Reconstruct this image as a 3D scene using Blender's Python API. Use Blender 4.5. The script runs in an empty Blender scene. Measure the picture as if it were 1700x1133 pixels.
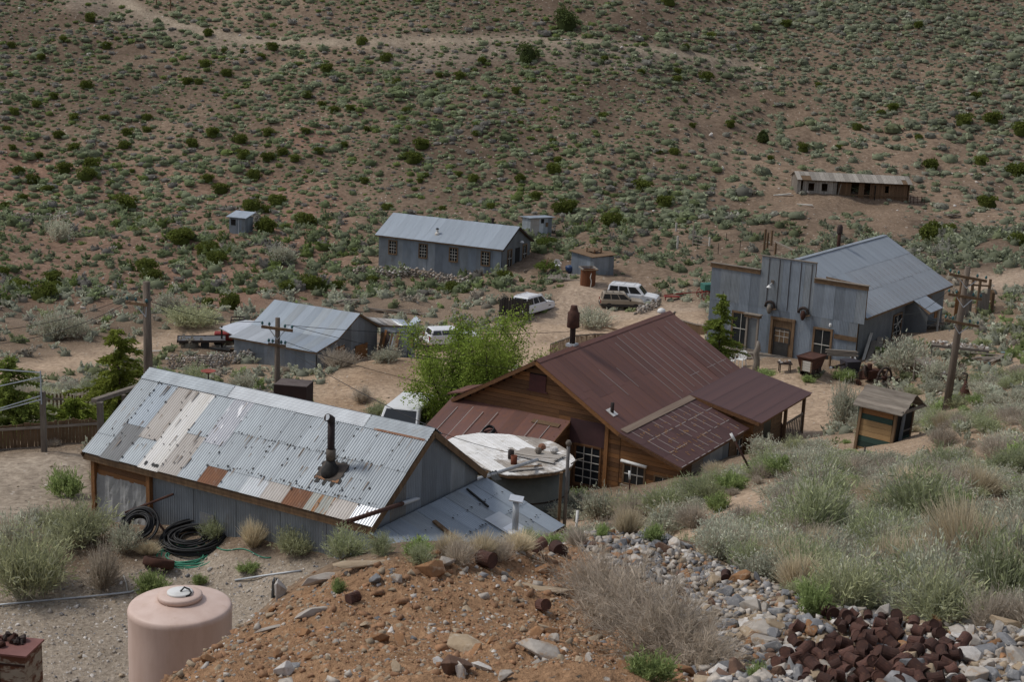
import bpy, bmesh, math, random
import numpy as np
from mathutils import Matrix, Vector
random.seed(7); RNG = np.random.default_rng(11)
SC = bpy.context.scene
COL = SC.collection
R = math.radians
# ---------------------------------------------------------------- camera
FPX, PITCH, ROLL = 2394.0, R(13.08), R(2.46)
CF = np.array([0, math.cos(PITCH), -math.sin(PITCH)])
_u0 = np.array([0, math.sin(PITCH), math.cos(PITCH)]); _r0 = np.array([1.0, 0, 0])
CR = math.cos(ROLL)*_r0 + math.sin(ROLL)*_u0
CU = math.cos(ROLL)*_u0 - math.sin(ROLL)*_r0
cam_d = bpy.data.cameras.new('camera'); cam = bpy.data.objects.new('camera', cam_d); COL.objects.link(cam)
cam.matrix_world = Matrix(((CR[0], CU[0], -CF[0], 0), (CR[1], CU[1], -CF[1], 0), (CR[2], CU[2], -CF[2], 0), (0, 0, 0, 1)))
cam_d.sensor_width = 36; cam_d.lens = FPX/1700*36; cam_d.clip_end = 3000; cam_d.clip_start = 0.1
SC.camera = cam
SC.render.resolution_x = 1024; SC.render.resolution_y = 683
# ---------------------------------------------------------------- light
W = bpy.data.worlds.new('World'); SC.world = W; W.use_nodes = True
_n = W.node_tree.nodes; _l = W.node_tree.links
sky = _n.new('ShaderNodeTexSky'); sky.sky_type = 'NISHITA'; sky.sun_disc = False
SUN_EL, SUN_AZ = R(52), R(-80)      # azimuth measured from +Y (view direction) towards +X
sky.sun_elevation = SUN_EL; sky.sun_rotation = SUN_AZ
sky.dust_density = 4.0; sky.air_density = 1.0; sky.ozone_density = 1.0; sky.altitude = 2300
hs = _n.new('ShaderNodeHueSaturation'); hs.inputs['Saturation'].default_value = 0.42
bg = _n['Background']; bg.inputs['Strength'].default_value = 0.12
_l.new(sky.outputs[0], hs.inputs['Color']); _l.new(hs.outputs[0], bg.inputs['Color'])
sun_d = bpy.data.lights.new('sun', 'SUN'); sun_d.energy = 1.5; sun_d.angle = R(10); sun_d.color = (1.0, 0.95, 0.88)
sun = bpy.data.objects.new('sun', sun_d); COL.objects.link(sun)
_sd = Vector((math.sin(SUN_AZ)*math.cos(SUN_EL), math.cos(SUN_AZ)*math.cos(SUN_EL), math.sin(SUN_EL)))
sun.rotation_euler = _sd.to_track_quat('Z', 'Y').to_euler()
SC.view_settings.view_transform = 'Standard'; SC.view_settings.look = 'None'
SC.view_settings.exposure = 0.45; SC.view_settings.gamma = 1.0
SC.cycles.max_bounces = 5; SC.cycles.diffuse_bounces = 2; SC.cycles.glossy_bounces = 2; SC.cycles.transparent_max_bounces = 4

# ---------------------------------------------------------------- helpers
def proj(P):
    P = np.asarray(P, float); d = P @ CF
    return np.stack([850 + FPX*(P @ CR)/d, 566.5 - FPX*(P @ CU)/d], -1)
def ray(px, py):
    return CF + CR*(px-850)/FPX - CU*(py-566.5)/FPX
def unp(px, py, Z):
    return Z*ray(px, py)
def inpoly(x, y, poly):
    x = np.asarray(x); y = np.asarray(y); ins = np.zeros(x.shape, bool); n = len(poly); j = n-1
    for i in range(n):
        xi, yi = poly[i]; xj, yj = poly[j]
        c = ((yi > y) != (yj > y)) & (x < (xj-xi)*(y-yi)/((yj-yi) if yj != yi else 1e-9)+xi)
        ins ^= c; j = i
    return ins
def tag(o, label=None, cat=None, group=None, kind=None):
    if label: o['label'] = label
    if cat: o['category'] = cat
    if group: o['group'] = group
    if kind: o['kind'] = kind
    return o
def empty(name, loc, rz=0.0, label=None, cat=None, group=None):
    o = bpy.data.objects.new(name, None); COL.objects.link(o)
    o.location = loc; o.rotation_euler = (0, 0, rz); o.empty_display_size = 0.3
    return tag(o, label, cat, group)
def link(name, me, parent=None, loc=(0, 0, 0), rot=(0, 0, 0), scale=(1, 1, 1), mat=None):
    o = bpy.data.objects.new(name, me); COL.objects.link(o)
    o.location = loc; o.rotation_euler = rot; o.scale = scale
    if parent: o.parent = parent
    if mat is not None:
        if not me.materials: me.materials.append(mat)
        if me.materials[0] is not mat:
            o.material_slots[0].link = 'OBJECT'; o.material_slots[0].material = mat
    return o
class MB:
    """collects shapes for ONE mesh"""
    def __init__(s): s.v = []; s.f = []
    def add(s, vs, fs):
        b = len(s.v); s.v += [tuple(map(float, v)) for v in vs]; s.f += [tuple(i+b for i in f) for f in fs]; return s
    def box(s, c, d, rz=0.0, rx=0.0, ry=0.0):
        m = Matrix.Rotation(rz, 3, 'Z') @ Matrix.Rotation(ry, 3, 'Y') @ Matrix.Rotation(rx, 3, 'X'); c = Vector(c)
        vs = [c + m @ Vector((x*d[0]/2, y*d[1]/2, z*d[2]/2)) for z in (-1, 1) for x, y in ((-1, -1), (1, -1), (1, 1), (-1, 1))]
        return s.add(vs, [(3, 2, 1, 0), (4, 5, 6, 7), (0, 1, 5, 4), (1, 2, 6, 5), (2, 3, 7, 6), (3, 0, 4, 7)])
    def bar(s, a, b, w, h=None, up=(0, 0, 1)):
        """rectangular bar from a to b"""
        a = Vector(a); b = Vector(b); h = h or w; d = (b-a).normalized(); up = Vector(up)
        if abs(d.dot(up)) > .98: up = Vector((1, 0, 0))
        x = d.cross(up).normalized(); y = x.cross(d)
        q = [x*w/2*i + y*h/2*j for i, j in ((-1, -1), (1, -1), (1, 1), (-1, 1))]
        return s.add([a+p for p in q]+[b+p for p in q], [(3, 2, 1, 0), (4, 5, 6, 7), (0, 1, 5, 4), (1, 2, 6, 5), (2, 3, 7, 6), (3, 0, 4, 7)])
    def tube(s, pts, r, n=8, cap=True):
        pts = [Vector(p) for p in pts]; rs = r if isinstance(r, (list, tuple)) else [r]*len(pts)
        vs = []; fs = []
        for i, p in enumerate(pts):
            d = (pts[min(i+1, len(pts)-1)]-pts[max(i-1, 0)]).normalized()
            up = Vector((0, 0, 1)) if abs(d.z) < .95 else Vector((1, 0, 0))
            x = d.cross(up).normalized(); y = x.cross(d)
            for k in range(n):
                a = 2*math.pi*k/n; vs.append(p + (x*math.cos(a)+y*math.sin(a))*rs[i])
        for i in range(len(pts)-1):
            for k in range(n):
                k2 = (k+1) % n; fs.append((i*n+k, i*n+k2, (i+1)*n+k2, (i+1)*n+k))
        if cap:
            fs.append(tuple(range(n-1, -1, -1))); fs.append(tuple((len(pts)-1)*n+k for k in range(n)))
        return s.add(vs, fs)
    def lathe(s, prof, n=24, c=(0, 0, 0), cap=True):
        vs = []; fs = []; m = len(prof)
        for k in range(n):
            a = 2*math.pi*k/n
            for r, z in prof: vs.append((c[0]+r*math.cos(a), c[1]+r*math.sin(a), c[2]+z))
        for k in range(n):
            k2 = (k+1) % n
            for i in range(m-1): fs.append((k*m+i, k2*m+i, k2*m+i+1, k*m+i+1))
        if cap:
            fs.append(tuple(k*m for k in range(n-1, -1, -1))); fs.append(tuple(k*m+m-1 for k in range(n)))
        return s.add(vs, fs)
    def prism(s, poly, off):
        """3D polygon extruded by vector off"""
        n = len(poly); off = Vector(off); a = [Vector(p) for p in poly]; b = [p+off for p in a]
        nrm = Vector((0, 0, 0))
        for i in range(n): nrm += (a[i]-a[0]).cross(a[(i+1) % n]-a[0])
        fl = nrm.dot(off) > 0
        fs = [tuple(range(n-1, -1, -1)) if fl else tuple(range(n)), tuple(range(n, 2*n)) if fl else tuple(range(2*n-1, n-1, -1))]
        for i in range(n):
            j = (i+1) % n; q = (i, j, n+j, n+i); fs.append(q if fl else q[::-1])
        return s.add(a+b, fs)
    def mesh(s, name, smooth=False, bevel=0.0):
        me = bpy.data.meshes.new(name); me.from_pydata(s.v, [], s.f); me.update()
        if bevel:
            bm = bmesh.new(); bm.from_mesh(me)
            bmesh.ops.bevel(bm, geom=bm.edges[:], offset=bevel, segments=1, affect='EDGES', clamp_overlap=True)
            bm.to_mesh(me); bm.free()
        if smooth: me.polygons.foreach_set('use_smooth', [True]*len(me.polygons))
        return me
    def build(s, name, mat, parent=None, smooth=False, bevel=0.0, loc=(0, 0, 0), rot=(0, 0, 0)):
        me = s.mesh(name, smooth, bevel); me.materials.append(mat)
        return link(name, me, parent, loc, rot)
def np_mesh(name, V, F, smooth=False, col=None):
    """V (n,3), F (m,k) constant k, col (n,3) vertex colours"""
    me = bpy.data.meshes.new(name); V = np.asarray(V, np.float32); F = np.asarray(F, np.int32); k = F.shape[1]
    me.vertices.add(len(V)); me.vertices.foreach_set('co', V.ravel())
    me.loops.add(F.size); me.loops.foreach_set('vertex_index', F.ravel())
    me.polygons.add(len(F)); me.polygons.foreach_set('loop_start', np.arange(0, F.size, k, dtype=np.int32))
    if smooth: me.polygons.foreach_set('use_smooth', np.ones(len(F), bool))
    me.update(calc_edges=True)
    if col is not None:
        a = me.color_attributes.new('Col', 'FLOAT_COLOR', 'POINT')
        a.data.foreach_set('color', np.c_[np.asarray(col, np.float32), np.ones(len(V), np.float32)].ravel())
    return me
def copy_tree(o, parent=None):
    c = o.copy(); COL.objects.link(c)
    if parent: c.parent = parent
    for ch in list(o.children): copy_tree(ch, c)
    return c

# ---------------------------------------------------------------- materials
def s2l(*c):
    return tuple(((x/255)/12.92 if x/255 <= .04045 else ((x/255+.055)/1.055)**2.4) for x in c)
class NT:
    def __init__(s, name):
        s.m = bpy.data.materials.new(name); s.m.use_nodes = True; s.t = s.m.node_tree; s.b = s.t.nodes['Principled BSDF']
    def n(s, t, **k):
        x = s.t.nodes.new('ShaderNode'+t)
        for a, b in k.items():
            if a in x.inputs.keys(): x.inputs[a].default_value = b
            else: setattr(x, a, b)
        return x
    def l(s, a, b): s.t.links.new(a, b)
    def mix(s, fac, a, b, blend='MIX'):
        x = s.t.nodes.new('ShaderNodeMix'); x.data_type = 'RGBA'; x.blend_type = blend
        for i, v in ((0, fac), (6, a), (7, b)):
            if hasattr(v, 'is_linked'): s.l(v, x.inputs[i])
            elif i == 0: x.inputs[0].default_value = v
            else: x.inputs[i].default_value = (*v[:3], 1)
        return x.outputs[2]
    def ramp(s, fac, p0, p1):
        x = s.t.nodes.new('ShaderNodeMapRange'); s.l(fac, x.inputs[0]); x.inputs[1].default_value = p0; x.inputs[2].default_value = p1
        return x.outputs[0]
    def coord(s, stretch=None, which='Object'):
        tc = s.t.nodes.new('ShaderNodeTexCoord')
        if not stretch: return tc.outputs[which]
        mp = s.t.nodes.new('ShaderNodeMapping'); mp.inputs['Scale'].default_value = stretch
        s.l(tc.outputs[which], mp.inputs[0]); return mp.outputs[0]
    def noise(s, vec, scale, detail=4, rough=.6):
        x = s.n('TexNoise', Scale=scale, Detail=detail, Roughness=rough); s.l(vec, x.inputs['Vector']); return x.outputs[0]
    def rnd(s): return s.t.nodes.new('ShaderNodeObjectInfo').outputs['Random']
    def bump(s, h, strength, dist=.02):
        x = s.n('Bump', Strength=strength, Distance=dist); s.l(h, x.inputs['Height']); s.l(x.outputs[0], s.b.inputs['Normal'])
def PM(name, c1, c2=None, scale=4.0, rough=.8, metal=0.0, stretch=None, bump=0.0, bscale=40.0, rand=0.0, spot=None, spot_t=(.58, .7), spot_scale=2.0, spec=.3):
    """plain procedural surface: two tones by noise, optional spots of a third, random value per object"""
    t = NT(name); v = t.coord(stretch)
    c2 = c2 or tuple(x*.72 for x in c1)
    nz = t.noise(v, scale, 6, .65); c = t.mix(t.ramp(nz, .34, .66), c1, c2)
    if spot: c = t.mix(t.ramp(t.noise(v, spot_scale, 5, .7), *spot_t), c, spot)
    if rand:
        g = t.t.nodes.new('ShaderNodeMapRange'); t.l(t.rnd(), g.inputs[0]); g.inputs[3].default_value = 1-rand; g.inputs[4].default_value = 1+rand
        cc = t.n('CombineColor'); [t.l(g.outputs[0], cc.inputs[i]) for i in range(3)]
        c = t.mix(1.0, c, cc.outputs[0], 'MULTIPLY')
    t.l(c, t.b.inputs['Base Color']); t.b.inputs['Roughness'].default_value = rough; t.b.inputs['Metallic'].default_value = metal
    t.b.inputs['Specular IOR Level'].default_value = spec
    if bump: t.bump(t.noise(v, bscale, 5, .7), bump)
    return t.m
# ---------------------------------------------------------------- terrain: height from ground contact points read off the photograph
CP = []
def D(*a):           # (px, py, depth)
    for px, py, Z in a: CP.append(unp(px, py, Z))
def E(z, *a):        # (px, py) on the level z
    for px, py in a:
        q = ray(px, py); CP.append(q*(z/q[2]))
# spoil mound and rubble in the foreground
D((270,1133,13),(430,1035,15.3),(500,985,17),(600,948,18.3),(720,936,19),(850,922,19.6),(950,906,20.6),(1050,897,21.5),
  (400,1160,11.3),(620,1150,11),(850,1150,10.8),(1150,1150,10.8),(700,1030,14.3),(950,1000,15.6),(1080,980,16.4),(560,1040,14),
  (1250,1050,13.6),(1300,1000,15.6),(1400,1090,12.6),(1480,1042,14.4),(1600,1060,13.8),(1720,1070,13.4),(1500,1150,11.2),(1720,1150,11.2),
  (1150,935,18.8),(1110,905,22))
for th in (-.45, -.3, -.1, .1, .3, .45):
    for r_, z_ in ((1.5, -1.7), (3.5, -2.5), (6, -3.6), (8.6, -4.75)): CP.append(np.array([r_*math.sin(th), r_*math.cos(th), z_]))
# bottom of the drop to the left of the mound
for th, r_, z_ in ((-.42, 12, -7.5), (-.42, 16, -11.5), (-.36, 20, -14.4), (-.28, 22, -14.6), (-.2, 23.5, -14.6), (-.13, 25, -14.4), (-.06, 26.5, -13.8), (.0, 28, -13.2), (.05, 30, -12.9)):
    CP.append(np.array([r_*math.sin(th), r_*math.cos(th), z_]))
# gravel terrace and the left yard
E(-14.35, (330,925),(430,960),(240,935)); E(-14.6, (20,1000),(20,1120),(120,1060),(200,1000),(60,905),(150,850),(-60,1000),(-60,900))
D((700,930,32.5),(800,915,33.5),(900,900,35.5))
for _x, _z in ((.3, .35), (2.3, .55), (4., .8), (6., 1.0), (8., 1.05), (9.8, .95)):
    _a = R(-29.9); CP.append(np.array([-10.48+_x*math.cos(_a)+2.75*math.sin(_a), 40.62+_x*math.sin(_a)-2.75*math.cos(_a), -14.8+_z]))
E(-14.9, (40,830),(60,790),(-60,830))
E(-15.3, (20,742),(110,740),(-60,745))
E(-17.5, (60,690),(140,690),(-40,690))
E(-21.3, (20,600),(100,598),(200,600),(-60,600))
# right-hand slope
D((1400,980,19),(1500,965,20.5),(1650,965,20),(1650,1020,16),(1500,900,25),(1300,880,28),(1650,860,28),(1400,830,34),(1600,780,38),(1690,700,46),(1500,790,40),
  (1250,810,42),(1180,860,34),(1416,748,52),(1515,742,53),(1580,685,60),(1690,605,70),(1600,560,82),(1690,500,98),(1760,700,46),(1780,900,25),
  (1720,560,80),(1000,850,51),(1050,838,52.5),(1130,808,54),(960,814,57.3),(1005,816,57),(1240,757,60),(1330,729,65),(955,882,42.5),(1080,888,38.5),(1000,884,42),(1190,795,54.5),(930,872,46.5),(850,868,47),(1060,860,45))
# buildings and yards of the middle ground
E(-19.35, (1220,610),(1290,612),(1250,640)); E(-19.0, (1350,650),(1340,615))
E(-18.7, (1420,610),(1480,630),(1440,690))
E(-17.9, (1480,585),(1560,560))
E(-19.0, (1190,640))
E(-21.5, (300,600),(500,612),(430,620))
E(-22.0, (560,590),(650,575),(700,560),(400,570),(320,560),(860,528),(780,545))
E(-21.0, (640,640),(700,650))
E(-20.6, (600,690),(480,660),(350,640))
E(-21.6, (1000,545),(930,560),(1060,505),(960,500))
E(-20.6, (1150,520),(1150,560),(1060,570))
# hill foot and hill
D((620,445,123),(690,450,121),(830,460,116.5),(900,455,119),(760,470,118),(900,410,126),(965,455,117),(985,475,114),(1050,470,115),(950,470,115),
  (400,392,131),(0,470,113),(0,400,127),(100,520,103),(250,520,104),(450,480,113),(560,500,109),(700,500,110),
  (1100,430,128),(1200,440,120),(1330,420,122),(1415,330,150),(1330,325,150),(1510,345,149),(1600,330,153),(1260,330,149),(1460,400,130),(1330,365,140),(1415,300,156),(1330,285,158),
  (1690,400,126),(1600,440,112),(1560,480,103))
for px, dz in ((-100, -2), (0, -2), (220, 0), (420, 0), (640, 0), (850, 0), (1050, 2)):
    D((px,345,142+dz),(px,270,153+dz),(px,200,163+dz),(px,100,180+dz),(px,0,198+dz),(px,-120,224+dz),(px,-260,262+dz))
for px, dz in ((1250, 8), (1450, 8), (1650, 8), (1800, 8)):
    D((px,200,168+dz),(px,100,184+dz),(px,0,203+dz),(px,-120,229+dz),(px,-260,267+dz))
D((1250,265,162),(1650,265,166),(1480,255,166),(1140,260,158),(1140,200,168),(1800,330,155))
CP = np.array(CP)
def th_lr(x, y):
    return np.clip(np.arctan2(x, y), -.46, .46), np.log(np.maximum(np.hypot(x, y), 1.0))
_ct, _cl = th_lr(CP[:, 0], CP[:, 1]); _cp = np.c_[_ct, _cl]
def _phi(d2): return np.where(d2 > 1e-12, .5*d2*np.log(np.maximum(d2, 1e-12)), 0)
_N = len(CP); _K = _phi(((_cp[:, None]-_cp[None])**2).sum(-1)) + np.eye(_N)*4e-5
_Pm = np.c_[np.ones(_N), _cp]; _A = np.zeros((_N+3, _N+3)); _A[:_N, :_N] = _K; _A[:_N, _N:] = _Pm; _A[_N:, :_N] = _Pm.T
_w = np.linalg.solve(_A, np.r_[CP[:, 2], 0, 0, 0])
_hs = np.random.default_rng(5); _HW = [(_hs.uniform(0, 6.28), _hs.uniform(0, 6.28), f) for f in (.35, .5, .8, 1.3, 2.1, 3.3, 5.1) for _ in range(4)]
def hnoise(x, y):
    o = 0
    for a, ph, f in _HW: o = o + np.sin(f*(x*math.cos(a)+y*math.sin(a))*1.7+ph)/f**1.1
    return o*.25
def H0(x, y):
    x = np.atleast_1d(np.asarray(x, float)); y = np.atleast_1d(np.asarray(y, float)); out = np.empty(x.shape)
    fx, fy, fo = x.ravel(), y.ravel(), out.ravel()
    for i in range(0, fx.size, 20000):
        s = slice(i, i+20000); t, l = th_lr(fx[s], fy[s])
        l2 = np.minimum(l, 5.56)
        q = np.c_[t, l2]; d2 = ((q[:, None]-_cp[None])**2).sum(-1)
        z = _phi(d2) @ _w[:_N] + _w[_N] + q @ _w[_N+1:]
        z += np.maximum(np.exp(l)-260, 0)*.25
        r = np.exp(l); z += hnoise(fx[s], fy[s])*np.clip(.05+.0006*r, .03, .14)*np.clip((r-3)/10, 0, 1)
        th = np.abs(np.arctan2(fx[s], fy[s])); k = np.clip((th-.75)/.7, 0, 1); k = k*k*(3-2*k)
        fo[s] = z*(1-k) + k*(-1.7-.22*fy[s]*(fy[s] < 0)-.20*np.maximum(fy[s], 0))
    return fo.reshape(x.shape)
def H(x, y):
    z = H0(x, y); r = np.hypot(np.atleast_1d(x), np.atleast_1d(y))
    if r.min() < 27:
        P_ = np.stack([np.broadcast_to(np.atleast_1d(x), z.shape), np.broadcast_to(np.atleast_1d(y), z.shape), z], -1).astype(float); m = (r < 27) & (P_[..., 1] > 5)
        if m.any():
            Q = P_[m]; w_ = zone('mound', Q)+zone('rubble', Q); z = z.copy(); z[m] += w_*(hnoise(Q[:, 0]*2.3, Q[:, 1]*2.3)*.04+hnoise(Q[:, 0]*7.1, Q[:, 1]*7.1)*.018)
    return z
def h1(x, y): return float(H(x, y)[0])
_ZS = np.exp(np.linspace(math.log(8), math.log(270), 900))
def gp(px, py, zmin=0, back=0):
    """ground point seen at a pixel (first crossing beyond zmin)"""
    q = ray(px, py); P = _ZS[:, None]*q[None]; d = P[:, 2]-H(P[:, 0], P[:, 1])
    ok = np.where((d[1:] <= 0) & (d[:-1] > 0) & (_ZS[1:] > zmin))[0]
    if len(ok) == 0: i = int(np.argmin(np.abs(d)+(_ZS < zmin)*99)); Z = _ZS[i]
    else:
        i = ok[0]; t = d[i]/(d[i]-d[i+1]); Z = _ZS[i]+(_ZS[i+1]-_ZS[i])*t
    p = Z*q; return Vector((p[0], p[1], h1(p[0], p[1])))
# ---- ground zones (pixel outlines of the ground as it lies, with the range they belong to)
ZONES = dict(
 mound=([(180,1200),(240,1150),(300,1110),(430,1025),(500,970),(640,930),(850,915),(955,900),(1010,940),(1090,1010),(1200,1140),(1200,1220)], 0, 23),
 rubble=([(955,900),(1060,885),(1130,910),(1300,985),(1480,1030),(1760,1055),(1760,1220),(1200,1220),(1090,1010),(1010,940)], 0, 25),
 gravel=([(-120,985),(230,945),(300,905),(420,925),(640,935),(560,1000),(430,1060),(270,1200),(-120,1200)], 19, 45),
 road=([(-120,640),(0,612),(150,582),(240,558),(330,538),(390,530),(400,548),(300,575),(150,612),(0,636),(-120,660)], 60, 125),
 road2=([(505,655),(560,625),(640,590),(720,575),(850,548),(905,528),(940,475),(955,458),(1015,472),(1005,505),(1030,520),(1100,500),(1165,505),(1180,560),(1120,590),(900,600),(720,690),(600,690),(520,690)], 60, 125),
 road3=([(1200,608),(1300,606),(1345,625),(1440,640),(1460,668),(1420,680),(1385,690),(1355,745),(1320,740),(1270,700)], 52, 90),
 road4=([(1590,470),(1640,455),(1740,440),(1740,480),(1660,487),(1600,490)], 80, 140),
 road5=([(1225,335),(1290,322),(1340,318),(1500,340),(1515,392),(1450,392),(1440,352),(1330,345)], 120, 160),
 road6=([(170,-30),(250,18),(330,44),(430,62),(600,63),(850,58),(1000,66),(1150,86),(1280,108),(1275,115),(1140,96),(1000,76),(850,68),(600,76),(425,74),(320,56),(230,25),(130,-30)], 150, 260),
 road7=([(-120,775),(60,752),(145,752),(152,835),(60,850),(20,862),(-120,880)], 33, 60),
 talus=([(600,76),(850,68),(1000,76),(1275,115),(1260,135),(1130,112),(1000,118),(880,95),(760,110),(640,120)], 150, 260),
 talus2=([(130,-30),(230,25),(330,56),(430,74),(400,95),(250,60),(100,10)], 150, 260),
 red=([(-120,230),(60,250),(120,290),(60,330),(0,350),(-120,350)], 120, 200),
 red2=([(270,445),(330,425),(440,470),(430,510),(330,520)], 95, 140),
 red3=([(380,380),(520,340),(560,380),(470,420)], 110, 170), red4=([(480,200),(560,215),(550,250),(470,250)], 140, 200),
  red5=([(-120,255),(300,270),(560,300),(620,440),(560,500),(300,525),(-120,500)], 100, 175), gully=([(1120,180),(1180,180),(1210,250),(1230,330),(1190,330),(1160,260)], 120, 190),
 scar=([(1270,262),(1330,258),(1340,300),(1320,322),(1250,322)], 130, 175), scar2=([(1420,255),(1580,235),(1600,262),(1500,268)], 140, 190),
 path8=([(900,870),(1000,860),(1100,890),(1220,820),(1300,800),(1330,790),(1340,800),(1230,860),(1130,905),(960,900)], 26, 50),
 cut=([(500,670),(560,655),(625,665),(620,700),(520,700)], 55, 85), bank=([(520,660),(600,605),(710,590),(700,640),(620,640)], 60, 100),
)
_MX0, _MY0, _MS = -140, -60, 4
_mw, _mh = (1700+280)//_MS, (1133+180)//_MS
_gx, _gy = np.meshgrid(_MX0+_MS*(np.arange(_mw)+.5), _MY0+_MS*(np.arange(_mh)+.5))
def _blur(a, k):
    for _ in range(2):
        for ax in (0, 1):
            c = np.cumsum(np.pad(a, [(k+1, k) if i == ax else (0, 0) for i in (0, 1)], mode='edge'), ax)
            a = (np.take(c, range(2*k+1, c.shape[ax]), ax)-np.take(c, range(0, c.shape[ax]-2*k-1), ax))/(2*k+1)
    return a
ZM = {k: (_blur(inpoly(_gx, _gy, v[0]).astype(float), 1 if k.startswith(('road6',)) else 2), v[1], v[2]) for k, v in ZONES.items()}
def zone(name, P, pp=None):
    pp = proj(P) if pp is None else pp; m, a, b = ZM[name]
    ok = (P @ CF) > 1
    ix = np.clip(((pp[..., 0]-_MX0)/_MS-.5), 0, _mw-1.01); iy = np.clip(((pp[..., 1]-_MY0)/_MS-.5), 0, _mh-1.01)
    ix = np.where(np.isfinite(ix), ix, 0); iy = np.where(np.isfinite(iy), iy, 0)
    x0 = ix.astype(int); y0 = iy.astype(int); fx = ix-x0; fy = iy-y0
    v = m[y0, x0]*(1-fx)*(1-fy)+m[y0, x0+1]*fx*(1-fy)+m[y0+1, x0]*(1-fx)*fy+m[y0+1, x0+1]*fx*fy
    r = np.hypot(P[..., 0], P[..., 1]); return v*ok*np.clip((r-a)/1.5, 0, 1)*np.clip((b-r)/1.5, 0, 1)
# ---- mesh: rings around the viewpoint, fine where the photograph looks
_th = np.r_[np.linspace(-math.pi, -.5, 60)[:-1], np.linspace(-.5, -.42, 14)[:-1], np.linspace(-.42, .42, 560), np.linspace(.42, .5, 14)[1:], np.linspace(.5, math.pi, 60)[1:]]
_rr = np.r_[np.exp(np.linspace(math.log(1.0), math.log(9.5), 22))[:-1], np.exp(np.linspace(math.log(9.5), math.log(24), 220))[:-1], np.exp(np.linspace(math.log(24), math.log(240), 340))[:-1], np.exp(np.linspace(math.log(240), math.log(1500), 20))]
_T, _RR = np.meshgrid(_th, _rr); TX, TY = _RR*np.sin(_T), _RR*np.cos(_T); TZ = H(TX, TY)
TP = np.stack([TX, TY, TZ], -1).reshape(-1, 3); _pp = proj(TP); _pp[(TP @ CF) < 1] = -9999
Zw = {k: zone(k, TP, _pp) for k in ZONES}
def zmax(*ks): return np.max([Zw[k] for k in ks], 0)
road_w = zmax('road', 'road2', 'road3', 'road4', 'road5', 'road6', 'road7', 'path8')
_nz = hnoise(TP[:, 0]*.13+5, TP[:, 1]*.13); _nz2 = hnoise(TP[:, 0]*.5, TP[:, 1]*.5+9)
rad = np.hypot(TP[:, 0], TP[:, 1])
def lerp(a, b, w): return a*(1-w[:, None])+np.asarray(b)*w[:, None]
hill_shade_c = np.array(s2l(124, 105, 86)); slope_c = np.array(s2l(158, 138, 116))  # hill soil tone darkened to carry the cloud shade lying over the hill
tc = lerp(np.tile(slope_c, (len(TP), 1)), hill_shade_c, np.clip((rad-85)/35, 0, 1))
tc *= (1+.10*_nz+.06*_nz2)[:, None]
tc = lerp(tc, s2l(148, 112, 92), .75*zmax('red', 'red2', 'red3', 'red4'))
tc = lerp(tc, s2l(150, 116, 94), .5*Zw['red5'])
tc = lerp(tc, s2l(140, 118, 96), .7*zmax('scar', 'scar2', 'road5'))
tc = lerp(tc, s2l(152, 140, 124), .55*zmax('talus', 'talus2'))
tc = lerp(tc, s2l(180, 158, 134), .9*zmax('road', 'road2', 'road3', 'road4', 'path8'))
tc = lerp(tc, s2l(168, 156, 140), .85*Zw['road7'])
tc = lerp(tc, s2l(172, 158, 136), .95*Zw['road6'])
tc = lerp(tc, s2l(152, 128, 102), .8*zmax('cut', 'bank'))
tc = lerp(tc, s2l(178, 166, 150), .9*Zw['gravel'])
tc = lerp(tc, np.array(s2l(168, 132, 98)), Zw['mound'])
tc = lerp(tc, s2l(146, 128, 106), Zw['rubble'])
_lum = tc.mean(1, keepdims=True); tc = _lum+(tc-_lum)*np.where(rad > 100, .78, .88)[:, None]
TP[:, 2] += (Zw['mound']+Zw['rubble'])*np.random.default_rng(2).normal(0, .006, len(TP))
def ground_mat(name, fine, bump, speck):
    t = NT(name); a = t.t.nodes.new('ShaderNodeVertexColor'); a.layer_name = 'Col'; v = t.coord()
    n1 = t.noise(v, .35, 6, .7); n2 = t.noise(v, fine, 5, .75)
    c = t.mix(1.0, a.outputs[0], t.mix(t.ramp(n1, .3, .7), (.78, .76, .74), (1.14, 1.12, 1.1)), 'MULTIPLY')
    c = t.mix(1.0, c, t.mix(t.ramp(n2, .35, .68), (.60, .57, .54), (1.28, 1.27, 1.25)), 'MULTIPLY')
    vo = t.n('TexVoronoi', Scale=speck); t.l(v, vo.inputs['Vector'])
    sp = t.ramp(vo.outputs['Distance'], .22, .12)
    bw = t.n('SeparateColor'); t.l(vo.outputs['Color'], bw.inputs[0])
    c = t.mix(t.n('Math', operation='MULTIPLY').outputs[0], c, (.5, .46, .4)) if False else c
    mm = t.n('Math', operation='MULTIPLY'); t.l(sp, mm.inputs[0]); t.l(t.ramp(bw.outputs[0], .62, .7), mm.inputs[1])
    c = t.mix(mm.outputs[0], c, (.46, .41, .35))
    mm2 = t.n('Math', operation='MULTIPLY'); t.l(sp, mm2.inputs[0]); t.l(t.ramp(bw.outputs[1], .72, .8), mm2.inputs[1])
    c = t.mix(mm2.outputs[0], c, (.09, .075, .06))
    t.l(c, t.b.inputs['Base Color']); t.b.inputs['Roughness'].default_value = .95; t.b.inputs['Specular IOR Level'].default_value = .1
    t.bump(n2, bump, .08); return t.m
M_hill = ground_mat('hill_soil', 2.2, .6, 2.2); M_near = ground_mat('near_soil', 9., 1., 7.); M_road = ground_mat('road_dirt', 3.5, .35, 4.)
nth, nr = len(_th), len(_rr); _i, _j = np.meshgrid(np.arange(nr-1), np.arange(nth-1), indexing='ij')
_F = np.stack([_i*nth+_j, (_i+1)*nth+_j, (_i+1)*nth+_j+1, _i*nth+_j+1], -1).reshape(-1, 4)[:, ::-1]
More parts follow.
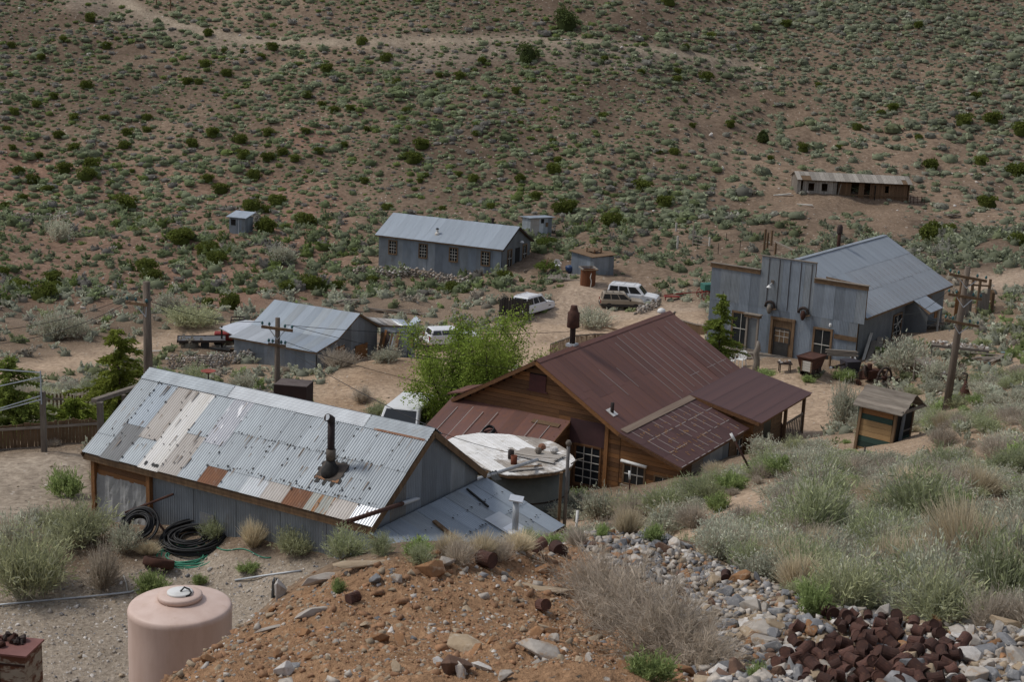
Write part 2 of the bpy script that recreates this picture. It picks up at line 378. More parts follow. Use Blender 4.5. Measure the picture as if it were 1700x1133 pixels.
_fr = rad[_F[:, 0]]; _fc = road_w[_F[:, 0]]; _fm = (Zw['mound']+Zw['rubble'])[_F[:, 0]]
_cls = np.where(_fm > .5, 1, np.where(_fc > .5, 2, np.where(_fr > 112, 3, 0)))
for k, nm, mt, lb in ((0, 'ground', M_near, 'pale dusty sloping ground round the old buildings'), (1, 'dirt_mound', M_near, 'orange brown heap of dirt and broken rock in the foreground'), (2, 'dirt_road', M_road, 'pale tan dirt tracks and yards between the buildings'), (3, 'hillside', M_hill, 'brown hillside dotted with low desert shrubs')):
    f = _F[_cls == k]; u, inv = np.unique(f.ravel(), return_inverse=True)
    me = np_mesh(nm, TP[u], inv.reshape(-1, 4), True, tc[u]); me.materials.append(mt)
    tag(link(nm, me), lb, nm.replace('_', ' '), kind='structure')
# ---------------------------------------------------------------- shared materials and pieces
def galv(name, c1, c2, rust=None, rt=(.6, .72), rough=.55, metal=.35, rand=.10, rs=1.6, st=(1, .35, 1)):
    return PM(name, c1, c2, 2.2, rough, metal, st, .08, 60, rand, rust, rt, rs, .4)
G = dict(
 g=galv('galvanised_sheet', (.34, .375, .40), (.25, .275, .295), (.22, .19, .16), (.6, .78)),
 b=galv('galvanised_blue', (.34, .385, .43), (.26, .30, .34)),
 l=galv('galvanised_light', (.50, .53, .555), (.40, .42, .44), (.34, .28, .22), (.64, .76)),
 w=galv('whitened_sheet', (.70, .69, .67), (.55, .52, .47), (.46, .36, .25), (.6, .74), .6, .1),
 t=galv('tan_stained_sheet', (.47, .44, .41), (.36, .325, .29), (.30, .20, .12), (.58, .72), .65, .2),
 d=galv('dark_sheet', (.22, .225, .225), (.15, .15, .15), (.30, .22, .14), (.55, .7), .7, .2),
 r=galv('rusty_sheet', (.27, .125, .065), (.16, .085, .055), (.34, .31, .27), (.5, .66), .85, .1),
 q=galv('rust_streaked_sheet', (.40, .40, .36), (.30, .31, .28), (.30, .14, .05), (.50, .56), .7, .2, .05, 3.2, (1.6, .12, 1)),
 s=galv('bright_sheet', (.72, .74, .77), (.56, .58, .60), None, rough=.4, metal=.5),
 p=galv('scuffed_sheet', (.36, .37, .40), (.26, .27, .30), (.66, .66, .68), (.57, .6), .5, .3, .05, 5.0, (1, .4, 1)),
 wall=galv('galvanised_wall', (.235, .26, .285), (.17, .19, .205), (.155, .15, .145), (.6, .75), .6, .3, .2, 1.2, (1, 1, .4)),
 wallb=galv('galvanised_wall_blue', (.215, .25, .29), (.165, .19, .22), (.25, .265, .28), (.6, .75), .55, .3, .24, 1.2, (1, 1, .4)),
)
M_tar = PM('roofing_tar', (.012, .012, .012), (.03, .028, .025), 9, .7)
M_wood = PM('brown_board', (.17, .082, .035), (.085, .042, .02), 2.2, .8, 0, (.6, 3, 9), .25, 18, .28)
M_woodx = PM('orange_board', (.27, .125, .045), (.15, .07, .028), 2.2, .8, 0, (.6, 3, 9), .25, 18, .2)
M_grey = PM('weathered_board', (.235, .205, .17), (.13, .108, .088), 2.0, .9, 0, (6, 6, .8), .3, 16, .22)
M_grey2 = PM('weathered_board_long', (.25, .215, .175), (.14, .115, .092), 2.0, .9, 0, (.8, 6, 6), .3, 16, .22)
M_tim = PM('brown_timber', (.19, .12, .065), (.10, .062, .036), 2.0, .85, 0, (5, 5, .8), .3, 16, .18)
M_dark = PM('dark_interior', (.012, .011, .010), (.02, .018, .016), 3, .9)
M_broof = PM('brown_roof_metal', (.145, .066, .052), (.10, .05, .042), 1.3, .62, .1, (1, .5, 1), .08, 30, .16, (.19, .075, .04), (.46, .70), 1.5, .35)
M_bseam = PM('pale_worn_seam', (.36, .32, .30), (.20, .155, .14), 3, .75)
M_glass = PM('window_glass', (.012, .015, .018), (.02, .023, .026), 2, .12, spec=.5)
M_white = PM('white_paint', (.72, .72, .70), (.6, .59, .56), 3, .5)
M_offw = PM('faded_white_paint', (.55, .53, .48), (.38, .35, .30), 3, .7)
M_rust = PM('rusted_iron', (.085, .038, .026), (.05, .024, .018), 5, .9, .1, None, .3, 30, .25, (.16, .07, .035), (.6, .75), 3)
M_dkiron = PM('dark_iron', (.035, .028, .026), (.06, .04, .032), 4, .75, .3, None, .2, 30, .2)
M_black = PM('black_rubber', (.012, .012, .013), (.02, .02, .02), 6, .55)
M_plast = PM('clouded_plastic', (.36, .36, .355), (.26, .265, .26), 2.2, .45, 0, (1, 1, 3), .15, 10)
def pole_mat():
    return PM('pole_timber', (.17, .135, .105), (.09, .07, .055), 2.5, .9, 0, (6, 6, .5), .4, 12, .12)
M_pole = pole_mat()
UB = MB().box((0, 0, 0), (1, 1, 1)).mesh('board'); UB.materials.append(M_wood)
def piece(name, parent, c, size, mat, rot=(0, 0, 0)):
    return link(name, UB, parent, c, rot, size, mat)
_CM = {}
def corr_mesh(W, n, amp, seg=4):
    """corrugated sheet, waves along x, length 1 along +y, lying in z"""
    k = (round(W, 3), n, amp)
    if k not in _CM:
        xs = np.linspace(0, W, n*seg+1); zs = amp*np.sin(np.linspace(0, 2*math.pi*n, n*seg+1))
        V = np.concatenate([np.c_[xs, 0*xs, zs], np.c_[xs, 0*xs+1, zs]]); m = len(xs)
        F = [(i, i+1, m+i+1, m+i) for i in range(m-1)]
        me = np_mesh('corrugated_sheet', V, F, True); me.materials.append(G['g']); _CM[k] = me
    return _CM[k]
def slope_sheet(parent, x, W, zr, ye, ze, t0, t1, mat, n=9, amp=.011, lift=.0, yr=0.0, name='roof_sheet', jit=.004):
    """sheet on a slope from ridge (yr,zr) to eave (ye,ze), covering fractions t0..t1 of the slope"""
    S = math.hypot(ye-yr, zr-ze); pit = math.atan2(zr-ze, abs(ye-yr)); front = ye < yr
    y = yr+(ye-yr)*t1; z = zr+(ze-zr)*t1
    nx = (0, -math.sin(pit) if front else math.sin(pit), math.cos(pit))
    loc = (x if front else x+W, y+nx[1]*lift, z+nx[2]*lift)
    return link(name, corr_mesh(W, n, amp), parent, loc, (pit+random.uniform(-jit, jit), random.uniform(-jit, jit), 0 if front else math.pi), (1, S*(t1-t0), 1), mat)
def corr_wall(x0, x1, z0, ztop, pitch=.08, amp=.010, step=4):
    """vertical corrugated sheet facing -y in the xz plane; ztop(x) gives the top edge"""
    n = max(2, int(round((x1-x0)/pitch))); xs = np.linspace(x0, x1, n*step+1); ys = amp*np.sin(np.linspace(0, 2*math.pi*n, n*step+1))
    zt = np.array([ztop(x) for x in xs]); m = len(xs)
    V = np.concatenate([np.c_[xs, ys, 0*xs+z0], np.c_[xs, ys, zt]])
    return np_mesh('wall_sheet', V, [(i, i+1, m+i+1, m+i) for i in range(m-1)], True)
def wall_sheets(parent, length, z0, ztop, mats, loc, rz, W=.7, gaps=(), pitch=.08, amp=.010, name='wall_sheet'):
    """row of corrugated sheets on a wall starting at loc, direction rz; gaps = [(x0,x1,zlo,zhi)] openings"""
    n = max(1, round(length/W)); w = length/n
    for i in range(n):
        xa, xb = i*w, (i+1)*w+.012; off = -.006*(i % 2)
        cuts = [g for g in gaps if g[0] < xb-.02 and g[1] > xa+.02]
        segs = [(xa, min(xb, length), z0, ztop)]
        if cuts:
            segs = []; x = xa
            for g in sorted(cuts):
                ga, gb = max(g[0], xa), min(g[1], xb)
                if ga-x > .03: segs.append((x, ga, z0, ztop))
                if g[2]-z0 > .05: segs.append((ga, gb, z0, lambda q, v=g[2]: v))
                if ztop((ga+gb)/2)-g[3] > .05: segs.append((ga, gb, g[3], ztop))
                x = gb
            if xb-x > .03: segs.append((x, min(xb, length), z0, ztop))
        m = mats[random.randrange(len(mats))]
        for s in segs:
            me = corr_wall(*s, pitch, amp); me.materials.append(m)
            o = link(name, me, parent, loc, (0, 0, rz)); o.delta_location = (0, 0, 0)
            o.location = Vector(loc)+Vector((math.sin(rz)*-off, math.cos(rz)*off, 0))
def window(parent, c, w, h, rz, nx, ny, fm, bm, fw=.08, depth=.06, name='window', pane_mat=None):
    f = MB(); f.box((-w/2-fw/2, 0, 0), (fw, depth, h+2*fw)); f.box((w/2+fw/2, 0, 0), (fw, depth, h+2*fw))
    f.box((0, 0, h/2+fw/2), (w, depth, fw)); f.box((0, -.02, -h/2-fw/2), (w, depth+.05, fw))
    o = f.build(name, fm, parent, loc=c, rot=(0, 0, rz))
    MB().box((0, depth*.2, 0), (w, .012, h)).build('pane', pane_mat or M_glass, o)
    b = MB(); t = .028
    for i in range(1, nx): b.box((-w/2+w*i/nx, 0, 0), (t, .03, h))
    for j in range(1, ny):
        b.box((0, -.001, -h/2+h*j/ny), (w, .032 if j*2 != ny else .045, t*(1.0 if j*2 != ny else 1.5)))
    if b.v: b.build('glazing_bar', bm, o)
    return o
def frame_empty(name, R0, az, zg, label, cat, group=None):
    return empty(name, (R0[0], R0[1], zg), R(az), label, cat, group)
def local_ray(o_loc, az, px, py):
    a = R(az); u = np.array([math.cos(a), math.sin(a), 0]); y = np.array([-math.sin(a), math.cos(a), 0]); Mx = np.stack([u, y, [0, 0, 1.]])
    return Mx @ (-np.asarray(o_loc, float)), Mx @ ray(px, py)
def local_hit(o_loc, az, px, py, **k):
    o, d = local_ray(o_loc, az, px, py); (ax, v), = k.items(); i = 'xyz'.index(ax); return o+d*(v-o[i])/d[i]
def local_plane(o_loc, az, px, py, p0, n):
    o, d = local_ray(o_loc, az, px, py); p0 = np.asarray(p0, float); n = np.asarray(n, float); return o+d*((p0-o) @ n)/(d @ n)
def stovepipe(name, base, h, r, mat, label, cat='chimney', cap=None, collar=None, parent=None):
    o = MB().tube([base, (base[0], base[1], base[2]+h)], r, 14).build(name, mat, parent, True)
    return o
# ================================================================ grey corrugated shed (nearest building)
SA, SO = -29.9, (-10.48, 40.62, -14.8)
T = frame_empty('corrugated_shed', SO, SA, SO[2], 'long grey shed with patchwork corrugated roof, one white strip and rusty patches', 'shed')
ZR, WE, ZE, LL = 4.06, -2.69, 2.21, 9.89
roof = MB().prism([(.05, 0, ZR-.07), (.05, WE+.03, ZE-.07), (.05, WE+.03, ZE-.13), (.05, 0, ZR-.13)], (LL-.1, 0, 0)).prism([(.05, .002, ZR-.07), (.05, -WE-.03, ZE-.07), (.05, -WE-.03, ZE-.13), (.05, .002, ZR-.13)], (LL-.1, 0, 0)).build('roof', M_tim, T)
spec = [[(.10, .78, 'g'), (.74, 1.0, 'g')], [(.10, .62, 'b'), (.58, 1.01, 'd')], [(.10, .72, 't'), (.68, 1.0, 'g')], [(.10, 1.01, 'w')], [(.10, .57, 'g'), (.53, 1.0, 't')],
        [(.10, .62, 'p'), (.58, 1.0, 'g')]] + [[(.10, .46, 'g'), (.43, .83, 'g'), (.79, 1.0, k)] for k in 'rgltrqts']
cw = LL/14
for i, colu in enumerate(spec):
    for j, (a, b, k) in enumerate(colu[::-1]):
        slope_sheet(roof, i*cw-.01, cw+.03, ZR, WE, ZE, a, b, G[k], 9, .012, .012+.010*j+.006*(i % 2))
for i in range(14):
    slope_sheet(roof, i*cw-.01, cw+.03, ZR, -WE, ZE, .1, 1.0, G['g'], 9, .012, .012+.006*(i % 2))
# ridge sheets with the corrugation running along the ridge
for x0, x1, k in ((-.03, 3.25, 'g'), (3.2, 7.95, 'l'), (7.9, 9.93, 'g')):
    for sgn in (-1, 1):
        S = math.hypot(WE, ZR-ZE); pit = math.atan2(ZR-ZE, -WE); cap = .42; n = 5; N = n*5+1
        ss = np.linspace(-.02, cap, N); zz = .011*np.sin(np.linspace(0, 2*math.pi*n, N))+.05
        Y = -ss*math.cos(pit)-zz*math.sin(pit); Z = ZR-ss*math.sin(pit)+zz*math.cos(pit)
        V = np.concatenate([np.c_[0*Y+x0, Y, Z], np.c_[0*Y+x1, Y, Z]]); V[:, 1] *= -sgn if sgn < 0 else -1
        if sgn < 0: V[:, 1] = np.concatenate([Y, Y])
        me = np_mesh('ridge_sheet', V, [(q, q+1, N+q+1, N+q) if sgn > 0 else (q+1, q, N+q, N+q+1) for q in range(N-1)], True); me.materials.append(G[k])
        link('ridge_sheet', me, roof)
MB().box((0, 0, 0), (1.6, .09, .012)).build('rust_strip', G['r'], roof, loc=(9.05, -.42*math.cos(.6), ZR-.42*math.sin(.6)+.055), rot=(.6, 0, 0))
# tar patches over old nail holes
tm = MB(); pitS = math.atan2(ZR-ZE, -WE)
def tarp(x, t, r):
    y, z = WE*t, ZR+(ZE-ZR)*t; n = 7; c0 = Vector((x, y-math.sin(pitS)*.044, z+math.cos(pitS)*.044)); up = Vector((0, math.cos(pitS), math.sin(pitS)))
    vs = [c0+(Vector((1, 0, 0))*math.cos(a)*r*.8+up*math.sin(a)*r*1.15)*random.uniform(.6, 1.2) for a in [6.283*k/n for k in range(n)]]
    tm.add(vs, [tuple(range(n))])
for i in range(1, 14):
    for _ in range(6): tarp(i*cw+random.uniform(-.04, .04), random.uniform(.13, .97), random.uniform(.018, .04))
for x in np.arange(4.3, 9.7, .105):
    if random.random() < .62: tarp(x, .45+random.uniform(-.01, .01), random.uniform(.018, .038))
    if random.random() < .6: tarp(x, .80+random.uniform(-.012, .012), random.uniform(.018, .036))
for x in np.arange(.2, 4.2, .2):
    if random.random() < .5: tarp(x, .74+random.uniform(-.03, .03), .025)
for _ in range(16): tarp(cw*1+random.uniform(-.03, .03), random.uniform(.12, .62), random.uniform(.02, .035))
for x in (2.55, 2.66, 2.72, 2.3): tarp(x, .955, .06)
for _ in range(60): tarp(random.uniform(.1, LL-.1), random.uniform(.13, .97), random.uniform(.012, .03))
o = tm.build('tar_patch', M_tar, roof); o['kind'] = 'stuff'
sk = MB()
for _ in range(85):
    x, t = random.uniform(.1, LL-.1), random.choice((.14, .45, .62, .8, random.uniform(.2, .9))); l_ = random.uniform(.04, .13); w_ = random.uniform(.008, .022); q = []
    for tt, sg, ww in ((t, -1, 1), (t, 1, 1), (min(t+l_, .99), 1, .35), (min(t+l_, .99), -1, .35)): q.append((x+sg*w_*ww, WE*tt-math.sin(pitS)*.040, ZR+(ZE-ZR)*tt+math.cos(pitS)*.040))
    sk.add(q, [(0, 1, 2, 3)])
o = sk.build('rust_streak', PM('rust_stain', (.22, .17, .13), (.26, .23, .20), 6, .85), roof); o['kind'] = 'stuff'
# eave board, rake boards
MB().bar((-.02, WE+.06, ZE-.17), (LL, WE+.06, ZE-.17), .03, .12).build('eave_board', M_tim, roof)
for x in (-.02, LL+.02):
    for s in (1, -1): MB().bar((x, 0, ZR-.10), (x, s*WE*1.0, ZE-.10), .04, .16).build('rake_board', M_tim, roof)
# walls
def ztop_front(x): return ZE-.02
wl = MB().box((LL/2+.2, -2.40, 1.0), (LL-.95, .05, 2.1)).build('wall', M_dark, T)
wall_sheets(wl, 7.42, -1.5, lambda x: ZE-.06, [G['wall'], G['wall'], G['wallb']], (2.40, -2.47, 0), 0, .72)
MB().box((0, 0, 0), (.72, .012, .6)).build('patch_sheet', G['t'], wl, loc=(6.0, -2.495, .65))
MB().box((0, 0, 0), (.5, .012, .5)).build('patch_sheet', G['d'], wl, loc=(4.4, -2.495, 1.05))
for k in range(4): piece('board', wl, (1.33, -2.47, ZE-.12-k*.145), (1.95, .04, .138), M_woodx if k % 2 else M_wood)
for x in (.28, 2.36): piece('post', wl, (x, -2.53, .55), (.13, .13, 3.2), M_woodx)
pl = MB()
_nx, _nz = 16, 12; V = []
for i in range(_nx+1):
    for k in range(_nz+1): V.append((.36+1.92*i/_nx, -2.50+.03*math.sin(i*1.3+k*.5)+random.uniform(-.015, .015), -1.4+k/_nz*3.02))
pl.add(V, [(i*(_nz+1)+k, (i+1)*(_nz+1)+k, (i+1)*(_nz+1)+k+1, i*(_nz+1)+k+1) for i in range(_nx) for k in range(_nz)])
pl.build('plastic_sheet', M_plast, wl)
gw = MB().prism([(LL-.16, -2.3, -1.2), (LL-.16, 2.3, -1.2), (LL-.16, 2.3, 2.2), (LL-.16, 0, 3.85), (LL-.16, -2.3, 2.2)], (-.05, 0, 0)).build('gable_wall', M_dark, T)
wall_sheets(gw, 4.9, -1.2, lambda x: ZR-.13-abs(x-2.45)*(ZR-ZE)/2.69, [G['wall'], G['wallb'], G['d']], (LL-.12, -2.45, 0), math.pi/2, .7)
MB().prism([(.22, -2.4, -1.2), (.22, 2.4, -1.2), (.22, 2.4, 2.2), (.22, 0, 3.85), (.22, -2.4, 2.2)], (.05, 0, 0)).build('gable_wall', G['wall'], T)
MB().box((LL/2, 2.42, .6), (LL-.6, .05, 3.2)).build('wall', G['wall'], T)
# lean-to at the right-hand gable
lt = MB().prism([(LL-.05, -2.70, 1.98), (12.42, -2.72, 1.14), (12.42, 2.68, 1.14), (LL-.05, 2.66, 1.98)], (0, 0, -.06)).build('lean_to_roof', M_tim, T)
Sx = math.hypot(12.45-LL, 2.04-1.2); pt = math.atan2(2.04-1.2, 12.45-LL)
for i in range(8):
    w = 5.4/8
    # corrugations run down the slope (local +x): sheet y axis points up-slope (-x)
    for j, (a, b) in enumerate(((.5, 1.0), (0, .54))):
        o = link('roof_sheet', corr_mesh(w+.03, 9, .010), lt, (LL-.03+(12.45-LL)*b, -2.72+i*w, 2.04-.84*b+.012+.008*j+.005*(i % 2)), (0, 0, 0), (1, Sx*(b-a), 1), G['b'] if (i+j) % 3 else G['g'])
        o.rotation_euler = Matrix(((0, -math.cos(pt), math.sin(pt)), (1, 0, 0), (0, math.sin(pt), math.cos(pt)))).to_euler()
tm = MB()
def tarl(y, t, r):
    c0 = Vector((LL+(12.45-LL)*t+.01, y, 2.04-.84*t+.05)); n = 6
    tm.add([c0+(Vector((math.cos(pt), 0, -math.sin(pt)))*math.cos(6.283*k/n)+Vector((0, 1, 0))*math.sin(6.283*k/n))*r*random.uniform(.6, 1.2) for k in range(n)], [tuple(range(n))])
for y in np.arange(-2.5, 2.5, .12):
    for t in (.27, .52, .74):
        if random.random() < .6: tarl(y, t+random.uniform(-.012, .012), random.uniform(.018, .04))
o = tm.build('tar_patch', M_tar, lt); o['kind'] = 'stuff'
LT = [(LL+(12.45-LL)*t, y, 2.04-.84*t+.07) for y, t in ((-.75, .22), (-1.15, .98))]
MB().bar(LT[0], LT[1], .12, .05).build('batten', M_tim, lt)
MB().bar((LL+.95, 1.3, 1.80), (LL+.1, 1.55, 2.06), .05, .04).build('batten', M_tar, lt)
MB().box((11.55, 1.05, 1.545), (.95, .75, .012), 0, 0, pt).build('flashing', G['l'], lt)
MB().box((11.85, 1.0, 1.46), (.5, .5, .012), 0, 0, pt).build('flashing', G['s'], lt)
vp = MB().tube([(11.85, 1.0, 1.4), (11.85, 1.0, 2.28)], .085, 12).build('vent_pipe', G['l'], T, True)
MB().box((11.85, 1.0, 2.33), (.36, .36, .03), .4, .1, .1).tube([(11.85, 1.0, 2.2), (11.85, 1.0, 2.33)], .05, 8).build('vent_cap', G['s'], vp)
v2 = MB().tube([(12.35, .05, .9), (12.35, .05, 1.75)], .095, 12).build('vent_pipe', G['l'], T, True)
MB().tube([(12.35, .05, 1.73), (12.35, .05, 1.82)], .13, 12).build('vent_cap', G['l'], v2, True)
for nm, l, p, rz in (('wall', 2.2, (LL+.1, -2.5, 0), 0), ):
    o = MB().box((LL+1.2, -2.42, .2), (2.3, .05, 2.6)).build('wall', M_dark, T)
    wall_sheets(o, 2.3, -1.2, lambda x: 1.93-.33*x, [G['wall']], p, 0, .7)
o = MB().box((12.2, 0, -.1), (.05, 4.8, 2.3)).build('wall', M_dark, T); wall_sheets(o, 4.9, -1.6, lambda x: 1.12, [G['wall']], (12.26, -2.45, 0), math.pi/2, .7)
MB().bar((12.47, -2.7, 1.10), (12.47, 2.7, 1.10), .04, .14).build('fascia', M_tim, lt)
MB().tube([(12.5, 2.3, 1.08), (12.62, 2.5, .98), (12.6, 2.62, .4), (12.6, 2.62, -1.0)], .05, 8).build('downpipe', G['l'], lt, True)
# stove pipe on the front slope
nrm = (0, -math.sin(pitS), math.cos(pitS))
b = local_plane(SO, SA, 549, 782, (0, 0, ZR+.04), nrm)
cp = MB().tube([(b[0], b[1], b[2]-.1), (b[0], b[1], b[2]+1.42)], .095, 14).build('stovepipe', PM('sooty_pipe', (.04, .024, .022), (.018, .014, .014), 5, .6, .3), T, True)
MB().tube([(b[0], b[1], b[2]+.30), (b[0], b[1], b[2]+.58)], .125, 14).build('collar', PM('stained_collar', (.16, .13, .10), (.09, .075, .06), 5, .7, .3), cp, True)
MB().lathe([(.26, -.22), (.24, .02), (.14, .16), (.10, .28)], 12, (b[0], b[1], b[2]+.02)).build('flashing_boot', M_tar, cp, True)
MB().tube([(b[0], b[1]-.02, b[2]+1.38), (b[0]-.01, b[1]-.16, b[2]+1.46)], .105, 14).build('pipe_elbow', M_dkiron, cp, True); MB().tube([(b[0]-.01, b[1]-.162, b[2]+1.461), (b[0]-.011, b[1]-.166, b[2]+1.463)], .085, 12).build('pipe_mouth', G['l'], cp)
MB().box((b[0]+.05, b[1]-nrm[1]*0-.02, b[2]+.0), (.75, .62, .012), 0, pitS).build('flashing', PM('tarred_flashing', (.10, .08, .065), (.03, .028, .025), 3, .8, 0, None, .2, 20, 0, (.28, .14, .07), (.56, .62), 3), roof)
for dx, dy in ((-.3, .3), (.42, .34), (.44, -.25), (-.33, -.28)): tarp(b[0]+dx, 0, .02)
tm = MB()
for dx, dt in ((-.36, 0), (-.34, -.06), (-.3, .07), (.4, -.05), (.42, .02), (.44, .07), (.2, -.09), (0, -.1), (-.15, -.1), (.3, -.09), (.3, .11), (.05, .12), (-.2, .11)):
    tt = b[1]/WE+dt; tarp(b[0]+dx, tt, random.uniform(.06, .11))
o = tm.build('tar_patch', M_tar, roof); o['kind'] = 'stuff'
def shedw(l):
    a = R(SA); return Vector((SO[0]+l[0]*math.cos(a)-l[1]*math.sin(a), SO[1]+l[0]*math.sin(a)+l[1]*math.cos(a), SO[2]+l[2]))
# long pipe resting across shed eave, lean-to and tank roof (rusty lower half)
# ================================================================ brown wooden house with brown metal roof
BA, BO = 59.4, (.98, 56.33, -18.3)
T = frame_empty('brown_house', BO, BA, BO[2], 'brown board house with rusty brown metal gable roof and lean-tos', 'house')
ZR, WE, ZE, LL = 4.45, 3.96, 2.15, 12.71
def flat_sheet(parent, x, W, yr, zr, ye, ze, t0, t1, mat, th=.012, lift=.0, name='roof_sheet'):
    pit = math.atan2(zr-ze, abs(ye-yr)); S = math.hypot(ye-yr, zr-ze); t = (t0+t1)/2; s = 1 if ye < yr else -1
    return piece(name, parent, (x+W/2, yr+(ye-yr)*t-s*math.sin(pit)*lift, zr+(ze-zr)*t+math.cos(pit)*lift), (W, S*(t1-t0), th), mat, (s*pit, 0, 0))
roof = MB().prism([(.02, 0, ZR-.03), (.02, -WE, ZE-.03), (.02, -WE, ZE-.12), (.02, 0, ZR-.12)], (LL-.04, 0, 0)).prism([(.02, .001, ZR-.03), (.02, WE, ZE-.03), (.02, WE, ZE-.12), (.02, .001, ZR-.12)], (LL-.04, 0, 0)).build('roof', M_wood, T)
n = 21; cw = LL/n
for i in range(n):
    b = random.uniform(.45, .62)
    for j, (a, c) in enumerate(((0, b), (b-.02, 1.005))):
        flat_sheet(roof, i*cw, cw+.02, 0, ZR, -WE, ZE, a, c, M_broof, .012, .004*(i % 2)+.006*(1-j))
    flat_sheet(roof, i*cw, cw+.02, 0, ZR, WE, ZE, 0, 1.005, M_broof, .012, .004*(i % 2))
for i in range(1, n):
    if i > 9 or i in (5, 7):
        a, c = (random.uniform(.06, .16), random.uniform(.9, .99)) if i > 9 else (random.uniform(.3, .4), random.uniform(.6, .7))
        flat_sheet(roof, i*cw-.012, .028, 0, ZR, -WE, ZE, a, c, M_bseam if random.random() < .8 else M_broof, .012, .018, 'seam')
for k in (14, 17, 19): flat_sheet(roof, k*cw, cw*1.6, 0, ZR, -WE, ZE, .78, .785, M_bseam, .01, .017, 'seam')
for s in (1, -1): flat_sheet(roof, 0, LL, 0, ZR+.01, -s*WE, ZE+.01, -.004, .045, M_broof, .014, .022, 'ridge_cap')
for x in (.0, LL):
    for s in (1, -1): MB().bar((x, 0, ZR-.10), (x, s*WE, ZE-.10), .05, .14).build('rake_board', M_woodx if x == 0 and s < 0 else M_wood, roof)
for y, z in ((.95, 3.8), (1.9, 3.25), (2.85, 2.7), (-.95, 3.8), (-1.9, 3.25), (-2.85, 2.7)): piece('rafter_tail', roof, (.16, y, z-.08), (.34, .07, .10), M_wood)
# gable wall of boards
gw = MB().prism([(.36, -3.8, -1.4), (.36, 3.8, -1.4), (.36, 3.8, 2.2), (.36, 0, 4.3), (.36, -3.8, 2.2)], (.05, 0, 0)).build('gable_wall', M_dark, T)
def gboards(parent, x, ylo, yhi, z0, z1, topf, holes=(), bh=.19, mats=(M_wood, M_wood, M_woodx)):
    z = z0
    while z < z1:
        zc = z+bh/2; lo, hi = topf(zc+bh*.35); lo = max(lo, ylo); hi = min(hi, yhi)
        if hi-lo > .1:
            cuts = [lo]+sorted(sum([[max(a, lo), min(b, hi)] for a, b, c, d in holes if c < zc < d and b > lo and a < hi], []))+[hi]
            for q in range(0, len(cuts), 2):
                a, b = cuts[q], cuts[q+1]
                while b-a > .05:
                    e = b if b-a < 3.4 else a+random.uniform(1.8, 3.2)
                    piece('board', parent, (x-random.uniform(0, .008), (a+e)/2, zc), (.03, e-a-.006, bh-.012), random.choice(mats)); a = e
        z += bh
def topm(z):
    if z < ZE-.12: return -3.85, 3.85
    hw = (ZR-.12-z)/(ZR-ZE)*WE; return -hw, hw
gboards(gw, .33, -3.85, 3.85, -1.3, 4.4, topm, [(-2.97, -1.9, -.42, 1.25), (-.37, .4, 3.12, 3.79)])
MB().box((.30, -2.45, 1.78), (.02, 1.75, 1.02)).build('metal_panel', PM('maroon_panel', (.075, .035, .035), (.05, .025, .025), 1.5, .7), gw)
MB().box((.29, .015, 3.455), (.03, .77, .67)).box((.27, .015, 3.10), (.05, .95, .05)).build('shutter', PM('red_shutter', (.09, .032, .028), (.06, .024, .022), 3, .8), gw)
piece('post', gw, (.28, -3.25, .6), (.06, .16, 3.4), M_woodx); piece('post', gw, (.28, -1.72, .3), (.06, .12, 1.9), M_wood)
window(T, (.31, -2.435, .415), 1.07, 1.62, -math.pi/2, 3, 5, M_wood, M_offw, .07)
for s in (-1, 1):
    o = MB().box((LL/2+.2, s*3.78, .3), (LL-.5, .05, 3.5)).build('wall', M_dark, T)
    for z in np.arange(-1.3, 2.0, .19): piece('board', o, (LL/2+.2, s*3.82, z+.095), (LL-.5, .03, .18), M_wood)
o = MB().prism([(LL-.35, -3.8, -1.4), (LL-.35, 3.8, -1.4), (LL-.35, 3.8, 2.2), (LL-.35, 0, 4.3), (LL-.35, -3.8, 2.2)], (.05, 0, 0)).build('gable_wall', M_wood, T)
# front lean-to (camera side)
lt = MB().prism([(.0, -WE+.05, ZE-.02), (.0, -6.66, 1.25), (.0, -6.66, 1.17), (.0, -WE+.05, ZE-.10)], (6.85, 0, 0)).build('lean_to_roof', M_wood, T)
M_lr = PM('worn_brown_metal', (.10, .05, .045), (.075, .038, .036), 1.8, .7, .1, None, .1, 30, .16, (.22, .13, .07), (.62, .74), 2.6)
for i in range(11):
    w = 6.85/11
    for j, (a, c) in enumerate(((0, .36), (.34, .70), (.68, 1.0))):
        flat_sheet(lt, i*w, w+.01, -WE+.03, ZE, -6.68, 1.27, a, c, M_lr, .012, .004*(i % 2)+.005*(2-j))
        if i and random.random() < .85: flat_sheet(lt, i*w-.014, .03, -WE+.03, ZE, -6.68, 1.27, a+random.uniform(0, .08), c-random.uniform(0, .1), M_bseam, .012, .02, 'seam')
        if random.random() < .7: flat_sheet(lt, i*w+.02, w*random.uniform(.4, 1), -WE+.03, ZE, -6.68, 1.27, c-.012, c, M_bseam, .01, .019, 'seam')
M_rsp = PM('ochre_rust', (.36, .20, .08), (.22, .11, .05), 4, .9)
sm = MB()
for _ in range(170):
    x = random.uniform(.3, 6.6); t = random.choice((.2, .36, .52, .7, .85))+random.gauss(0, .02); y = -WE+.03+(-6.68+WE-.03)*t; z = ZE+(1.27-ZE)*t+.028
    if x < 4.5 or random.random() < .4: sm.box((x, y, z), (.035, random.uniform(.05, .16), .004), 0, .315)
o = sm.build('rust_fleck', M_rsp, lt); o['kind'] = 'stuff'
flat_sheet(roof, .25, 12.3, -WE+.12, ZE+.07, -WE-.18, ZE-.03, 0, 1, PM('tan_flashing', (.26, .20, .15), (.17, .12, .09), 4, .9), .014, .012, 'flashing')
MB().bar((-.02, -WE+.05, ZE-.07), (-.02, -6.68, 1.19), .05, .13).build('rake_board', M_wood, lt)
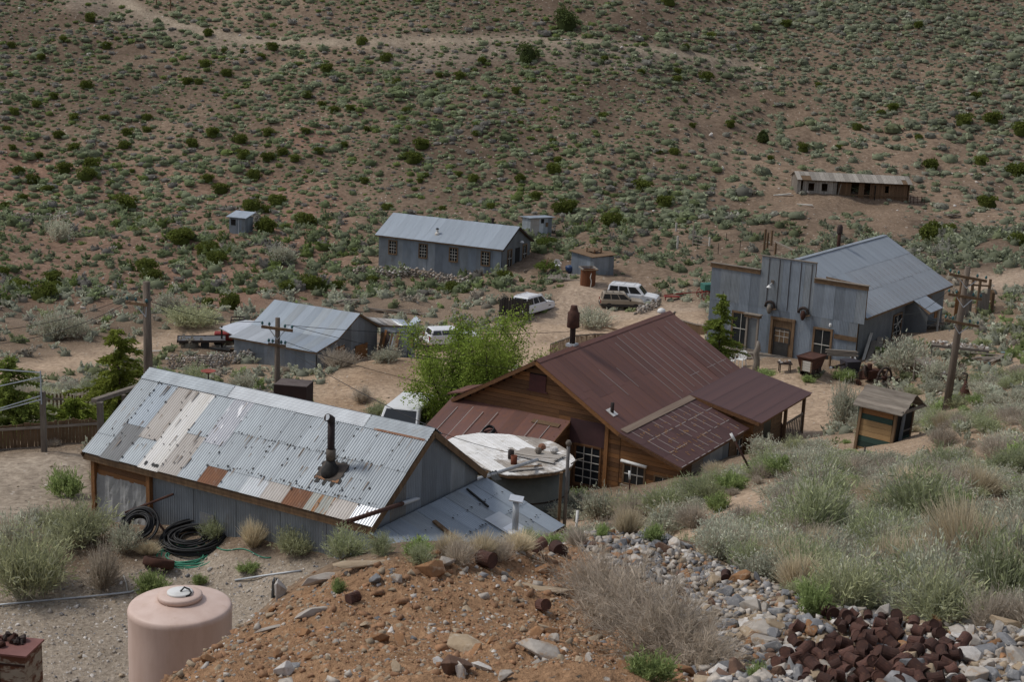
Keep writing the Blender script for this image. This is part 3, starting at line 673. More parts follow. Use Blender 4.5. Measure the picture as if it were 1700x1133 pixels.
lw = MB().prism([(.36, -6.5, -1.4), (.36, -3.85, -1.4), (.36, -3.85, 2.05), (.36, -6.5, 1.15)], (.05, 0, 0)).build('lean_to_wall', M_dark, T)
gboards(lw, .33, -6.5, -3.87, -1.3, 2.1, lambda z: (-6.5 if z < 1.12 else -3.9-(2.08-z)/(2.08-1.15)*2.6, -3.87), [(-4.95, -4.1, .08, .86), (-6.1, -5.45, .0, .62)])
window(T, (.31, -4.525, .47), .85, .78, -math.pi/2, 3, 2, M_tim, M_offw, .08); window(T, (.31, -5.78, .3), .65, .62, -math.pi/2, 2, 2, M_tim, M_offw, .06)
o = MB().tube([(.2, -5.1, .93), (.2, -3.98, .99)], .065, 10).build('rolled_awning', M_white, T, True)
piece('sill', lw, (.24, -4.53, .0), (.16, 1.05, .05), M_grey2)
o = MB().box((3.5, -6.44, .0), (6.3, .05, 2.3)).build('lean_to_wall', M_dark, T)
for k, (a, b) in enumerate(((.3, 1.4), (1.4, 2.5))):
    for z in np.arange(-1.1, 1.1, .19): piece('board', o, ((a+b)/2, -6.48, z+.09), (b-a, .03, .18), M_grey2 if k else M_wood)
wall_sheets(o, 2.6, -1.1, lambda x: 1.14, [G['wall'], G['g']], (2.5, -6.5, 0), 0, .65)
for z in np.arange(-1.1, 1.05, .19): piece('board', o, (5.95, -6.49, z+.09), (1.5, .03, .18), M_tim)
window(T, (6.2, -6.52, .55), .55, .75, 0, 2, 2, M_tim, M_offw, .06)
# porch wing at the far end
pr = MB().prism([(6.9, -3.75, 2.24), (6.9, -7.12, 1.56), (6.9, -7.12, 1.46), (6.9, -3.75, 2.14)], (6.25, 0, 0)).build('porch_roof', M_wood, T)
M_pr = PM('plum_brown_metal', (.11, .056, .05), (.08, .042, .04), 1.2, .6, .1, (.4, 2, 1), .06, 30, .06)
for i in range(7): flat_sheet(pr, 6.88, 6.3, -3.75, 2.26, -7.14, 1.58, i/7, (i+1)/7+.012, M_pr, .012, .006+.004*(i % 2))
MB().bar((6.87, -3.8, 2.17), (6.87, -7.1, 1.50), .04, .14).build('rake_board', M_wood, pr)
pw = MB().prism([(7.16, -6.75, -1.4), (7.16, -3.9, -1.4), (7.16, -3.9, 2.1), (7.16, -6.75, 1.52)], (.05, 0, 0)).build('porch_wall', M_dark, T)
gboards(pw, 7.13, -6.75, -3.9, -1.3, 2.1, lambda z: (-6.75 if z < 1.5 else -3.9-(2.08-z)/.56*2.85, -3.9), (), .19, (M_woodx, M_wood))
o = MB().box((8.9, -6.70, .1), (3.4, .05, 2.85)).build('porch_wall', M_dark, T)
for z in np.arange(-1.3, 1.45, .19):
    for a, b in ((7.15, 8.35), (9.25, 10.6)): piece('board', o, ((a+b)/2, -6.74, z+.09), (b-a, .03, .18), M_tim)
    if z < .1: piece('board', o, (8.8, -6.74, z+.09), (.9, .03, .18), M_tim)
MB().box((8.8, -6.74, .85), (.88, .02, 1.2)).build('window', PM('green_black_glass', (.01, .02, .018), (.015, .025, .02), 2, .3), o)
for x in (10.6, 12.95): piece('post', pr, (x, -6.9, .2), (.13, .13, 2.7), M_tim)
for z in (.62, -.3): piece('rail', pr, (11.78, -6.92, z), (2.3, .05, .10), M_grey2)
for k in range(10): piece('baluster', pr, (10.78+k*.225, -6.9, .15), (.05, .04, .9), M_grey)
MB().box((10, -5.3, -.85), (6, 2.9, .12)).build('porch_floor', M_grey2, T)
o = MB().box((0, 0, .55), (.5, .45, .7)).lathe([(.24, .9), (.26, 1.05), (.2, 1.15), (.13, 1.25), (.12, 1.7)], 10).box((-.2, -.18, .1), (.06, .06, .25)).box((.2, -.18, .1), (.06, .06, .25)).box((-.2, .18, .1), (.06, .06, .25)).box((.2, .18, .1), (.06, .06, .25))
a = R(BA)
def brw(l):
    a = R(BA); return Vector((BO[0]+l[0]*math.cos(a)-l[1]*math.sin(a), BO[1]+l[0]*math.sin(a)+l[1]*math.cos(a), BO[2]+l[2]))
o = o.build('iron_stove', M_rust); o.location = brw((11.6, -6.2, -.79)); o.rotation_euler = (0, 0, a); tag(o, 'rusty iron stove standing behind the porch railing', 'stove')
# lean-to against the gable (camera-left side)
fr = MB().prism([(.3, 4.1, 2.12), (-3.0, 4.1, .76), (-3.0, -1.56, .76), (.3, -1.56, 2.12)], (0, 0, -.07)).build('lean_to_roof', M_wood, T)
pt = math.atan2(1.36, 3.3); Sx = math.hypot(1.36, 3.3)
for i in range(9):
    w = 5.66/9
    piece('roof_sheet', fr, (-1.35, -1.56+(i+.5)*w, 1.455+.004*(i % 2)), (Sx, w+.01, .012), M_broof, (0, -pt, 0))
    if i: piece('seam', fr, (-1.45+random.uniform(-.1, .1), -1.56+i*w, 1.43+.0+.012), (Sx*random.uniform(.72, .86), .03, .014), M_bseam, (0, -pt, 0))
piece('batten', fr, (-.15, -.7, 1.98), (.22, 1.25, .04), M_tim, (0, -pt, 0))
wr = MB()
for k in range(3): wr.tube([(.28*math.cos(q), .28*math.sin(q)*(1-.1*k), .03+.04*k+.02*math.sin(3*q)) for q in np.linspace(0, 6.2, 16)], .035, 6)
o = wr.build('hose_coil', M_black); o.location = brw((-1.35, 1.25, 1.52)); o.rotation_euler = (0, -pt, a); tag(o, 'black coil lying on the brown lean-to roof', 'coil')
MB().bar((.25, -1.58, 2.05), (-3.0, -1.58, .71), .05, .13).build('rake_board', M_wood, fr)
o = MB().prism([(.3, -1.4, -1.6), (-2.7, -1.4, -1.6), (-2.7, -1.4, .82), (.3, -1.4, 2.0)], (0, .05, 0)).build('lean_to_wall', M_dark, T)
for z in np.arange(-1.5, 2.0, .19):
    x0 = -2.7 if z < .75 else -2.7+(z-.75)*2.43
    if x0 < .2: piece('board', o, ((x0+.3)/2, -1.43, z+.09), (.3-x0, .03, .18), M_wood)
o = MB().box((-2.75, 1.3, -.4), (.05, 5.4, 2.3)).build('lean_to_wall', M_wood, T)
# small annex beside the gable
an = MB().prism([(-1.2, 4.9, 1.02), (-3.4, 4.9, .85), (-3.4, 6.6, .70), (-1.2, 6.6, .87)], (0, 0, -.06)).build('annex_roof', M_broof, T)
MB().box((-2.3, 5.7, -.3), (1.9, 1.4, 2.0)).build('annex_wall', M_wood, an)
br = MB().prism([(.8, 3.9, 2.3), (2.4, 3.9, 2.3), (2.4, 4.7, 2.1), (.8, 4.7, 2.1)], (0, 0, -.06)).build('annex_roof', M_broof, T); MB().box((1.6, 4.2, .6), (1.4, .7, 2.6)).build('annex_wall', M_wood, br)
# chimneys
b = local_hit(BO, BA, 955, 574, y=0.0); cx = CHX = b[0]
cp = MB().tube([(cx, .15, ZR-.3), (cx, .15, ZR+1.45)], .12, 14).build('chimney_pipe', PM('rusty_stovepipe', (.045, .026, .022), (.025, .017, .016), 4, .8, .2), T, True)
MB().lathe([(.24, .78), (.27, .80), (.26, 1.42), (.2, 1.46), (.15, 1.62), (.14, 1.72)], 14, (cx, .15, ZR)).build('chimney_hood', M_rust, cp, True)
MB().box((cx, .15, ZR+.03), (.4, .4, .12)).build('flashing', G['l'], cp)
nrm = (0, -math.sin(.526), math.cos(.526)); b = local_plane(BO, BA, 1016, 686, (0, 0, ZR), nrm)
cp = MB().tube([(b[0], b[1], b[2]-.1), (b[0], b[1], b[2]+.42)], .075, 10).build('vent_pipe', M_dkiron, T, True); MB().box((b[0], b[1], b[2]+.03), (.42, .42, .015), 0, .526).build('flashing', G['w'], cp)
MB().lathe([(.2, 0), (.2, .08), (.16, .17), (.06, .22)], 12, (LL-.2, .35, ZR-.08)).build('vent_dome', M_white, T, True)
# ================================================================ round water tank between the two
TZ0 = -15.05
def plz(px, py, z): q = ray(px, py); return q*(z/q[2])
outl = [(733,735),(757,723),(796,718),(848,721),(900,728),(925,734),(946,750),(956,763),(948,775),(922,783),(880,788),(843,788),(812,780),(770,762)]
P = np.array([plz(x, y, TZ0) for x, y in outl]); c = P.mean(0)
T = empty('water_tank', (c[0], c[1], -19.2), 0, 'round metal water tank with flat plank roof, partly whitewashed', 'tank')
L = P-c; rad_t = 1.85
hh = TZ0+19.2
MB().lathe([(rad_t, -.2), (rad_t, hh-.12)], 40).build('tank_wall', PM('dull_tank_metal', (.13, .135, .12), (.085, .09, .08), 1.2, .6, .3, None, .05, 20, 0, (.14, .11, .08), (.55, .7), 1.0), T, True)
for z in (.9, 1.9, 2.9): MB().lathe([(rad_t+.004, z), (rad_t+.02, z+.01), (rad_t+.02, z+.05), (rad_t+.004, z+.06)], 40, cap=False).build('hoop', M_dkiron, T)
dk = MB().prism([(x*.985, y*.985, hh-.16) for x, y, _ in L], (0, 0, .09)).build('roof', M_tim, T)
# planks across the roof, clipped to the outline
ax = Vector((math.cos(R(-62)), math.sin(R(-62)))); ay = Vector((-ax.y, ax.x)); Q = np.c_[L[:, 0]*ax.x+L[:, 1]*ax.y, L[:, 0]*ay.x+L[:, 1]*ay.y]
M_deck = PM('bleached_plank', (.40, .36, .31), (.26, .225, .19), 2.5, .9, 0, None, .3, 14, .14, (.74, .72, .69), (.5, .58), .55)
M_deckw = PM('whitewashed_plank', (.80, .79, .77), (.66, .64, .60), 2.5, .9, 0, None, .3, 14, .06, (.42, .37, .31), (.62, .7), 1.6)
def clip(v):
    xs = []
    for i in range(len(Q)):
        (x0, y0), (x1, y1) = Q[i], Q[(i+1) % len(Q)]
        if (y0-v)*(y1-v) < 0: xs.append(x0+(x1-x0)*(v-y0)/(y1-y0))
    return (min(xs), max(xs)) if len(xs) > 1 else None
pw_ = .155; v = Q[:, 1].min()+.02
while v < Q[:, 1].max()-pw_:
    a_, b_ = clip(v+.01), clip(v+pw_-.01)
    if a_ and b_:
        xs = [(a_[0], b_[0]), (a_[1], b_[1])]; cut = [0, random.uniform(.35, .65), 1]
        for k in (0, 1):
            f0, f1 = cut[k], cut[k+1]
            q = [(a_[0]+(a_[1]-a_[0])*f0+.01, v), (a_[0]+(a_[1]-a_[0])*f1-.01, v), (b_[0]+(b_[1]-b_[0])*f1-.01, v+pw_-.012), (b_[0]+(b_[1]-b_[0])*f0+.01, v+pw_-.012)]
            w = [(x*ax.x+y*ay.x, x*ax.y+y*ay.y, hh-.066+random.uniform(0, .02)) for x, y in q]
            wc = np.mean(w, 0); pc = proj(np.array([[wc[0]+c[0], wc[1]+c[1], TZ0]]))[0]
            MB().prism(w, (0, 0, .035)).build('plank', M_deckw if abs((pc[0]-820)/85)+abs((pc[1]-746)/26) < 1.1 else M_deck, dk)
    v += pw_
def tkw(px, py, dz=0): p = plz(px, py, TZ0+.0+dz); return Vector((p[0], p[1], TZ0+dz))
for (px, py), lb, m, r_ in (((848,762), 'dark rusty can standing on the tank roof behind another', M_dkiron, .105), ((853,771), 'brick red rusty can standing on the tank roof', PM('red_rust', (.19, .06, .03), (.12, .04, .025), 4, .9), .11)):
    o = MB().lathe([(r_, 0), (r_, .3), (r_-.012, .3), (r_-.012, .04)], 14).build('rusty_can', m, None, True); o.location = tkw(px, py, -.02); tag(o, lb, 'can')
a0 = tkw(895, 757, .02); bt = empty('loose_board_stack', a0, R(-28), 'weathered board panel lying on the tank roof', 'boards')
for k in range(6): piece('board', bt, (random.uniform(-.05, .05), -.45+k*.17, .03), (1.55, .16, .035), M_deck)
for y in (-.3, .35): piece('batten', bt, (0, y*.9, -.005), (.08, .35, .05), M_tim)
for i, (px, py, s, m) in enumerate(((893,752,.13,M_tim),(899,746,.15,M_rust),(920,752,.16,M_white))):
    o = MB().lathe([(s*.5, -.02), (s, .05), (s*.8, .15), (s*.2, .2)], 8).build('stone', (M_grey, PM('red_stone', (.25, .12, .07), (.18, .09, .06), 5, .9), PM('white_stone', (.55, .53, .5), (.4, .38, .36), 5, .9))[i], None)
    o.location = tkw(px, py, .09); o.rotation_euler = (.2, .1, i*1.3); tag(o, ('brown stone on the tank roof boards', 'reddish stone on the tank roof boards', 'white stone on the tank roof boards')[i], 'stone')
o = empty('loose_plank_pair', tkw(872, 779, .03), R(22), 'two loose planks at the front edge of the tank roof', 'planks'); piece('plank', o, (0, 0, .0), (1.25, .15, .035), M_deck); piece('plank', o, (.06, .16, .004), (1.2, .13, .035), M_tim)
# long pipe from the slope over the lean-to to the tank roof
p1 = tkw(892, 764, .10); p0 = shedw((10.92, -5.35, 3.32)); pm = Vector(p0)+(Vector(p1)-Vector(p0))*.235
pp = MB().tube([pm, p1], .058, 10).build('overhead_pipe', G['l'], None, True)
MB().tube([p0, pm], .055, 10).build('rusty_section', M_rust, pp, True); _g = h1(p0.x+.05, p0.y+.1); MB().tube([(p0.x+.05, p0.y+.1, _g-.2), p0-Vector((0, 0, .03))], .03, 7).build('prop', M_rust, pp); tag(pp, 'long grey pipe with rusty end lying from shed roof to tank roof', 'pipe')
dr = MB()
_ls = np.linspace(0, 1, 200); _pr = proj(np.array([np.array(Vector(p0).lerp(Vector(p1), t)) for t in _ls])); pc = Vector(p0).lerp(Vector(p1), float(_ls[np.argmin(np.abs(_pr[:, 0]-816))]))
V = []; n1, n2 = 10, 8
for i in range(n1+1):
    for k in range(n2+1):
        s_ = (i/n1-.5)*.75; f_ = (k/n2-.5); V.append(pc+(Vector(p1)-Vector(p0)).normalized()*s_+Vector((.35*f_+.03*math.sin(i*2.1), .3*f_, .09-abs(f_)*.62+.03*math.sin(i*1.7+k))))
dr.add(V, [(i*(n2+1)+k, (i+1)*(n2+1)+k, (i+1)*(n2+1)+k+1, i*(n2+1)+k+1) for i in range(n1) for k in range(n2)])
o = dr.build('draped_cloth', PM('grey_rag', (.16, .165, .16), (.10, .105, .10), 5, .95), None, True); tag(o, 'grey rag draped over the long pipe beside the tank', 'cloth')
# conduit post at the tank
b0 = gp(938, 880, 30); bz = Vector((b0.x, b0.y, b0.z)); Zd = 43.0
q = unp(944, 738, Zd); q2 = unp(937, 884, Zd); top = Vector(q); bot = Vector((q[0], q[1], min(q2[2], h1(q[0], q[1])-.2)))
cd = MB().tube([bot, top], .055, 10).build('conduit_post', PM('conduit_metal', (.16, .15, .14), (.11, .10, .095), 4, .6, .3), None, True); tag(cd, 'tall metal conduit post with rounded cap beside the tank', 'post')
MB().lathe([(.06, -.05), (.09, .0), (.09, .06), (.05, .12)], 10, tuple(top)).build('cap', M_grey, cd, True); MB().bar(bot+Vector((-.17, .03, 0)), top+Vector((-.17, .03, -.9)), .14, .09).build('timber', M_tim, cd)
MB().tube([top+Vector((.1, 0, -.62)), top+Vector((.3, .1, -.5)), top+Vector((.48, .1, -.46))], .02, 6).build('bracket', M_grey, cd)
# ================================================================ false-front building
FA, FO = 55.1, (16.48, 81.08, -18.5)
T = frame_empty('false_front_building', FO, FA, FO[2], 'blue grey metal clad building with stepped false front and gable roof', 'building')
def frw(l):
    a = R(FA); return Vector((FO[0]+l[0]*math.cos(a)-l[1]*math.sin(a), FO[1]+l[0]*math.sin(a)+l[1]*math.cos(a), FO[2]+l[2]))
ZR, WE, ZE, LL = 5.0, 3.99, 2.42, 14.3; yR = .75; YB = 5.5
roof = MB().prism([(-.2, yR, ZR-.05), (-.2, -WE, ZE-.05), (-.2, -WE, ZE-.14), (-.2, yR, ZR-.14)], (LL, 0, 0)).prism([(-.2, yR+.001, ZR-.05), (-.2, YB, ZE-.05), (-.2, YB, ZE-.14), (-.2, yR+.001, ZR-.14)], (LL, 0, 0)).build('roof', M_tim, T)
M_fr = galv('blue_grey_roof', (.33, .365, .40), (.27, .30, .33), (.24, .19, .15), (.62, .74), .55, .3, .06, 1.6, (1, .35, 1))
M_fr2 = galv('blue_grey_roof_rusting', (.32, .345, .37), (.26, .285, .31), (.17, .12, .085), (.53, .62), .6, .3, .06, 3.0, (2.0, .25, 1))
n = 20; cw = LL/n
for i in range(n):
    for j, (a, b) in enumerate(((.66, 1.01), (.34, .69), (.0, .37))):
        slope_sheet(roof, -.2+i*cw, cw+.03, ZR, -WE, ZE, a, b, M_fr2 if (j == 0 and i > 0) or (j == 1 and i > 4) else M_fr, 9, .010, .012+.008*j+.005*(i % 2), yR)
    slope_sheet(roof, -.2+i*cw, cw+.03, ZR, YB, ZE, 0, 1.0, M_fr, 9, .010, .012+.005*(i % 2), yR)
MB().bar((-.2, yR, ZR+.01), (LL-.2, yR, ZR+.01), .3, .03).build('ridge_cap', M_fr, roof)
MB().bar((0, -WE-.01, ZE-.08), (LL-.2, -WE-.01, ZE-.08), .04, .15).build('eave_board', M_tim, roof)
# stepped facade in sheets
fc = MB().prism([(-.3, 5.7, -1.6), (-.3, 5.7, 4.2), (-.3, 2.53, 4.2), (-.3, 2.53, 5.06), (-.3, -.82, 5.06), (-.3, -.82, 4.2), (-.3, -3.95, 4.2), (-.3, -3.95, 2.4), (-.3, -3.6, 2.4), (-.3, -3.6, -1.6)], (.10, 0, 0)).build('facade', M_tim, T)
def fz(y): return 5.08 if -.82 <= y <= 2.53 else 4.24
MW = [G['wallb'], G['wallb'], G['wall']]
holes = [(.21, 1.57, -1.6, 1.52), (2.97, 4.1, -.4, 1.53), (-2.12, -1.06, -.4, 1.43)]
for (ya, yb, zt) in ((2.53, 5.7, 4.22), (-.82, 2.53, 5.06), (-3.95, -.82, 4.22)):
    # x along wall local: loc at y=yb running towards -y (rz=-90deg: local x -> -y, faces -x)
    n_ = round((yb-ya)/.66)
    wall_sheets(fc, yb-ya, 2.05, lambda x, z=zt: z, MW, (-.325, yb, 0), -math.pi/2, (yb-ya)/n_, (), .09, .008)
    lo = max(ya, -3.6)
    wall_sheets(fc, yb-lo, -1.6, lambda x: 2.07, MW, (-.315, yb, 0), -math.pi/2, (yb-lo)/n_, [(yb-b, yb-a_, c, d) for a_, b, c, d in holes], .09, .008)
for ya, yb in ((2.55, 5.78), (-4.03, -.80)):
    piece('cornice_board', fc, (-.36, (ya+yb)/2, 4.10), (.05, yb-ya, .24), M_tim); piece('cornice_cap', fc, (-.30, (ya+yb)/2, 4.25), (.30, yb-ya, .035), M_grey2)
piece('cornice_cap', fc, (-.28, .855, 5.10), (.22, 3.42, .04), M_grey2)
for y in np.arange(-.6, 2.4, .66): piece('seam', fc, (-.345, y, 3.55), (.012, .03, 2.9), M_dkiron)
# door
dr = MB().box((-.36, 1.57, .3), (.10, .16, 2.5)).box((-.36, .21, .3), (.10, .16, 2.5)).box((-.36, .89, 1.58), (.12, 1.55, .16)).build('door_frame', M_tim, T)
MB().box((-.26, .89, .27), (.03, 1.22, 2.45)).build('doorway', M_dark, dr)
d2 = MB().box((-.30, .95, -.35), (.05, .95, 1.1)).box((-.30, .44, .55), (.05, .08, .8)).box((-.30, 1.40, .55), (.05, .08, .8)).box((-.30, .95, 1.0), (.05, .95, .1)).build('door', PM('dark_door', (.05, .045, .04), (.03, .028, .026), 3, .7), dr)
b = MB(); [b.box((-.31, .48+.29*k, .57), (.02, .025, .8)) for k in (1, 2)]; [b.box((-.312, .92, .25+.3*k), (.02, .9, .025)) for k in (1, 2)]; b.build('glazing_bar', M_offw, d2)
window(T, (-.36, 3.535, .60), 1.0, 1.8, -math.pi/2, 2, 2, M_tim, M_offw, .12)
window(T, (-.36, -1.59, .50), .95, 1.7, -math.pi/2, 2, 2, M_tim, M_offw, .12)
piece('trim_board', fc, (-.37, -2.95, 1.12), (.04, 1.35, .26), M_tim)
lamp = MB().tube([(-.35, 1.75, 3.62), (-.75, 1.75, 3.5)], .02, 6).lathe([(.02, .1), (.06, .05), (.15, -.05)], 10, (-.78, 1.75, 3.44)).build('wall_lamp', M_white, T); MB().box((-.38, 1.75, 3.66), (.08, .16, .2), .3).build('bracket', M_grey, lamp)
lamp = MB().lathe([(.05, .12), (.09, .06), (.07, -.06), (.02, -.1)], 10, (-.5, -2.05, 1.72)).build('wall_lamp', M_white, T)
# remaining walls
sw = MB().box((LL/2-.1, -3.5, .3), (LL-.3, .06, 4.0)).build('side_wall', M_dark, T)
M_sd = galv('shaded_side_wall', (.15, .16, .165), (.11, .118, .122), None, (.6, .7), .65, .25, .12, 1.2, (1, 1, .4))  # darker wall sheet: shade of the sides turned from the sun put into colour
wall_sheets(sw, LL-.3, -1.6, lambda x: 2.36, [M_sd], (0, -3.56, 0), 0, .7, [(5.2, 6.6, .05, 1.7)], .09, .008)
window(T, (5.9, -3.6, .85), 1.2, 1.5, 0, 2, 3, M_tim, M_offw, .1); MB().bar((5.5, -3.68, 1.5), (6.3, -3.68, .6), .04, .03).bar((5.4, -3.68, .9), (6.4, -3.68, 1.35), .04, .03).build('antler_rack', M_offw, T)
MB().box((LL/2-.1, 5.3, .2), (LL-.3, .06, 4.2)).build('side_wall', G['wall'], T)
MB().prism([(LL-.5, -3.5, -1.6), (LL-.5, 5.3, -1.6), (LL-.5, 5.3, 2.4), (LL-.5, yR, 4.85), (LL-.5, -3.5, 2.4)], (.06, 0, 0)).build('gable_wall', G['wall'], T)
# small porch over the side door
po = MB().prism([(7.3, -3.9, 2.42), (9.4, -3.9, 2.42), (8.9, -5.15, 1.78), (6.8, -5.15, 1.78)], (0, 0, -.06)).build('porch_roof', M_tim, T)
for k in range(3): piece('roof_sheet', po, (7.45+.7*k, -4.52, 2.135), (.72, 1.42, .012), M_fr, (math.atan2(.64, 1.25), 0, 0))
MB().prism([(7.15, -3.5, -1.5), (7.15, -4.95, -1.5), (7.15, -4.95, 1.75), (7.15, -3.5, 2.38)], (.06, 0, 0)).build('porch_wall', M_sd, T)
piece('door_board', po, (8.75, -4.9, 1.45), (.5, .04, .5), M_woodx); piece('post', po, (9.0, -5.0, .3), (.1, .1, 2.9), M_offw)
piece('shutter', po, (10.6, -3.66, 1.6), (1.3, .05, .8), M_woodx)
# stove pipe behind the ridge
cpx = local_hit(FO, FA, 1391, 418, y=1.0)[0]
cp = MB().tube([(cpx, 1.0, ZR-.4), (cpx, 1.0, ZR+1.25)], .11, 12).build('chimney_pipe', M_rust, T, True); MB().lathe([(.17, .8), (.18, .85), (.17, 1.2), (.1, 1.35)], 12, (cpx, 1.0, ZR)).build('chimney_cap', M_dkiron, cp, True)
MB().bar((-.15, -3.2, 4.22), (-.15, -1.4, 4.34), .08, .08).build('ledge_board', M_tim, fc)
# trophies and ornaments on the facade
for i, (y, z) in enumerate(((1.75, 2.25), (-.35, 2.2))):
    o = empty('hanging_hat_rack', frw((-.42, y, z)), R(FA), 'brown horned skull trophy hung on the facade left of the door' if i == 0 else 'round dark wreath with a rusty pan hung on the facade right of the door', 'ornament')
    MB().tube([(-.05, .28*math.cos(q), .26*math.sin(q)) for q in np.linspace(-.3, 3.6, 12)], [.09-.004*abs(k-6) for k in range(12)], 8).build('ring', M_dkiron, o, True)
    MB().lathe([(.05, -.45), (.13, -.3), (.16, -.1), (.08, .1)], 9, (-.12, -.02, 0)).build('centre', M_grey if i == 0 else M_rust, o, True)
    MB().bar((-.08, -.1, -.2), (-.12, -.45, -.1), .07).build('arm', M_tim, o)
# plank walk in front
wkp = frw((-1.35, 1.6, -.93)); wkp.z = max(h1(wkp.x, wkp.y), frw((0, 0, -.95)).z)+.05
wk = empty('plank_walk', wkp, R(FA), 'grey plank walk in front of the false front door', 'boardwalk')
for k in range(22): piece('plank', wk, (random.uniform(-.05, .05), -2.9+k*.27, 0), (1.8, .25, .06), M_grey2, (0, 0, random.uniform(-.01, .01)))
# wooden kiosk frame and gnarled post
k0 = frw((-1.4, 2.3, -.9)); k0.z = h1(k0.x, k0.y)-.05; T2 = empty('wooden_stand', k0, R(FA), 'tall narrow weathered wooden frame standing before the facade', 'frame')
for y in (-.34, .34): piece('post', T2, (0, y, 1.25), (.12, .11, 2.5), M_grey)
piece('lintel', T2, (0, 0, 2.5), (.3, .95, .12), M_tim); piece('cap', T2, (0, .0, 2.62), (.4, 1.05, .05), M_grey2); piece('cross_board', T2, (0, 0, .5), (.06, .6, .14), M_grey); piece('back_board', T2, (.06, .0, 1.5), (.02, .58, 1.7), M_sd)
g = gp(1254, 616, 60); pts = [(0, 0, -.2), (.05, .02, .5), (-.04, .05, 1.0), (.06, 0, 1.35), (.02, 0, 1.7)]
o = MB().tube(pts, [.22, .18, .19, .14, .07], 9).tube([(0, 0, .7), (-.25, .05, .95), (-.4, .0, 1.0)], [.09, .07, .05], 6).tube([(.02, 0, 1.1), (.22, .05, 1.2)], [.08, .05], 6).build('gnarled_post', M_grey, None, True); o.location = g; o.scale = (1, 1, 1.0); tag(o, 'gnarled old tree trunk post beside the wooden frame', 'post')
# ================================================================ long bunkhouse at the hill foot
HA, HO = -24.7, (-10.75, 124.18, -22.0)
T = frame_empty('long_house', HO, HA, HO[2], 'long low grey metal house with four windows above a stone wall', 'house')
ZR, WE, ZE, LL = 4.12, 3.07, 2.57, 12.1
roof = MB().prism([(0, 0, ZR-.04), (0, -WE, ZE-.04), (0, -WE, ZE-.12), (0, 0, ZR-.12)], (LL, 0, 0)).prism([(0, .001, ZR-.04), (0, WE, ZE-.04), (0, WE, ZE-.12), (0, .001, ZR-.12)], (LL, 0, 0)).build('roof', M_tim, T)
M_hr = galv('pale_blue_roof', (.33, .375, .42), (.275, .31, .35), (.24, .24, .235), (.56, .72), .55, .3, .07, 1.1, (1, .6, 1))
for i in range(16):
    w = LL/16
    slope_sheet(roof, i*w, w+.02, ZR, -WE, ZE, 0, 1.01, M_hr, 8, .010, .012+.006*(i % 2)); slope_sheet(roof, i*w, w+.02, ZR, WE, ZE, 0, 1.01, M_hr, 8, .010, .012+.006*(i % 2))
for s in (1, -1): MB().bar((LL, 0, ZR-.08), (LL, s*WE, ZE-.08), .05, .14).build('rake_board', M_dkiron, roof)
wl = MB().box((LL/2, -2.75, .8), (LL-.5, .05, 3.4)).build('wall', M_dark, T)
wx = [1.62, 4.55, 7.43, 10.4]
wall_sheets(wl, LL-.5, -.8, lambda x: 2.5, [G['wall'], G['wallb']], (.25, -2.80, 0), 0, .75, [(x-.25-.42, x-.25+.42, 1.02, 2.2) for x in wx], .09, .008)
for x in wx: window(T, (x, -2.82, 1.62), .66, 1.06, 0, 3, 4, M_tim, M_offw, .1)
gw = MB().prism([(LL-.3, -2.75, -.9), (LL-.3, 2.75, -.9), (LL-.3, 2.75, 2.6), (LL-.3, 0, 4.0), (LL-.3, -2.75, 2.6)], (.05, 0, 0)).build('gable_wall', M_dark, T)
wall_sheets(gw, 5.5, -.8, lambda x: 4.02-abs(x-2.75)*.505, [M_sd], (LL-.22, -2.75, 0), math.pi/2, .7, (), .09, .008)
for y, h in ((-1.33, 1.35), (1.65, 1.5)): window(T, (LL-.2, y, 1.6), .7, h, math.pi/2, 2, 2, M_tim, M_offw, .1)
MB().box((LL-.19, .2, 1.25), (.04, .85, 2.1)).build('door', M_dark, T)
MB().lathe([(.02, .16), (.12, .1), (.2, 0)], 10, (LL+.05, .45, 2.75)).build('gable_lamp', M_white, T)
MB().prism([(.3, -2.75, -.9), (.3, 2.75, -.9), (.3, 2.75, 2.6), (.3, 0, 4.0), (.3, -2.75, 2.6)], (.05, 0, 0)).build('gable_wall', G['wall'], T); MB().box((LL/2, 2.75, .8), (LL-.6, .05, 3.4)).build('wall', G['wall'], T)
b = local_plane(HO, HA, 726, 389, (0, 0, ZR), (0, -math.sin(.468), math.cos(.468)))
cp = MB().lathe([(.22, -.1), (.2, .1), (.1, .18), (.1, .42)], 10, tuple(b)).build('vent_pipe', G['w'], T); MB().lathe([(.12, .42), (.14, .44), (.1, .52)], 10, tuple(b)).build('vent_cap', M_dark, cp)
MB().tube([(9.2, .8, 3.6), (9.2, .8, 4.45)], .1, 8).lathe([(.17, .7), (.17, .86)], 8, (9.2, .8, 3.6)).build('chimney_pipe', M_dkiron, T)
pc = empty('porch', (LL+.9, 0, 0)); pc.parent = T
for y in (-2.4, -.8, .9, 2.4): piece('post', pc, (.8, y, .2), (.1, .1, 1.6), M_grey)
for z in (.9, .35): piece('rail', pc, (.8, 0, z), (.06, 5.0, .08), M_grey2)
piece('deck', pc, (-.1, 0, -.05), (1.9, 5.2, .1), M_grey2)
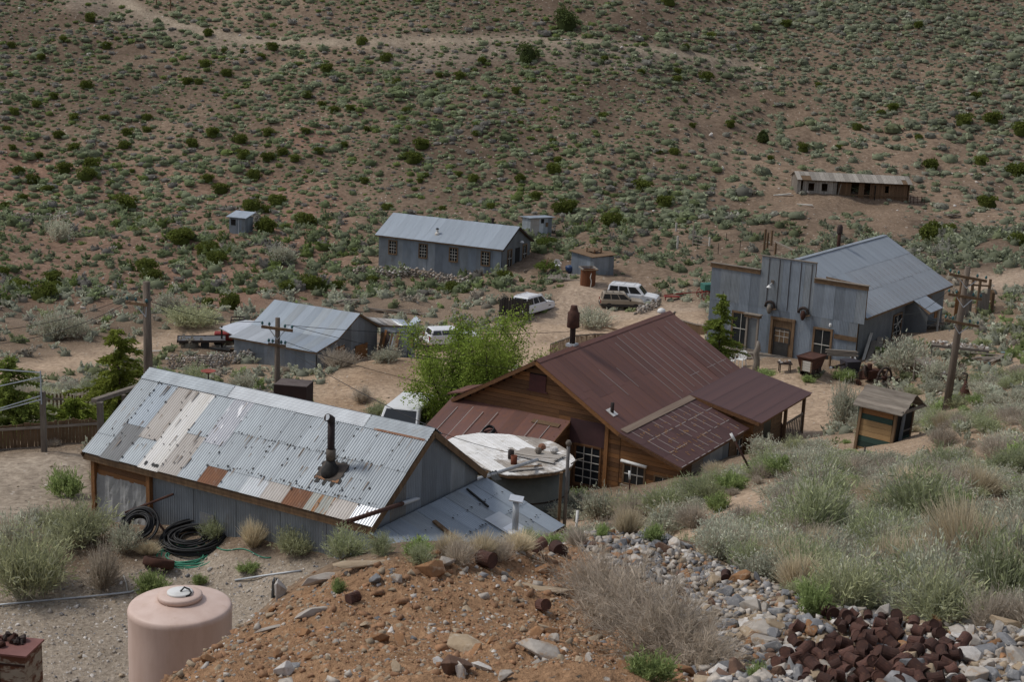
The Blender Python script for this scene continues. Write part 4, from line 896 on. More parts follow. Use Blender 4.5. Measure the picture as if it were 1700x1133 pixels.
# ================================================================ low barn with saltbox roof
AA, AO = -28.3, (-15.24, 90.06, -22.2)
T = frame_empty('saltbox_barn', AO, AA, AO[2], 'low grey metal barn with long saltbox roof and boards leaning at its end', 'barn')
ZR, LL = 3.31, 6.6; Y1, Z1, Y2, Z2, Y3, Z3 = -2.31, 2.11, -4.5, 1.70, 2.35, 2.1
roof = MB().prism([(0, 0, ZR-.03), (0, Y1, Z1-.03), (0, Y2, Z2-.03), (0, Y2, Z2-.1), (0, Y1, Z1-.1), (0, 0, ZR-.1)], (LL, 0, 0)).prism([(0, .001, ZR-.03), (0, Y3, Z3-.03), (0, Y3, Z3-.1), (0, .001, ZR-.1)], (LL, 0, 0)).build('roof', M_tim, T)
for i in range(10):
    w = LL/10; k = random.choice((M_hr, M_hr, G['b'], G['g']))
    slope_sheet(roof, i*w, w+.02, ZR, Y1-.05, Z1-.02, 0, 1.0, k, 8, .010, .016+.006*(i % 2)); slope_sheet(roof, i*w, w+.02, Z1, Y2, Z2, 0, 1.01, G['l'] if i < 4 else k, 8, .010, .010+.006*(i % 2), Y1); slope_sheet(roof, i*w, w+.02, ZR, Y3, Z3, 0, 1.0, G['g'], 8, .010, .012+.006*(i % 2))
ex = MB().prism([(-1.3, -1.7, 2.1), (.1, -1.7, 2.22), (.1, -4.2, 1.78), (-1.5, -3.6, 1.9)], (0, 0, -.05)).build('lean_to_roof', G['s'], T)
for p_ in ((-1.25, -1.8), (-1.4, -3.5)): MB().tube([(p_[0], p_[1], -1.0), (p_[0], p_[1], 2.0)], .06, 7).build('post', M_dkiron, ex)
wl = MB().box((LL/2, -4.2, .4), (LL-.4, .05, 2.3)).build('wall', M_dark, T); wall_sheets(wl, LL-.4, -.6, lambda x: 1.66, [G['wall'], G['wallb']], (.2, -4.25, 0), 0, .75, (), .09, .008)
gw = MB().prism([(LL-.25, -4.2, -.7), (LL-.25, 2.2, -.7), (LL-.25, 2.2, 2.1), (LL-.25, 0, 3.2), (LL-.25, -2.3, 2.05), (LL-.25, -4.2, 1.65)], (.05, 0, 0)).build('gable_wall', M_dark, T)
wall_sheets(gw, 6.4, -.6, lambda x: (1.62+(x)*.2 if x < 1.9 else (2.02+(x-1.9)*.5 if x < 4.2 else 3.2-(x-4.2)*.5)), [M_sd, G['wall']], (LL-.18, -4.2, 0), math.pi/2, .75, (), .09, .008)
MB().box((LL-.12, -1.9, 1.15), (.04, .9, .9)).build('plywood_panel', M_woodx, T); MB().box((LL-.1, .35, .75), (.04, 1.3, 1.1), 0, 0, 0).build('plywood_panel', M_woodx, T)
MB().box((-.0, -1, .6), (.3, 5, 2.4)).build('end_wall', G['wall'], T)
_nl, _nr, _fr, _fl = Vector((6.5, 2.42, 2.13)), Vector((8.68, 2.33, 2.44)), Vector((7.7, 3.3, 2.52)), Vector((5.5, 1.75, 2.66))
an = MB().prism([tuple(_fl), tuple(_nl), tuple(_nr), tuple(_fr)], (0, 0, -.06)).build('annex_roof', M_tim, T)
for k in range(6):
    q_ = [_nl.lerp(_nr, k/6), _nl.lerp(_nr, (k+1)/6-.01), _fl.lerp(_fr, (k+1)/6-.01), _fl.lerp(_fr, k/6)]
    MB().prism([tuple(v+Vector((0, 0, .012))) for v in q_], (0, 0, .012)).build('roof_sheet', (G['t'], G['w'], G['t'], G['t'], G['l'], G['b'])[k], an)
w_ = MB().prism([(6.5, 2.48, -.9), (8.6, 2.42, -.9), (8.6, 2.42, 2.36), (6.5, 2.48, 2.05)], (0, .06, 0)).build('annex_wall', M_dark, an); wall_sheets(w_, 2.1, -.9, lambda x: 2.05+.14*x, [G['g'], G['wall'], G['b']], (6.5, 2.44, 0), -.03, .7, (), .09, .008)
MB().box((7.25, 2.40, 1.0), (.85, .04, 1.9)).build('panel', G['l'], w_); MB().box((6.75, 2.36, .9), (.35, .04, 1.5)).build('plywood_panel', M_woodx, w_)
a2 = MB().prism([(8.66, 2.30, 2.47), (9.2, 2.0, 2.55), (9.48, 2.45, 2.86), (8.78, 2.9, 2.96)], (0, 0, .05)).build('annex_roof', G['b'], T)
w_ = MB().prism([(8.66, 2.34, -.9), (9.3, 2.1, -.9), (9.3, 2.1, 2.55), (8.66, 2.34, 2.46)], (0, .06, 0)).build('annex_wall', G['wall'], a2); MB().box((9.36, 2.4, .9), (.05, .6, 3.4), .5).build('annex_wall', G['wall'], a2); MB().box((9.05, 2.14, 1.5), (.3, .03, .6), -.35).build('window', M_tim, w_)
def abw(l):
    a = R(AA); return Vector((AO[0]+l[0]*math.cos(a)-l[1]*math.sin(a), AO[1]+l[0]*math.sin(a)+l[1]*math.cos(a), AO[2]+l[2]))
for k in range(9):
    x = LL+.25+.16*k; y = 1.7-.02*k; zb = h1(*abw((x, y, 0))[:2])-AO[2]
    o = MB().bar((0, 0, -.02), (random.uniform(-.1, .1), .55, 1.5+random.uniform(-.2, .3)), random.uniform(.14, .28) if k != 6 else .75, .03).build('leaning_board', (M_tim, M_woodx, M_grey, M_dkiron, M_grey, M_tim, G['g'], M_grey, M_tim)[k])
    o.location = abw((x, y, zb)); o.rotation_euler = (0, 0, R(AA)); tag(o, 'grey metal sheet leaning among boards at the barn end' if k == 6 else ('dark brown board leaning nearest the barn wall', 'orange brown board leaning at the barn end', 'grey board leaning beside the orange one at the barn end', 'black iron strip leaning among boards at the barn end', 'grey board leaning beside the black strip at the barn end', 'brown board leaning left of the metal sheet at the barn end', '', 'grey board leaning right of the metal sheet at the barn end', 'outermost brown board leaning at the barn end')[k], 'board', 'boards leaning at the barn end')
# ================================================================ derelict cabin on the hill
pA, pB = gp(1322, 322, 130), gp(1508, 338, 130)
cA = math.atan2(pB.y-pA.y, pB.x-pA.x); CL = (pB-pA).to_2d().length
T = empty('derelict_cabin', (pA.x, pA.y, min(pA.z, pB.z)-.1), cA, 'long derelict plank cabin with sagging grey board roof on the hillside', 'cabin')
CD, ch = 2.8, 2.1
zz = 2.6
M_paleb = PM('silvered_board', (.34, .31, .27), (.22, .195, .165), 2.0, .9, 0, (6, .8, 6), .3, 16, .25)
roof = MB().prism([(-.1, -.35, zz-.33), (CL+.15, -.35, zz-.45), (CL+.15, 1.3, zz+.2), (-.1, 1.3, zz+.32)], (0, 0, -.05)).build('roof', M_tim, T)
for k in range(24):
    x0 = -.1+(CL+.25)*k/24; x1 = x0+(CL+.25)/24-.02; da = -.12*k/24
    for j, (ya, yb) in enumerate(((-.42, 1.32), (1.32, 3.0))):
        if j == 0 and k in (1, 2, 22): ya = .5
        za, zb = zz-.33+(ya+.35)*.39+da, zz-.33+(yb+.35)*.39+da
        if j: za, zb = zz+.32+da, zz-.3+da
        MB().prism([(x0, ya, za), (x1, ya, za), (x1, yb+random.uniform(-.05, .05), zb), (x0, yb, zb)], (0, 0, .03)).build('roof_board', M_paleb, roof)
wl = MB().box((CL/2, .15, .8), (CL-.1, .04, .1)).build('wall', M_tim, T)
M_cab = PM('sunburnt_plank', (.19, .115, .065), (.11, .068, .042), 2.5, .9, 0, (6, 6, .8), .3, 16, .25)
nb = int(CL/.2)
for k in range(nb):
    f = k/nb; x = .1+k*(CL-.1)/nb
    if .02 < f < .05 or .34 < f < .37: continue
    op = (.48 < f < .55) or (.60 < f < .66); win = (.10 < f < .15) or (.22 < f < .27) or (.78 < f < .82)
    zt = zz-.38-.12*f; m = M_paleb if f < .34 else M_cab; y = 0 if f < .34 else .35
    if op: continue
    if win:
        piece('plank', wl, (x, y, .45), (.185, .03, 1.3), m); piece('plank', wl, (x, y, zt-.15), (.185, .03, .3), m)
    else: piece('plank', wl, (x, y, zt/2-.1), (.185, .03, zt+.2), m, (0, random.uniform(-.015, .015), 0))
for k in range(14):
    y = .15+k*.2; ht = zz-.33+(min(y, 2.6-y)+.35)*.39-.1
    piece('plank', wl, (CL, y, ht/2-.1), (.03, .185, ht+.2), M_cab); piece('plank', wl, (.08, y, ht/2-.1), (.03, .185, ht+.2), M_grey)
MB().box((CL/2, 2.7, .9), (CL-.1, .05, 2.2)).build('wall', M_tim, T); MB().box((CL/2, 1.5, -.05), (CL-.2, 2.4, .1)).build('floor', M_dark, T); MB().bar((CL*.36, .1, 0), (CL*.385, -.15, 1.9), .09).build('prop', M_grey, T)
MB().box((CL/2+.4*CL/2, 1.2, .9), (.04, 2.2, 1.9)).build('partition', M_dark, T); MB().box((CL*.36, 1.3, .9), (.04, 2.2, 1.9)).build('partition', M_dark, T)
# ================================================================ privies and sheds
def privy(name, px0, px1, py, H_, label, wallm, roofm, rz=0, slope=.25, zmin=60, depth=1.2, seedk=0, notch=None):
    a, b = gp(px0, py, zmin), gp(px1, py, zmin); w = (b-a).to_2d().length; an = math.atan2(b.y-a.y, b.x-a.x)+rz
    t = empty(name, ((a.x+b.x)/2, (a.y+b.y)/2, min(a.z, b.z)-.05), an, label, 'shed'); d = depth
    core = MB().prism([(-w/2+.03, 0.03, -.3), (w/2-.03, 0.03, -.3), (w/2-.03, 0.03, H_-.03), (-w/2+.03, .03, H_-.03)], (0, d-.06, 0)).build('wall', M_tim, t)
    for p, r_, l in (((-w/2, 0, 0), 0, w), ((w/2, 0, 0), math.pi/2, d), ((w/2, d, 0), math.pi, w), ((-w/2, d, 0), -math.pi/2, d)):
        wall_sheets(core, l, -.3, lambda x: H_, wallm, p, r_, .45, (), .09, .008)
    rf = MB().prism([(-w/2-.2, -.25, H_+.02), (w/2+.2, -.25, H_+.02), (w/2+.2, d+.2, H_+.02+slope), (-w/2-.2, d+.2, H_+.02+slope)], (0, 0, .05)).build('roof', roofm, t)
    return t, core, w
t, core, w = privy('privy', 379, 409, 388, 1.55, 'small grey metal privy with pitched roof on open hillside', [G['wall'], G['wallb']], G['b'], R(-18), .35, 100, 1.4)
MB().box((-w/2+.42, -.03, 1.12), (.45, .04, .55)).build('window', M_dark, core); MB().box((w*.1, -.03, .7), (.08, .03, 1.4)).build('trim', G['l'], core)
t, core, w = privy('privy', 881, 914, 393, 1.85, 'patched pale metal privy behind the long house', [G['l'], G['t'], G['g'], G['wall']], G['b'], R(-6), -.1, 100, 1.5)
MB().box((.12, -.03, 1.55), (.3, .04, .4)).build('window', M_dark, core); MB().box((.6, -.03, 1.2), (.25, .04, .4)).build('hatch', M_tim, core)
t, core, w = privy('pump_shed', 943, 989, 456, 2.0, 'rounded grey metal shed with flat board roof beside the plank ramp', [G['wall'], G['wallb']], M_tim, R(-10), .1, 95, 2.0)
o = MB().box((.1, 1.0, 2.35), (1.1, .8, .06), 0, .25).build('hatch', M_tim, t); MB().bar((-.45, .7, 2.1), (-.45, .7, 2.45), .08).bar((.65, .7, 2.1), (.65, .7, 2.45), .08).bar((.65, 1.35, 2.1), (.65, 1.35, 2.6), .08).build('hatch_post', M_wood, o)
# rusty wooden-stave cistern in front of it
g = gp(978, 476, 95); t = empty('stave_cistern', (g.x, g.y, g.z-.05), .2, 'open rust brown stave cistern with pale rim beside grey shed', 'cistern')
M_cis = PM('rusty_stave', (.17, .062, .025), (.10, .04, .02), 2.5, .9, 0, (5, 5, .7), .3, 14, .2)
for k in range(24):
    a = 6.2832*k/24; piece('stave', t, (.58*math.cos(a), .58*math.sin(a)+.5, .65), (.04, .15, 1.4), M_cis, (0, 0, a))
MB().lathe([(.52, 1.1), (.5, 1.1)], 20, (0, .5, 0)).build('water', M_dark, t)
for s in (-1, 1): piece('rim_beam', t, (s*.58, .5, 1.42), (.12, 1.35, .1), M_grey)
for s in (-.55, 1.12): piece('rim_beam', t, (0, .5+s*.9-.2, 1.40), (1.2, .1, .08), M_tim)
MB().tube([(.05, -.22, -.1), (.1, -.25, .5), (.0, -.22, .8), (.08, -.2, 1.15)], [.05, .04, .04, .03], 6).build('branch_post', M_offw, t)
# ================================================================ vegetation
def foliage_mat(name, rand=.2):
    t = NT(name); a = t.t.nodes.new('ShaderNodeVertexColor'); a.layer_name = 'Col'
    h = t.n('HueSaturation'); t.l(a.outputs[0], h.inputs['Color'])
    g = t.t.nodes.new('ShaderNodeMapRange'); t.l(t.rnd(), g.inputs[0]); g.inputs[3].default_value = 1.2-rand; g.inputs[4].default_value = 1.2+rand; t.l(g.outputs[0], h.inputs['Value'])
    t.l(h.outputs[0], t.b.inputs['Base Color']); t.b.inputs['Roughness'].default_value = .9; t.b.inputs['Specular IOR Level'].default_value = .12
    tr = t.n('BsdfTranslucent'); t.l(h.outputs[0], tr.inputs['Color']); mx = t.n('MixShader', Fac=.35); t.l(t.b.outputs[0], mx.inputs[1]); t.l(tr.outputs[0], mx.inputs[2])
    t.l(mx.outputs[0], t.t.nodes['Material Output'].inputs['Surface'])
    return t.m
M_leaf = foliage_mat('foliage', .18); M_leaf0 = foliage_mat('foliage_even', .0)
def blades(rng, n, R_, Ht, w, base_c, tip_c, clumps=10, spread=1.05, bend=.35, jit=.18, tipfrac=.55, droop=0):
    """upright brush of thin bent blades: returns V, F(quads), C"""
    ca = rng.uniform(0, 6.283, clumps); cr = np.sqrt(rng.uniform(0, 1, clumps))*.55*R_; ck = rng.uniform(.72, 1.22, clumps); chh = rng.uniform(.7, 1.08, clumps)
    k = rng.integers(0, clumps, n); az = ca[k]+rng.normal(0, .55, n); tilt = np.clip(cr[k]/R_*1.25+rng.normal(0, .28, n), -.3, spread)
    L = Ht*chh[k]*rng.uniform(.55, 1.08, n); root = np.c_[np.cos(ca[k])*cr[k]*.45, np.sin(ca[k])*cr[k]*.45, 0*az]+np.c_[rng.normal(0, .07*R_, n), rng.normal(0, .07*R_, n), 0*az]
    d0 = np.c_[np.cos(az)*np.sin(tilt), np.sin(az)*np.sin(tilt), np.cos(tilt)]; t2 = tilt+bend*rng.uniform(-.4, 1.2, n)+droop
    d1 = np.c_[np.cos(az)*np.sin(t2), np.sin(az)*np.sin(t2), np.cos(t2)]
    st = rng.uniform(0, .45, n)[:, None]*L[:, None]
    p0 = root+d0*st; p1 = root+d0*(L*.6)[:, None]+rng.normal(0, .02, (n, 3)); p2 = p1+d1*(L*.45)[:, None]
    sd = np.cross(d0, rng.normal(0, 1, (n, 3))); sd /= np.linalg.norm(sd, axis=1)[:, None]; ww = (w*rng.uniform(.6, 1.3, n))[:, None]
    V = np.stack([p0-sd*ww*.5, p0+sd*ww*.5, p1-sd*ww*.5, p1+sd*ww*.5, p2-sd*ww*.25, p2+sd*ww*.25], 1).reshape(-1, 3)
    i = np.arange(n)[:, None]*6; F = np.concatenate([i+[0, 1, 3, 2], i+[2, 3, 5, 4]])
    v = ck[k]*rng.uniform(1-jit, 1+jit, n); b = np.asarray(base_c); t = np.asarray(tip_c); dead = rng.uniform(0, 1, n) > tipfrac+.35
    C = np.stack([b*np.ones((n, 1)), b*np.ones((n, 1)), .5*(b+t)*np.ones((n, 1)), .5*(b+t)*np.ones((n, 1)), t*np.ones((n, 1)), t*np.ones((n, 1))], 1)
    C[dead] = b*1.15; C = (C*v[:, None, None]).reshape(-1, 3)
    V[:, 2] = np.maximum(V[:, 2], -.05)
    return V, F, C
def bush(rng, nt, nl, R_, Ht, twc, lfc, clumps=22, ll=.075, lw=.016, spread=1.25, lo=.4, jit=.22, dead=.12):
    """woody dome: bent twigs with narrow leaves along their outer part"""
    V, F, C = blades(rng, nt, R_, Ht, .011, twc, tuple(.7*a+.3*b for a, b in zip(twc, lfc)), clumps, spread, .35)
    Q = V.reshape(-1, 6, 3); m0 = (Q[:, 0]+Q[:, 1])/2; m1 = (Q[:, 2]+Q[:, 3])/2; m2 = (Q[:, 4]+Q[:, 5])/2
    i = rng.integers(0, nt, nl); t = rng.uniform(lo, 1.02, nl)[:, None]; a = np.where(t < .6, m0[i]+(m1-m0)[i]*t/.6, m1[i]+(m2-m1)[i]*(t-.6)/.4)
    d = (m2-m1)[i]; d /= np.linalg.norm(d, axis=1)[:, None]+1e-9; d = d+rng.normal(0, .55, (nl, 3)); d /= np.linalg.norm(d, axis=1)[:, None]
    a = a+rng.normal(0, .03*R_, (nl, 3)); sd = np.cross(d, rng.normal(0, 1, (nl, 3))); sd /= np.linalg.norm(sd, axis=1)[:, None]
    L = (ll*R_*rng.uniform(.6, 1.4, nl))[:, None]; w = (lw*R_*rng.uniform(.7, 1.3, nl))[:, None]
    V2 = np.stack([a-sd*w, a+sd*w, a+d*L+sd*w*.5, a+d*L-sd*w*.5], 1).reshape(-1, 3); F2 = np.arange(4*nl).reshape(-1, 4)+len(V)
    kk = rng.uniform(.75, 1.25, nt)[i]*rng.uniform(1-jit, 1+jit, nl); col = np.asarray(lfc)[None]*kk[:, None]; dd = rng.uniform(0, 1, nl) < dead; col[dd] = np.asarray(twc)*1.1
    V2[:, 2] = np.maximum(V2[:, 2], -.03)
    return np.concatenate([V, V2]), np.concatenate([F, F2]), np.concatenate([C, np.repeat(col, 4, 0)])
def leafball(rng, n, R_, Ht, s, c, lobes=7, jit=.25, flat=.0):
    """clumped leafy mound"""
    la = rng.uniform(0, 6.283, lobes); lr = np.sqrt(rng.uniform(0, 1, lobes))*.6*R_; lc = np.c_[np.cos(la)*lr, np.sin(la)*lr, rng.uniform(.25, .6, lobes)*Ht]; ls = rng.uniform(.32, .52, lobes)*R_
    k = rng.integers(0, lobes, n); q = rng.normal(0, 1, (n, 3)); q /= np.linalg.norm(q, axis=1)[:, None]; q[:, 2] = np.abs(q[:, 2])*.9-.25*(rng.uniform(0, 1, n) < .3)
    p = lc[k]+q*(ls[k]*rng.uniform(.6, 1.08, n))[:, None]*[1, 1, Ht/R_*.85]; p[:, 2] = np.maximum(p[:, 2], .02)
    a = rng.normal(0, 1, (n, 3)); a[:, 2] += .35; a /= np.linalg.norm(a, axis=1)[:, None]; b = np.cross(a, rng.normal(0, 1, (n, 3))); b /= np.linalg.norm(b, axis=1)[:, None]
    ss = (s*rng.uniform(.6, 1.4, n))[:, None]; V = np.stack([p-a*ss, p-b*ss*.55, p+a*ss, p+b*ss*.55], 1).reshape(-1, 3)
    F = np.arange(4*n).reshape(-1, 4); ck = rng.uniform(.78, 1.2, lobes); C = np.repeat((np.asarray(c)[None]*(ck[k]*rng.uniform(1-jit, 1+jit, n))[:, None]), 4, 0)
    return V, F, C
def with_shade_core(vfc, R_, Ht, c, n=9):  # darker dome inside the leaves: inner shade of the bush set by colour
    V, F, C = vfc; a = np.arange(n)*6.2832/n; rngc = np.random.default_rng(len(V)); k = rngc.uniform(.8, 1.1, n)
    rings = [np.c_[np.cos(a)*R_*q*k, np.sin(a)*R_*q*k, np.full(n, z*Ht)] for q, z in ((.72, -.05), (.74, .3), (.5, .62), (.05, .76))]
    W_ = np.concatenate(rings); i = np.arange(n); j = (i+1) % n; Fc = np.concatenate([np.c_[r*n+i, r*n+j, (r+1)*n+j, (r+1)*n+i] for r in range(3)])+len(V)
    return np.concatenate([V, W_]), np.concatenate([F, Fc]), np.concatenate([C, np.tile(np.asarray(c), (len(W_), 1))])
def mk(name, vfc, smooth=False):
    me = np_mesh(name, vfc[0], vfc[1], smooth, vfc[2]); me.materials.append(M_leaf); return me
C_sage = s2l(172, 174, 154); C_sage2 = s2l(156, 158, 134); C_rab = s2l(146, 152, 114); C_rab2 = s2l(168, 170, 132); C_twig = s2l(164, 152, 136); C_tan = s2l(200, 188, 160); C_tan2 = s2l(176, 160, 134); C_dead = s2l(172, 160, 144); C_eph = s2l(92, 100, 46); C_green = s2l(134, 148, 96); C_grey = s2l(164, 156, 142)
rg = np.random.default_rng(21)
PRO = dict(
 sage=[mk('sagebrush', bush(rg, 420, 2600, 1, .95, C_twig, C_sage, 24)) for _ in range(5)],
 rabbit=[mk('rabbitbrush', bush(rg, 520, 2600, 1, 1.0, C_sage2, C_rab2 if i % 2 else C_rab, 20, .11, .011, 1.1)) for i in range(5)],
 grass=[mk('dry_grass', blades(rg, 1500, .8, 1.0, .012, C_tan2, C_tan, 16, .8, .3)) for _ in range(3)],
 greenb=[mk('green_bush', bush(rg, 300, 2600, 1, .75, C_green, tuple(x*1.12 for x in C_green), 18, .10, .018, lo=.25, dead=.02)) for _ in range(3)],
 greyb=[mk('grey_brush', bush(rg, 1100, 1200, 1, .85, C_dead, C_grey, 20, .07, .010, dead=.5)) for _ in range(4)],
 eph=[mk('green_bush', with_shade_core(leafball(rg, 1200, .95, 1.15, .085, C_eph, 14), .9, .85, tuple(x*.6 for x in C_eph), 12)) for _ in range(4)],
)
def sage_lo(rng, far):
    return with_shade_core(leafball(rng, 22, 1, .72, .215, (1, 1, 1), 6, .3), .88, .75, (.72, .72, .7), 6)
LO_FAR = [sage_lo(rg, True) for _ in range(12)]; LO_MID = [bush(rg, 16, 210, 1, .9, (.85, .82, .78), (1, 1, 1), 14, .16, .055) for _ in range(8)]; LO_MID2 = [with_shade_core(bush(rg, 8, 84, 1, .9, (.85, .82, .78), (1, 1, 1), 8, .21, .085), .7, .75, (.62, .62, .6), 6) for _ in range(8)]
def joined(name, items, protos, label, cat, parent_mat=M_leaf0):
    """items: list of (x,y,z,rx,rz_scale,colour): one stuff object"""
    Vs, Fs, Cs, nb = [], [], [], 0; rng = np.random.default_rng(3)
    for (x, y, z, r_, hz, c) in items:
        V, F, C = protos[rng.integers(len(protos))]; a = rng.uniform(0, 6.283); ca, sa = math.cos(a), math.sin(a)
        W_ = np.c_[(V[:, 0]*ca-V[:, 1]*sa)*r_, (V[:, 0]*sa+V[:, 1]*ca)*r_, V[:, 2]*hz]+[x, y, z]
        Vs.append(W_); Fs.append(F+nb); Cs.append(C*np.asarray(c)); nb += len(V)
    me = np_mesh(name, np.concatenate(Vs), np.concatenate(Fs), False, np.concatenate(Cs)); me.materials.append(parent_mat)
    return tag(link(name, me), label, cat, kind='stuff')
# footprints kept free of brush: (origin, azimuth, x0, x1, y0, y1)
FOOT = [(SO, SA, -.3, 12.7, -2.9, 3.0), (BO, BA, -3.3, 13.5, -7.2, 4.5), (FO, FA, -2.6, 14.5, -4.2, 6.2), (HO, HA, -.2, 14.2, -3.2, 3.2), (AO, AA, -1.7, 11.4, -4.7, 3.6)]
def blocked(x, y, pad=.3):
    m = np.zeros(np.shape(x), bool)
    for o, az, x0, x1, y0, y1 in FOOT:
        a = R(az); dx, dy = x-o[0], y-o[1]; lx = dx*math.cos(a)+dy*math.sin(a); ly = -dx*math.sin(a)+dy*math.cos(a)
        m |= (lx > x0-pad) & (lx < x1+pad) & (ly > y0-pad) & (ly < y1+pad)
    return m | (np.hypot(x-c_tank[0], y-c_tank[1]) < 2.3+pad)
c_tank = (float(plz(845, 752, TZ0)[0]), float(plz(845, 752, TZ0)[1]))
KEEP = []      # (x, y, r): spots of other things kept clear
def zs(P_, *ks):
    pp = proj(P_); return np.max([zone(k, P_, pp) for k in ks], 0)
def scatter(r0, r1, th0, th1, spacing, dens, seed, tries=40000):
    rng = np.random.default_rng(seed); th = rng.uniform(th0, th1, tries); r = np.sqrt(rng.uniform(r0*r0, r1*r1, tries)); x, y = r*np.sin(th), r*np.cos(th)
    P_ = np.c_[x, y, H(x, y)]; ok = (rng.uniform(0, 1, tries) < dens(P_)) & ~blocked(x, y); P_ = P_[ok]; grid = {}; out = []
    for p in P_:
        sp = spacing*rng.uniform(.6, 1.3); gi, gj = int(p[0]//spacing), int(p[1]//spacing); bad = False
        for a in (-1, 0, 1):
            for b in (-1, 0, 1):
                for q in grid.get((gi+a, gj+b), ()):
                    if (p[0]-q[0])**2+(p[1]-q[1])**2 < sp*sp: bad = True; break
                if bad: break
            if bad: break
        if not bad:
            for kx, ky, kr in KEEP:
                if (p[0]-kx)**2+(p[1]-ky)**2 < kr*kr: bad = True; break
        if not bad: grid.setdefault((gi, gj), []).append(p); out.append(p)
    return np.array(out), rng
ROADS = ('road', 'road2', 'road3', 'road4', 'road5', 'road6', 'road7', 'path8')
# ---- hillside
def dens_hill(P_):
    n = hnoise(P_[:, 0]*.16, P_[:, 1]*.16)*1.1+hnoise(P_[:, 0]*.05+3, P_[:, 1]*.05)*.7
    return np.clip(.84+.5*n, .1, 1)*(1-np.clip(zs(P_, *ROADS)*1.3, 0, 1))*(1-.55*zs(P_, 'talus', 'talus2', 'scar', 'scar2', 'red', 'gully'))
pts, rng = scatter(110, 232, -.38, .38, .72, dens_hill, 31, 100000)
items = []; items_n = []
for p in pts:
    if p[1] < 138 and rng.uniform() < .28: continue
    k = rng.uniform(); c = np.array(s2l(156, 164, 132)) if k < .45 else (np.array(s2l(138, 150, 110)) if k < .78 else (np.array(s2l(152, 148, 140)) if k < .90 else np.array(s2l(126, 140, 82))))
    right = np.clip((p[0]/p[1]-.02)/.2, 0, 1); sz = (.22+.55*rng.uniform()**1.8)*(1+.22*math.sin(p[0]*.11)*math.cos(p[1]*.13))*(1+.25*right)*(1.2 if p[1] < 138 else 1)
    if rng.uniform() < .06: sz *= 1.5
    c = c*(1-right*.5)+right*.5*np.array(C_sage)*.85
    (items_n if p[1] < 138 else items).append((p[0], p[1], p[2]-.04, sz*1.12, sz*rng.uniform(.75, 1.15), c*rng.uniform(.56, .98)))
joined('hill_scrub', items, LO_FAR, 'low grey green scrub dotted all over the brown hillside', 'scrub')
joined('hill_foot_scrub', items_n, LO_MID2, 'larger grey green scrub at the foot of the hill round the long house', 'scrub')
n_hill = len(items)+len(items_n)
# ---- round dark green bushes on the hill, placed one by one
EPH = [(x/2, y/2, s) for x, y, s in [(690,107,20),(355,153,18),(208,128,16),(135,187,18),(40,150,16),(300,60,22),(905,155,20),(1200,137,20),(1280,190,22),(870,187,15),(745,168,12),(805,170,10),(755,242,20),(680,210,22),(620,270,20),(660,272,16),(290,283,22),(245,388,18),(345,390,18),(487,388,18),(1020,315,18),(1110,365,20),(1165,358,18),(1070,345,16),(1350,367,16),(1525,253,20),(1460,247,14),(1315,270,18),(1600,200,16),(1085,225,24),(50,370,18),(25,430,16),(195,445,22),(488,430,18),(425,440,20),(705,440,24),(795,460,26),(890,438,22),(1015,433,18),(1220,428,14),(1580,443,14),(1400,477,30),(1370,525,30),(640,475,22),(410,480,22),(245,487,22),(40,490,14),(127,516,18),(60,568,20),(215,560,28),(310,545,32),(285,580,32),(105,595,26),(160,627,22),(805,512,26),(890,522,24),(935,505,20),(978,525,20),(1060,500,20),(1145,480,14),(845,580,26),(690,592,22),(735,625,30),(920,665,32),(840,687,34),(420,675,42),(885,695,20),(1010,735,36),(880,750,38),(80,655,18),(18,680,16),(1570,592,20),(1415,580,12),(1395,600,12),(1210,600,16),(1285,687,20),(1470,692,14),(1525,580,14),(440,568,10),(1630,685,16),(120,345,18),(180,320,16)]]
EPH += [(850+x/2, y/2, s) for x, y, s in [(15,300,18),(430,237,14),(640,255,26),(550,235,16),(545,262,18),(305,195,16),(575,155,16),(660,118,18),(520,5,26),(910,78,20),(1350,83,18),(1015,280,12),(1540,317,18),(1265,355,20),(1225,373,16),(1500,398,34),(1590,395,30),(1145,422,18),(1350,455,16),(725,412,18),(600,415,14),(485,503,14),(540,503,18),(965,492,22),(1085,488,14),(140,560,26),(25,592,22),(435,617,34),(510,668,32),(180,685,34),(335,730,40),(80,650,22),(150,530,16),(135,467,14),(30,408,12),(300,385,16),(205,315,10),(860,525,14),(1390,545,28),(1555,535,24),(1580,672,34),(1680,570,40),(1395,755,30),(1695,430,36)]]
EPH += [(x/4.72, 380+y/4.72, s) for x, y, s in [(1405,60,42),(1145,300,36),(1180,360,36),(415,375,32),(155,450,38),(345,500,46),(445,440,20),(1590,170,28),(30,340,20)]] + [(340+x/4.048, 440+y/4.048, s) for x, y, s in [(165,250,38),(550,140,30),(715,122,40),(900,138,24),(15,255,22),(1660,155,30),(20,320,20),(1130,100,20)]]
EPH += [(350,412,30),(358,430,34),(300,392,36),(838,458,28),(1545,388,44),(1690,398,34),(1575,380,26),(920,280,20),(1015,368,30),(930,345,28)]
for i, (px, py, w) in enumerate(EPH):
    g = gp(px, py+w*.22, 95); Zd = float(np.array(g) @ CF); r_ = w*Zd/FPX/2*1.25
    o = link('green_bush', PRO['eph'][i % 4], None, (g.x, g.y, g.z-.05*r_), (0, 0, random.uniform(0, 6.28)), (r_, r_*random.uniform(.85, 1.1), r_*random.uniform(.85, 1.1)))
    tag(o, 'dark green rounded bush on the brown hillside', 'bush', 'dark green bushes on the hillside'); KEEP.append((g.x, g.y, r_))
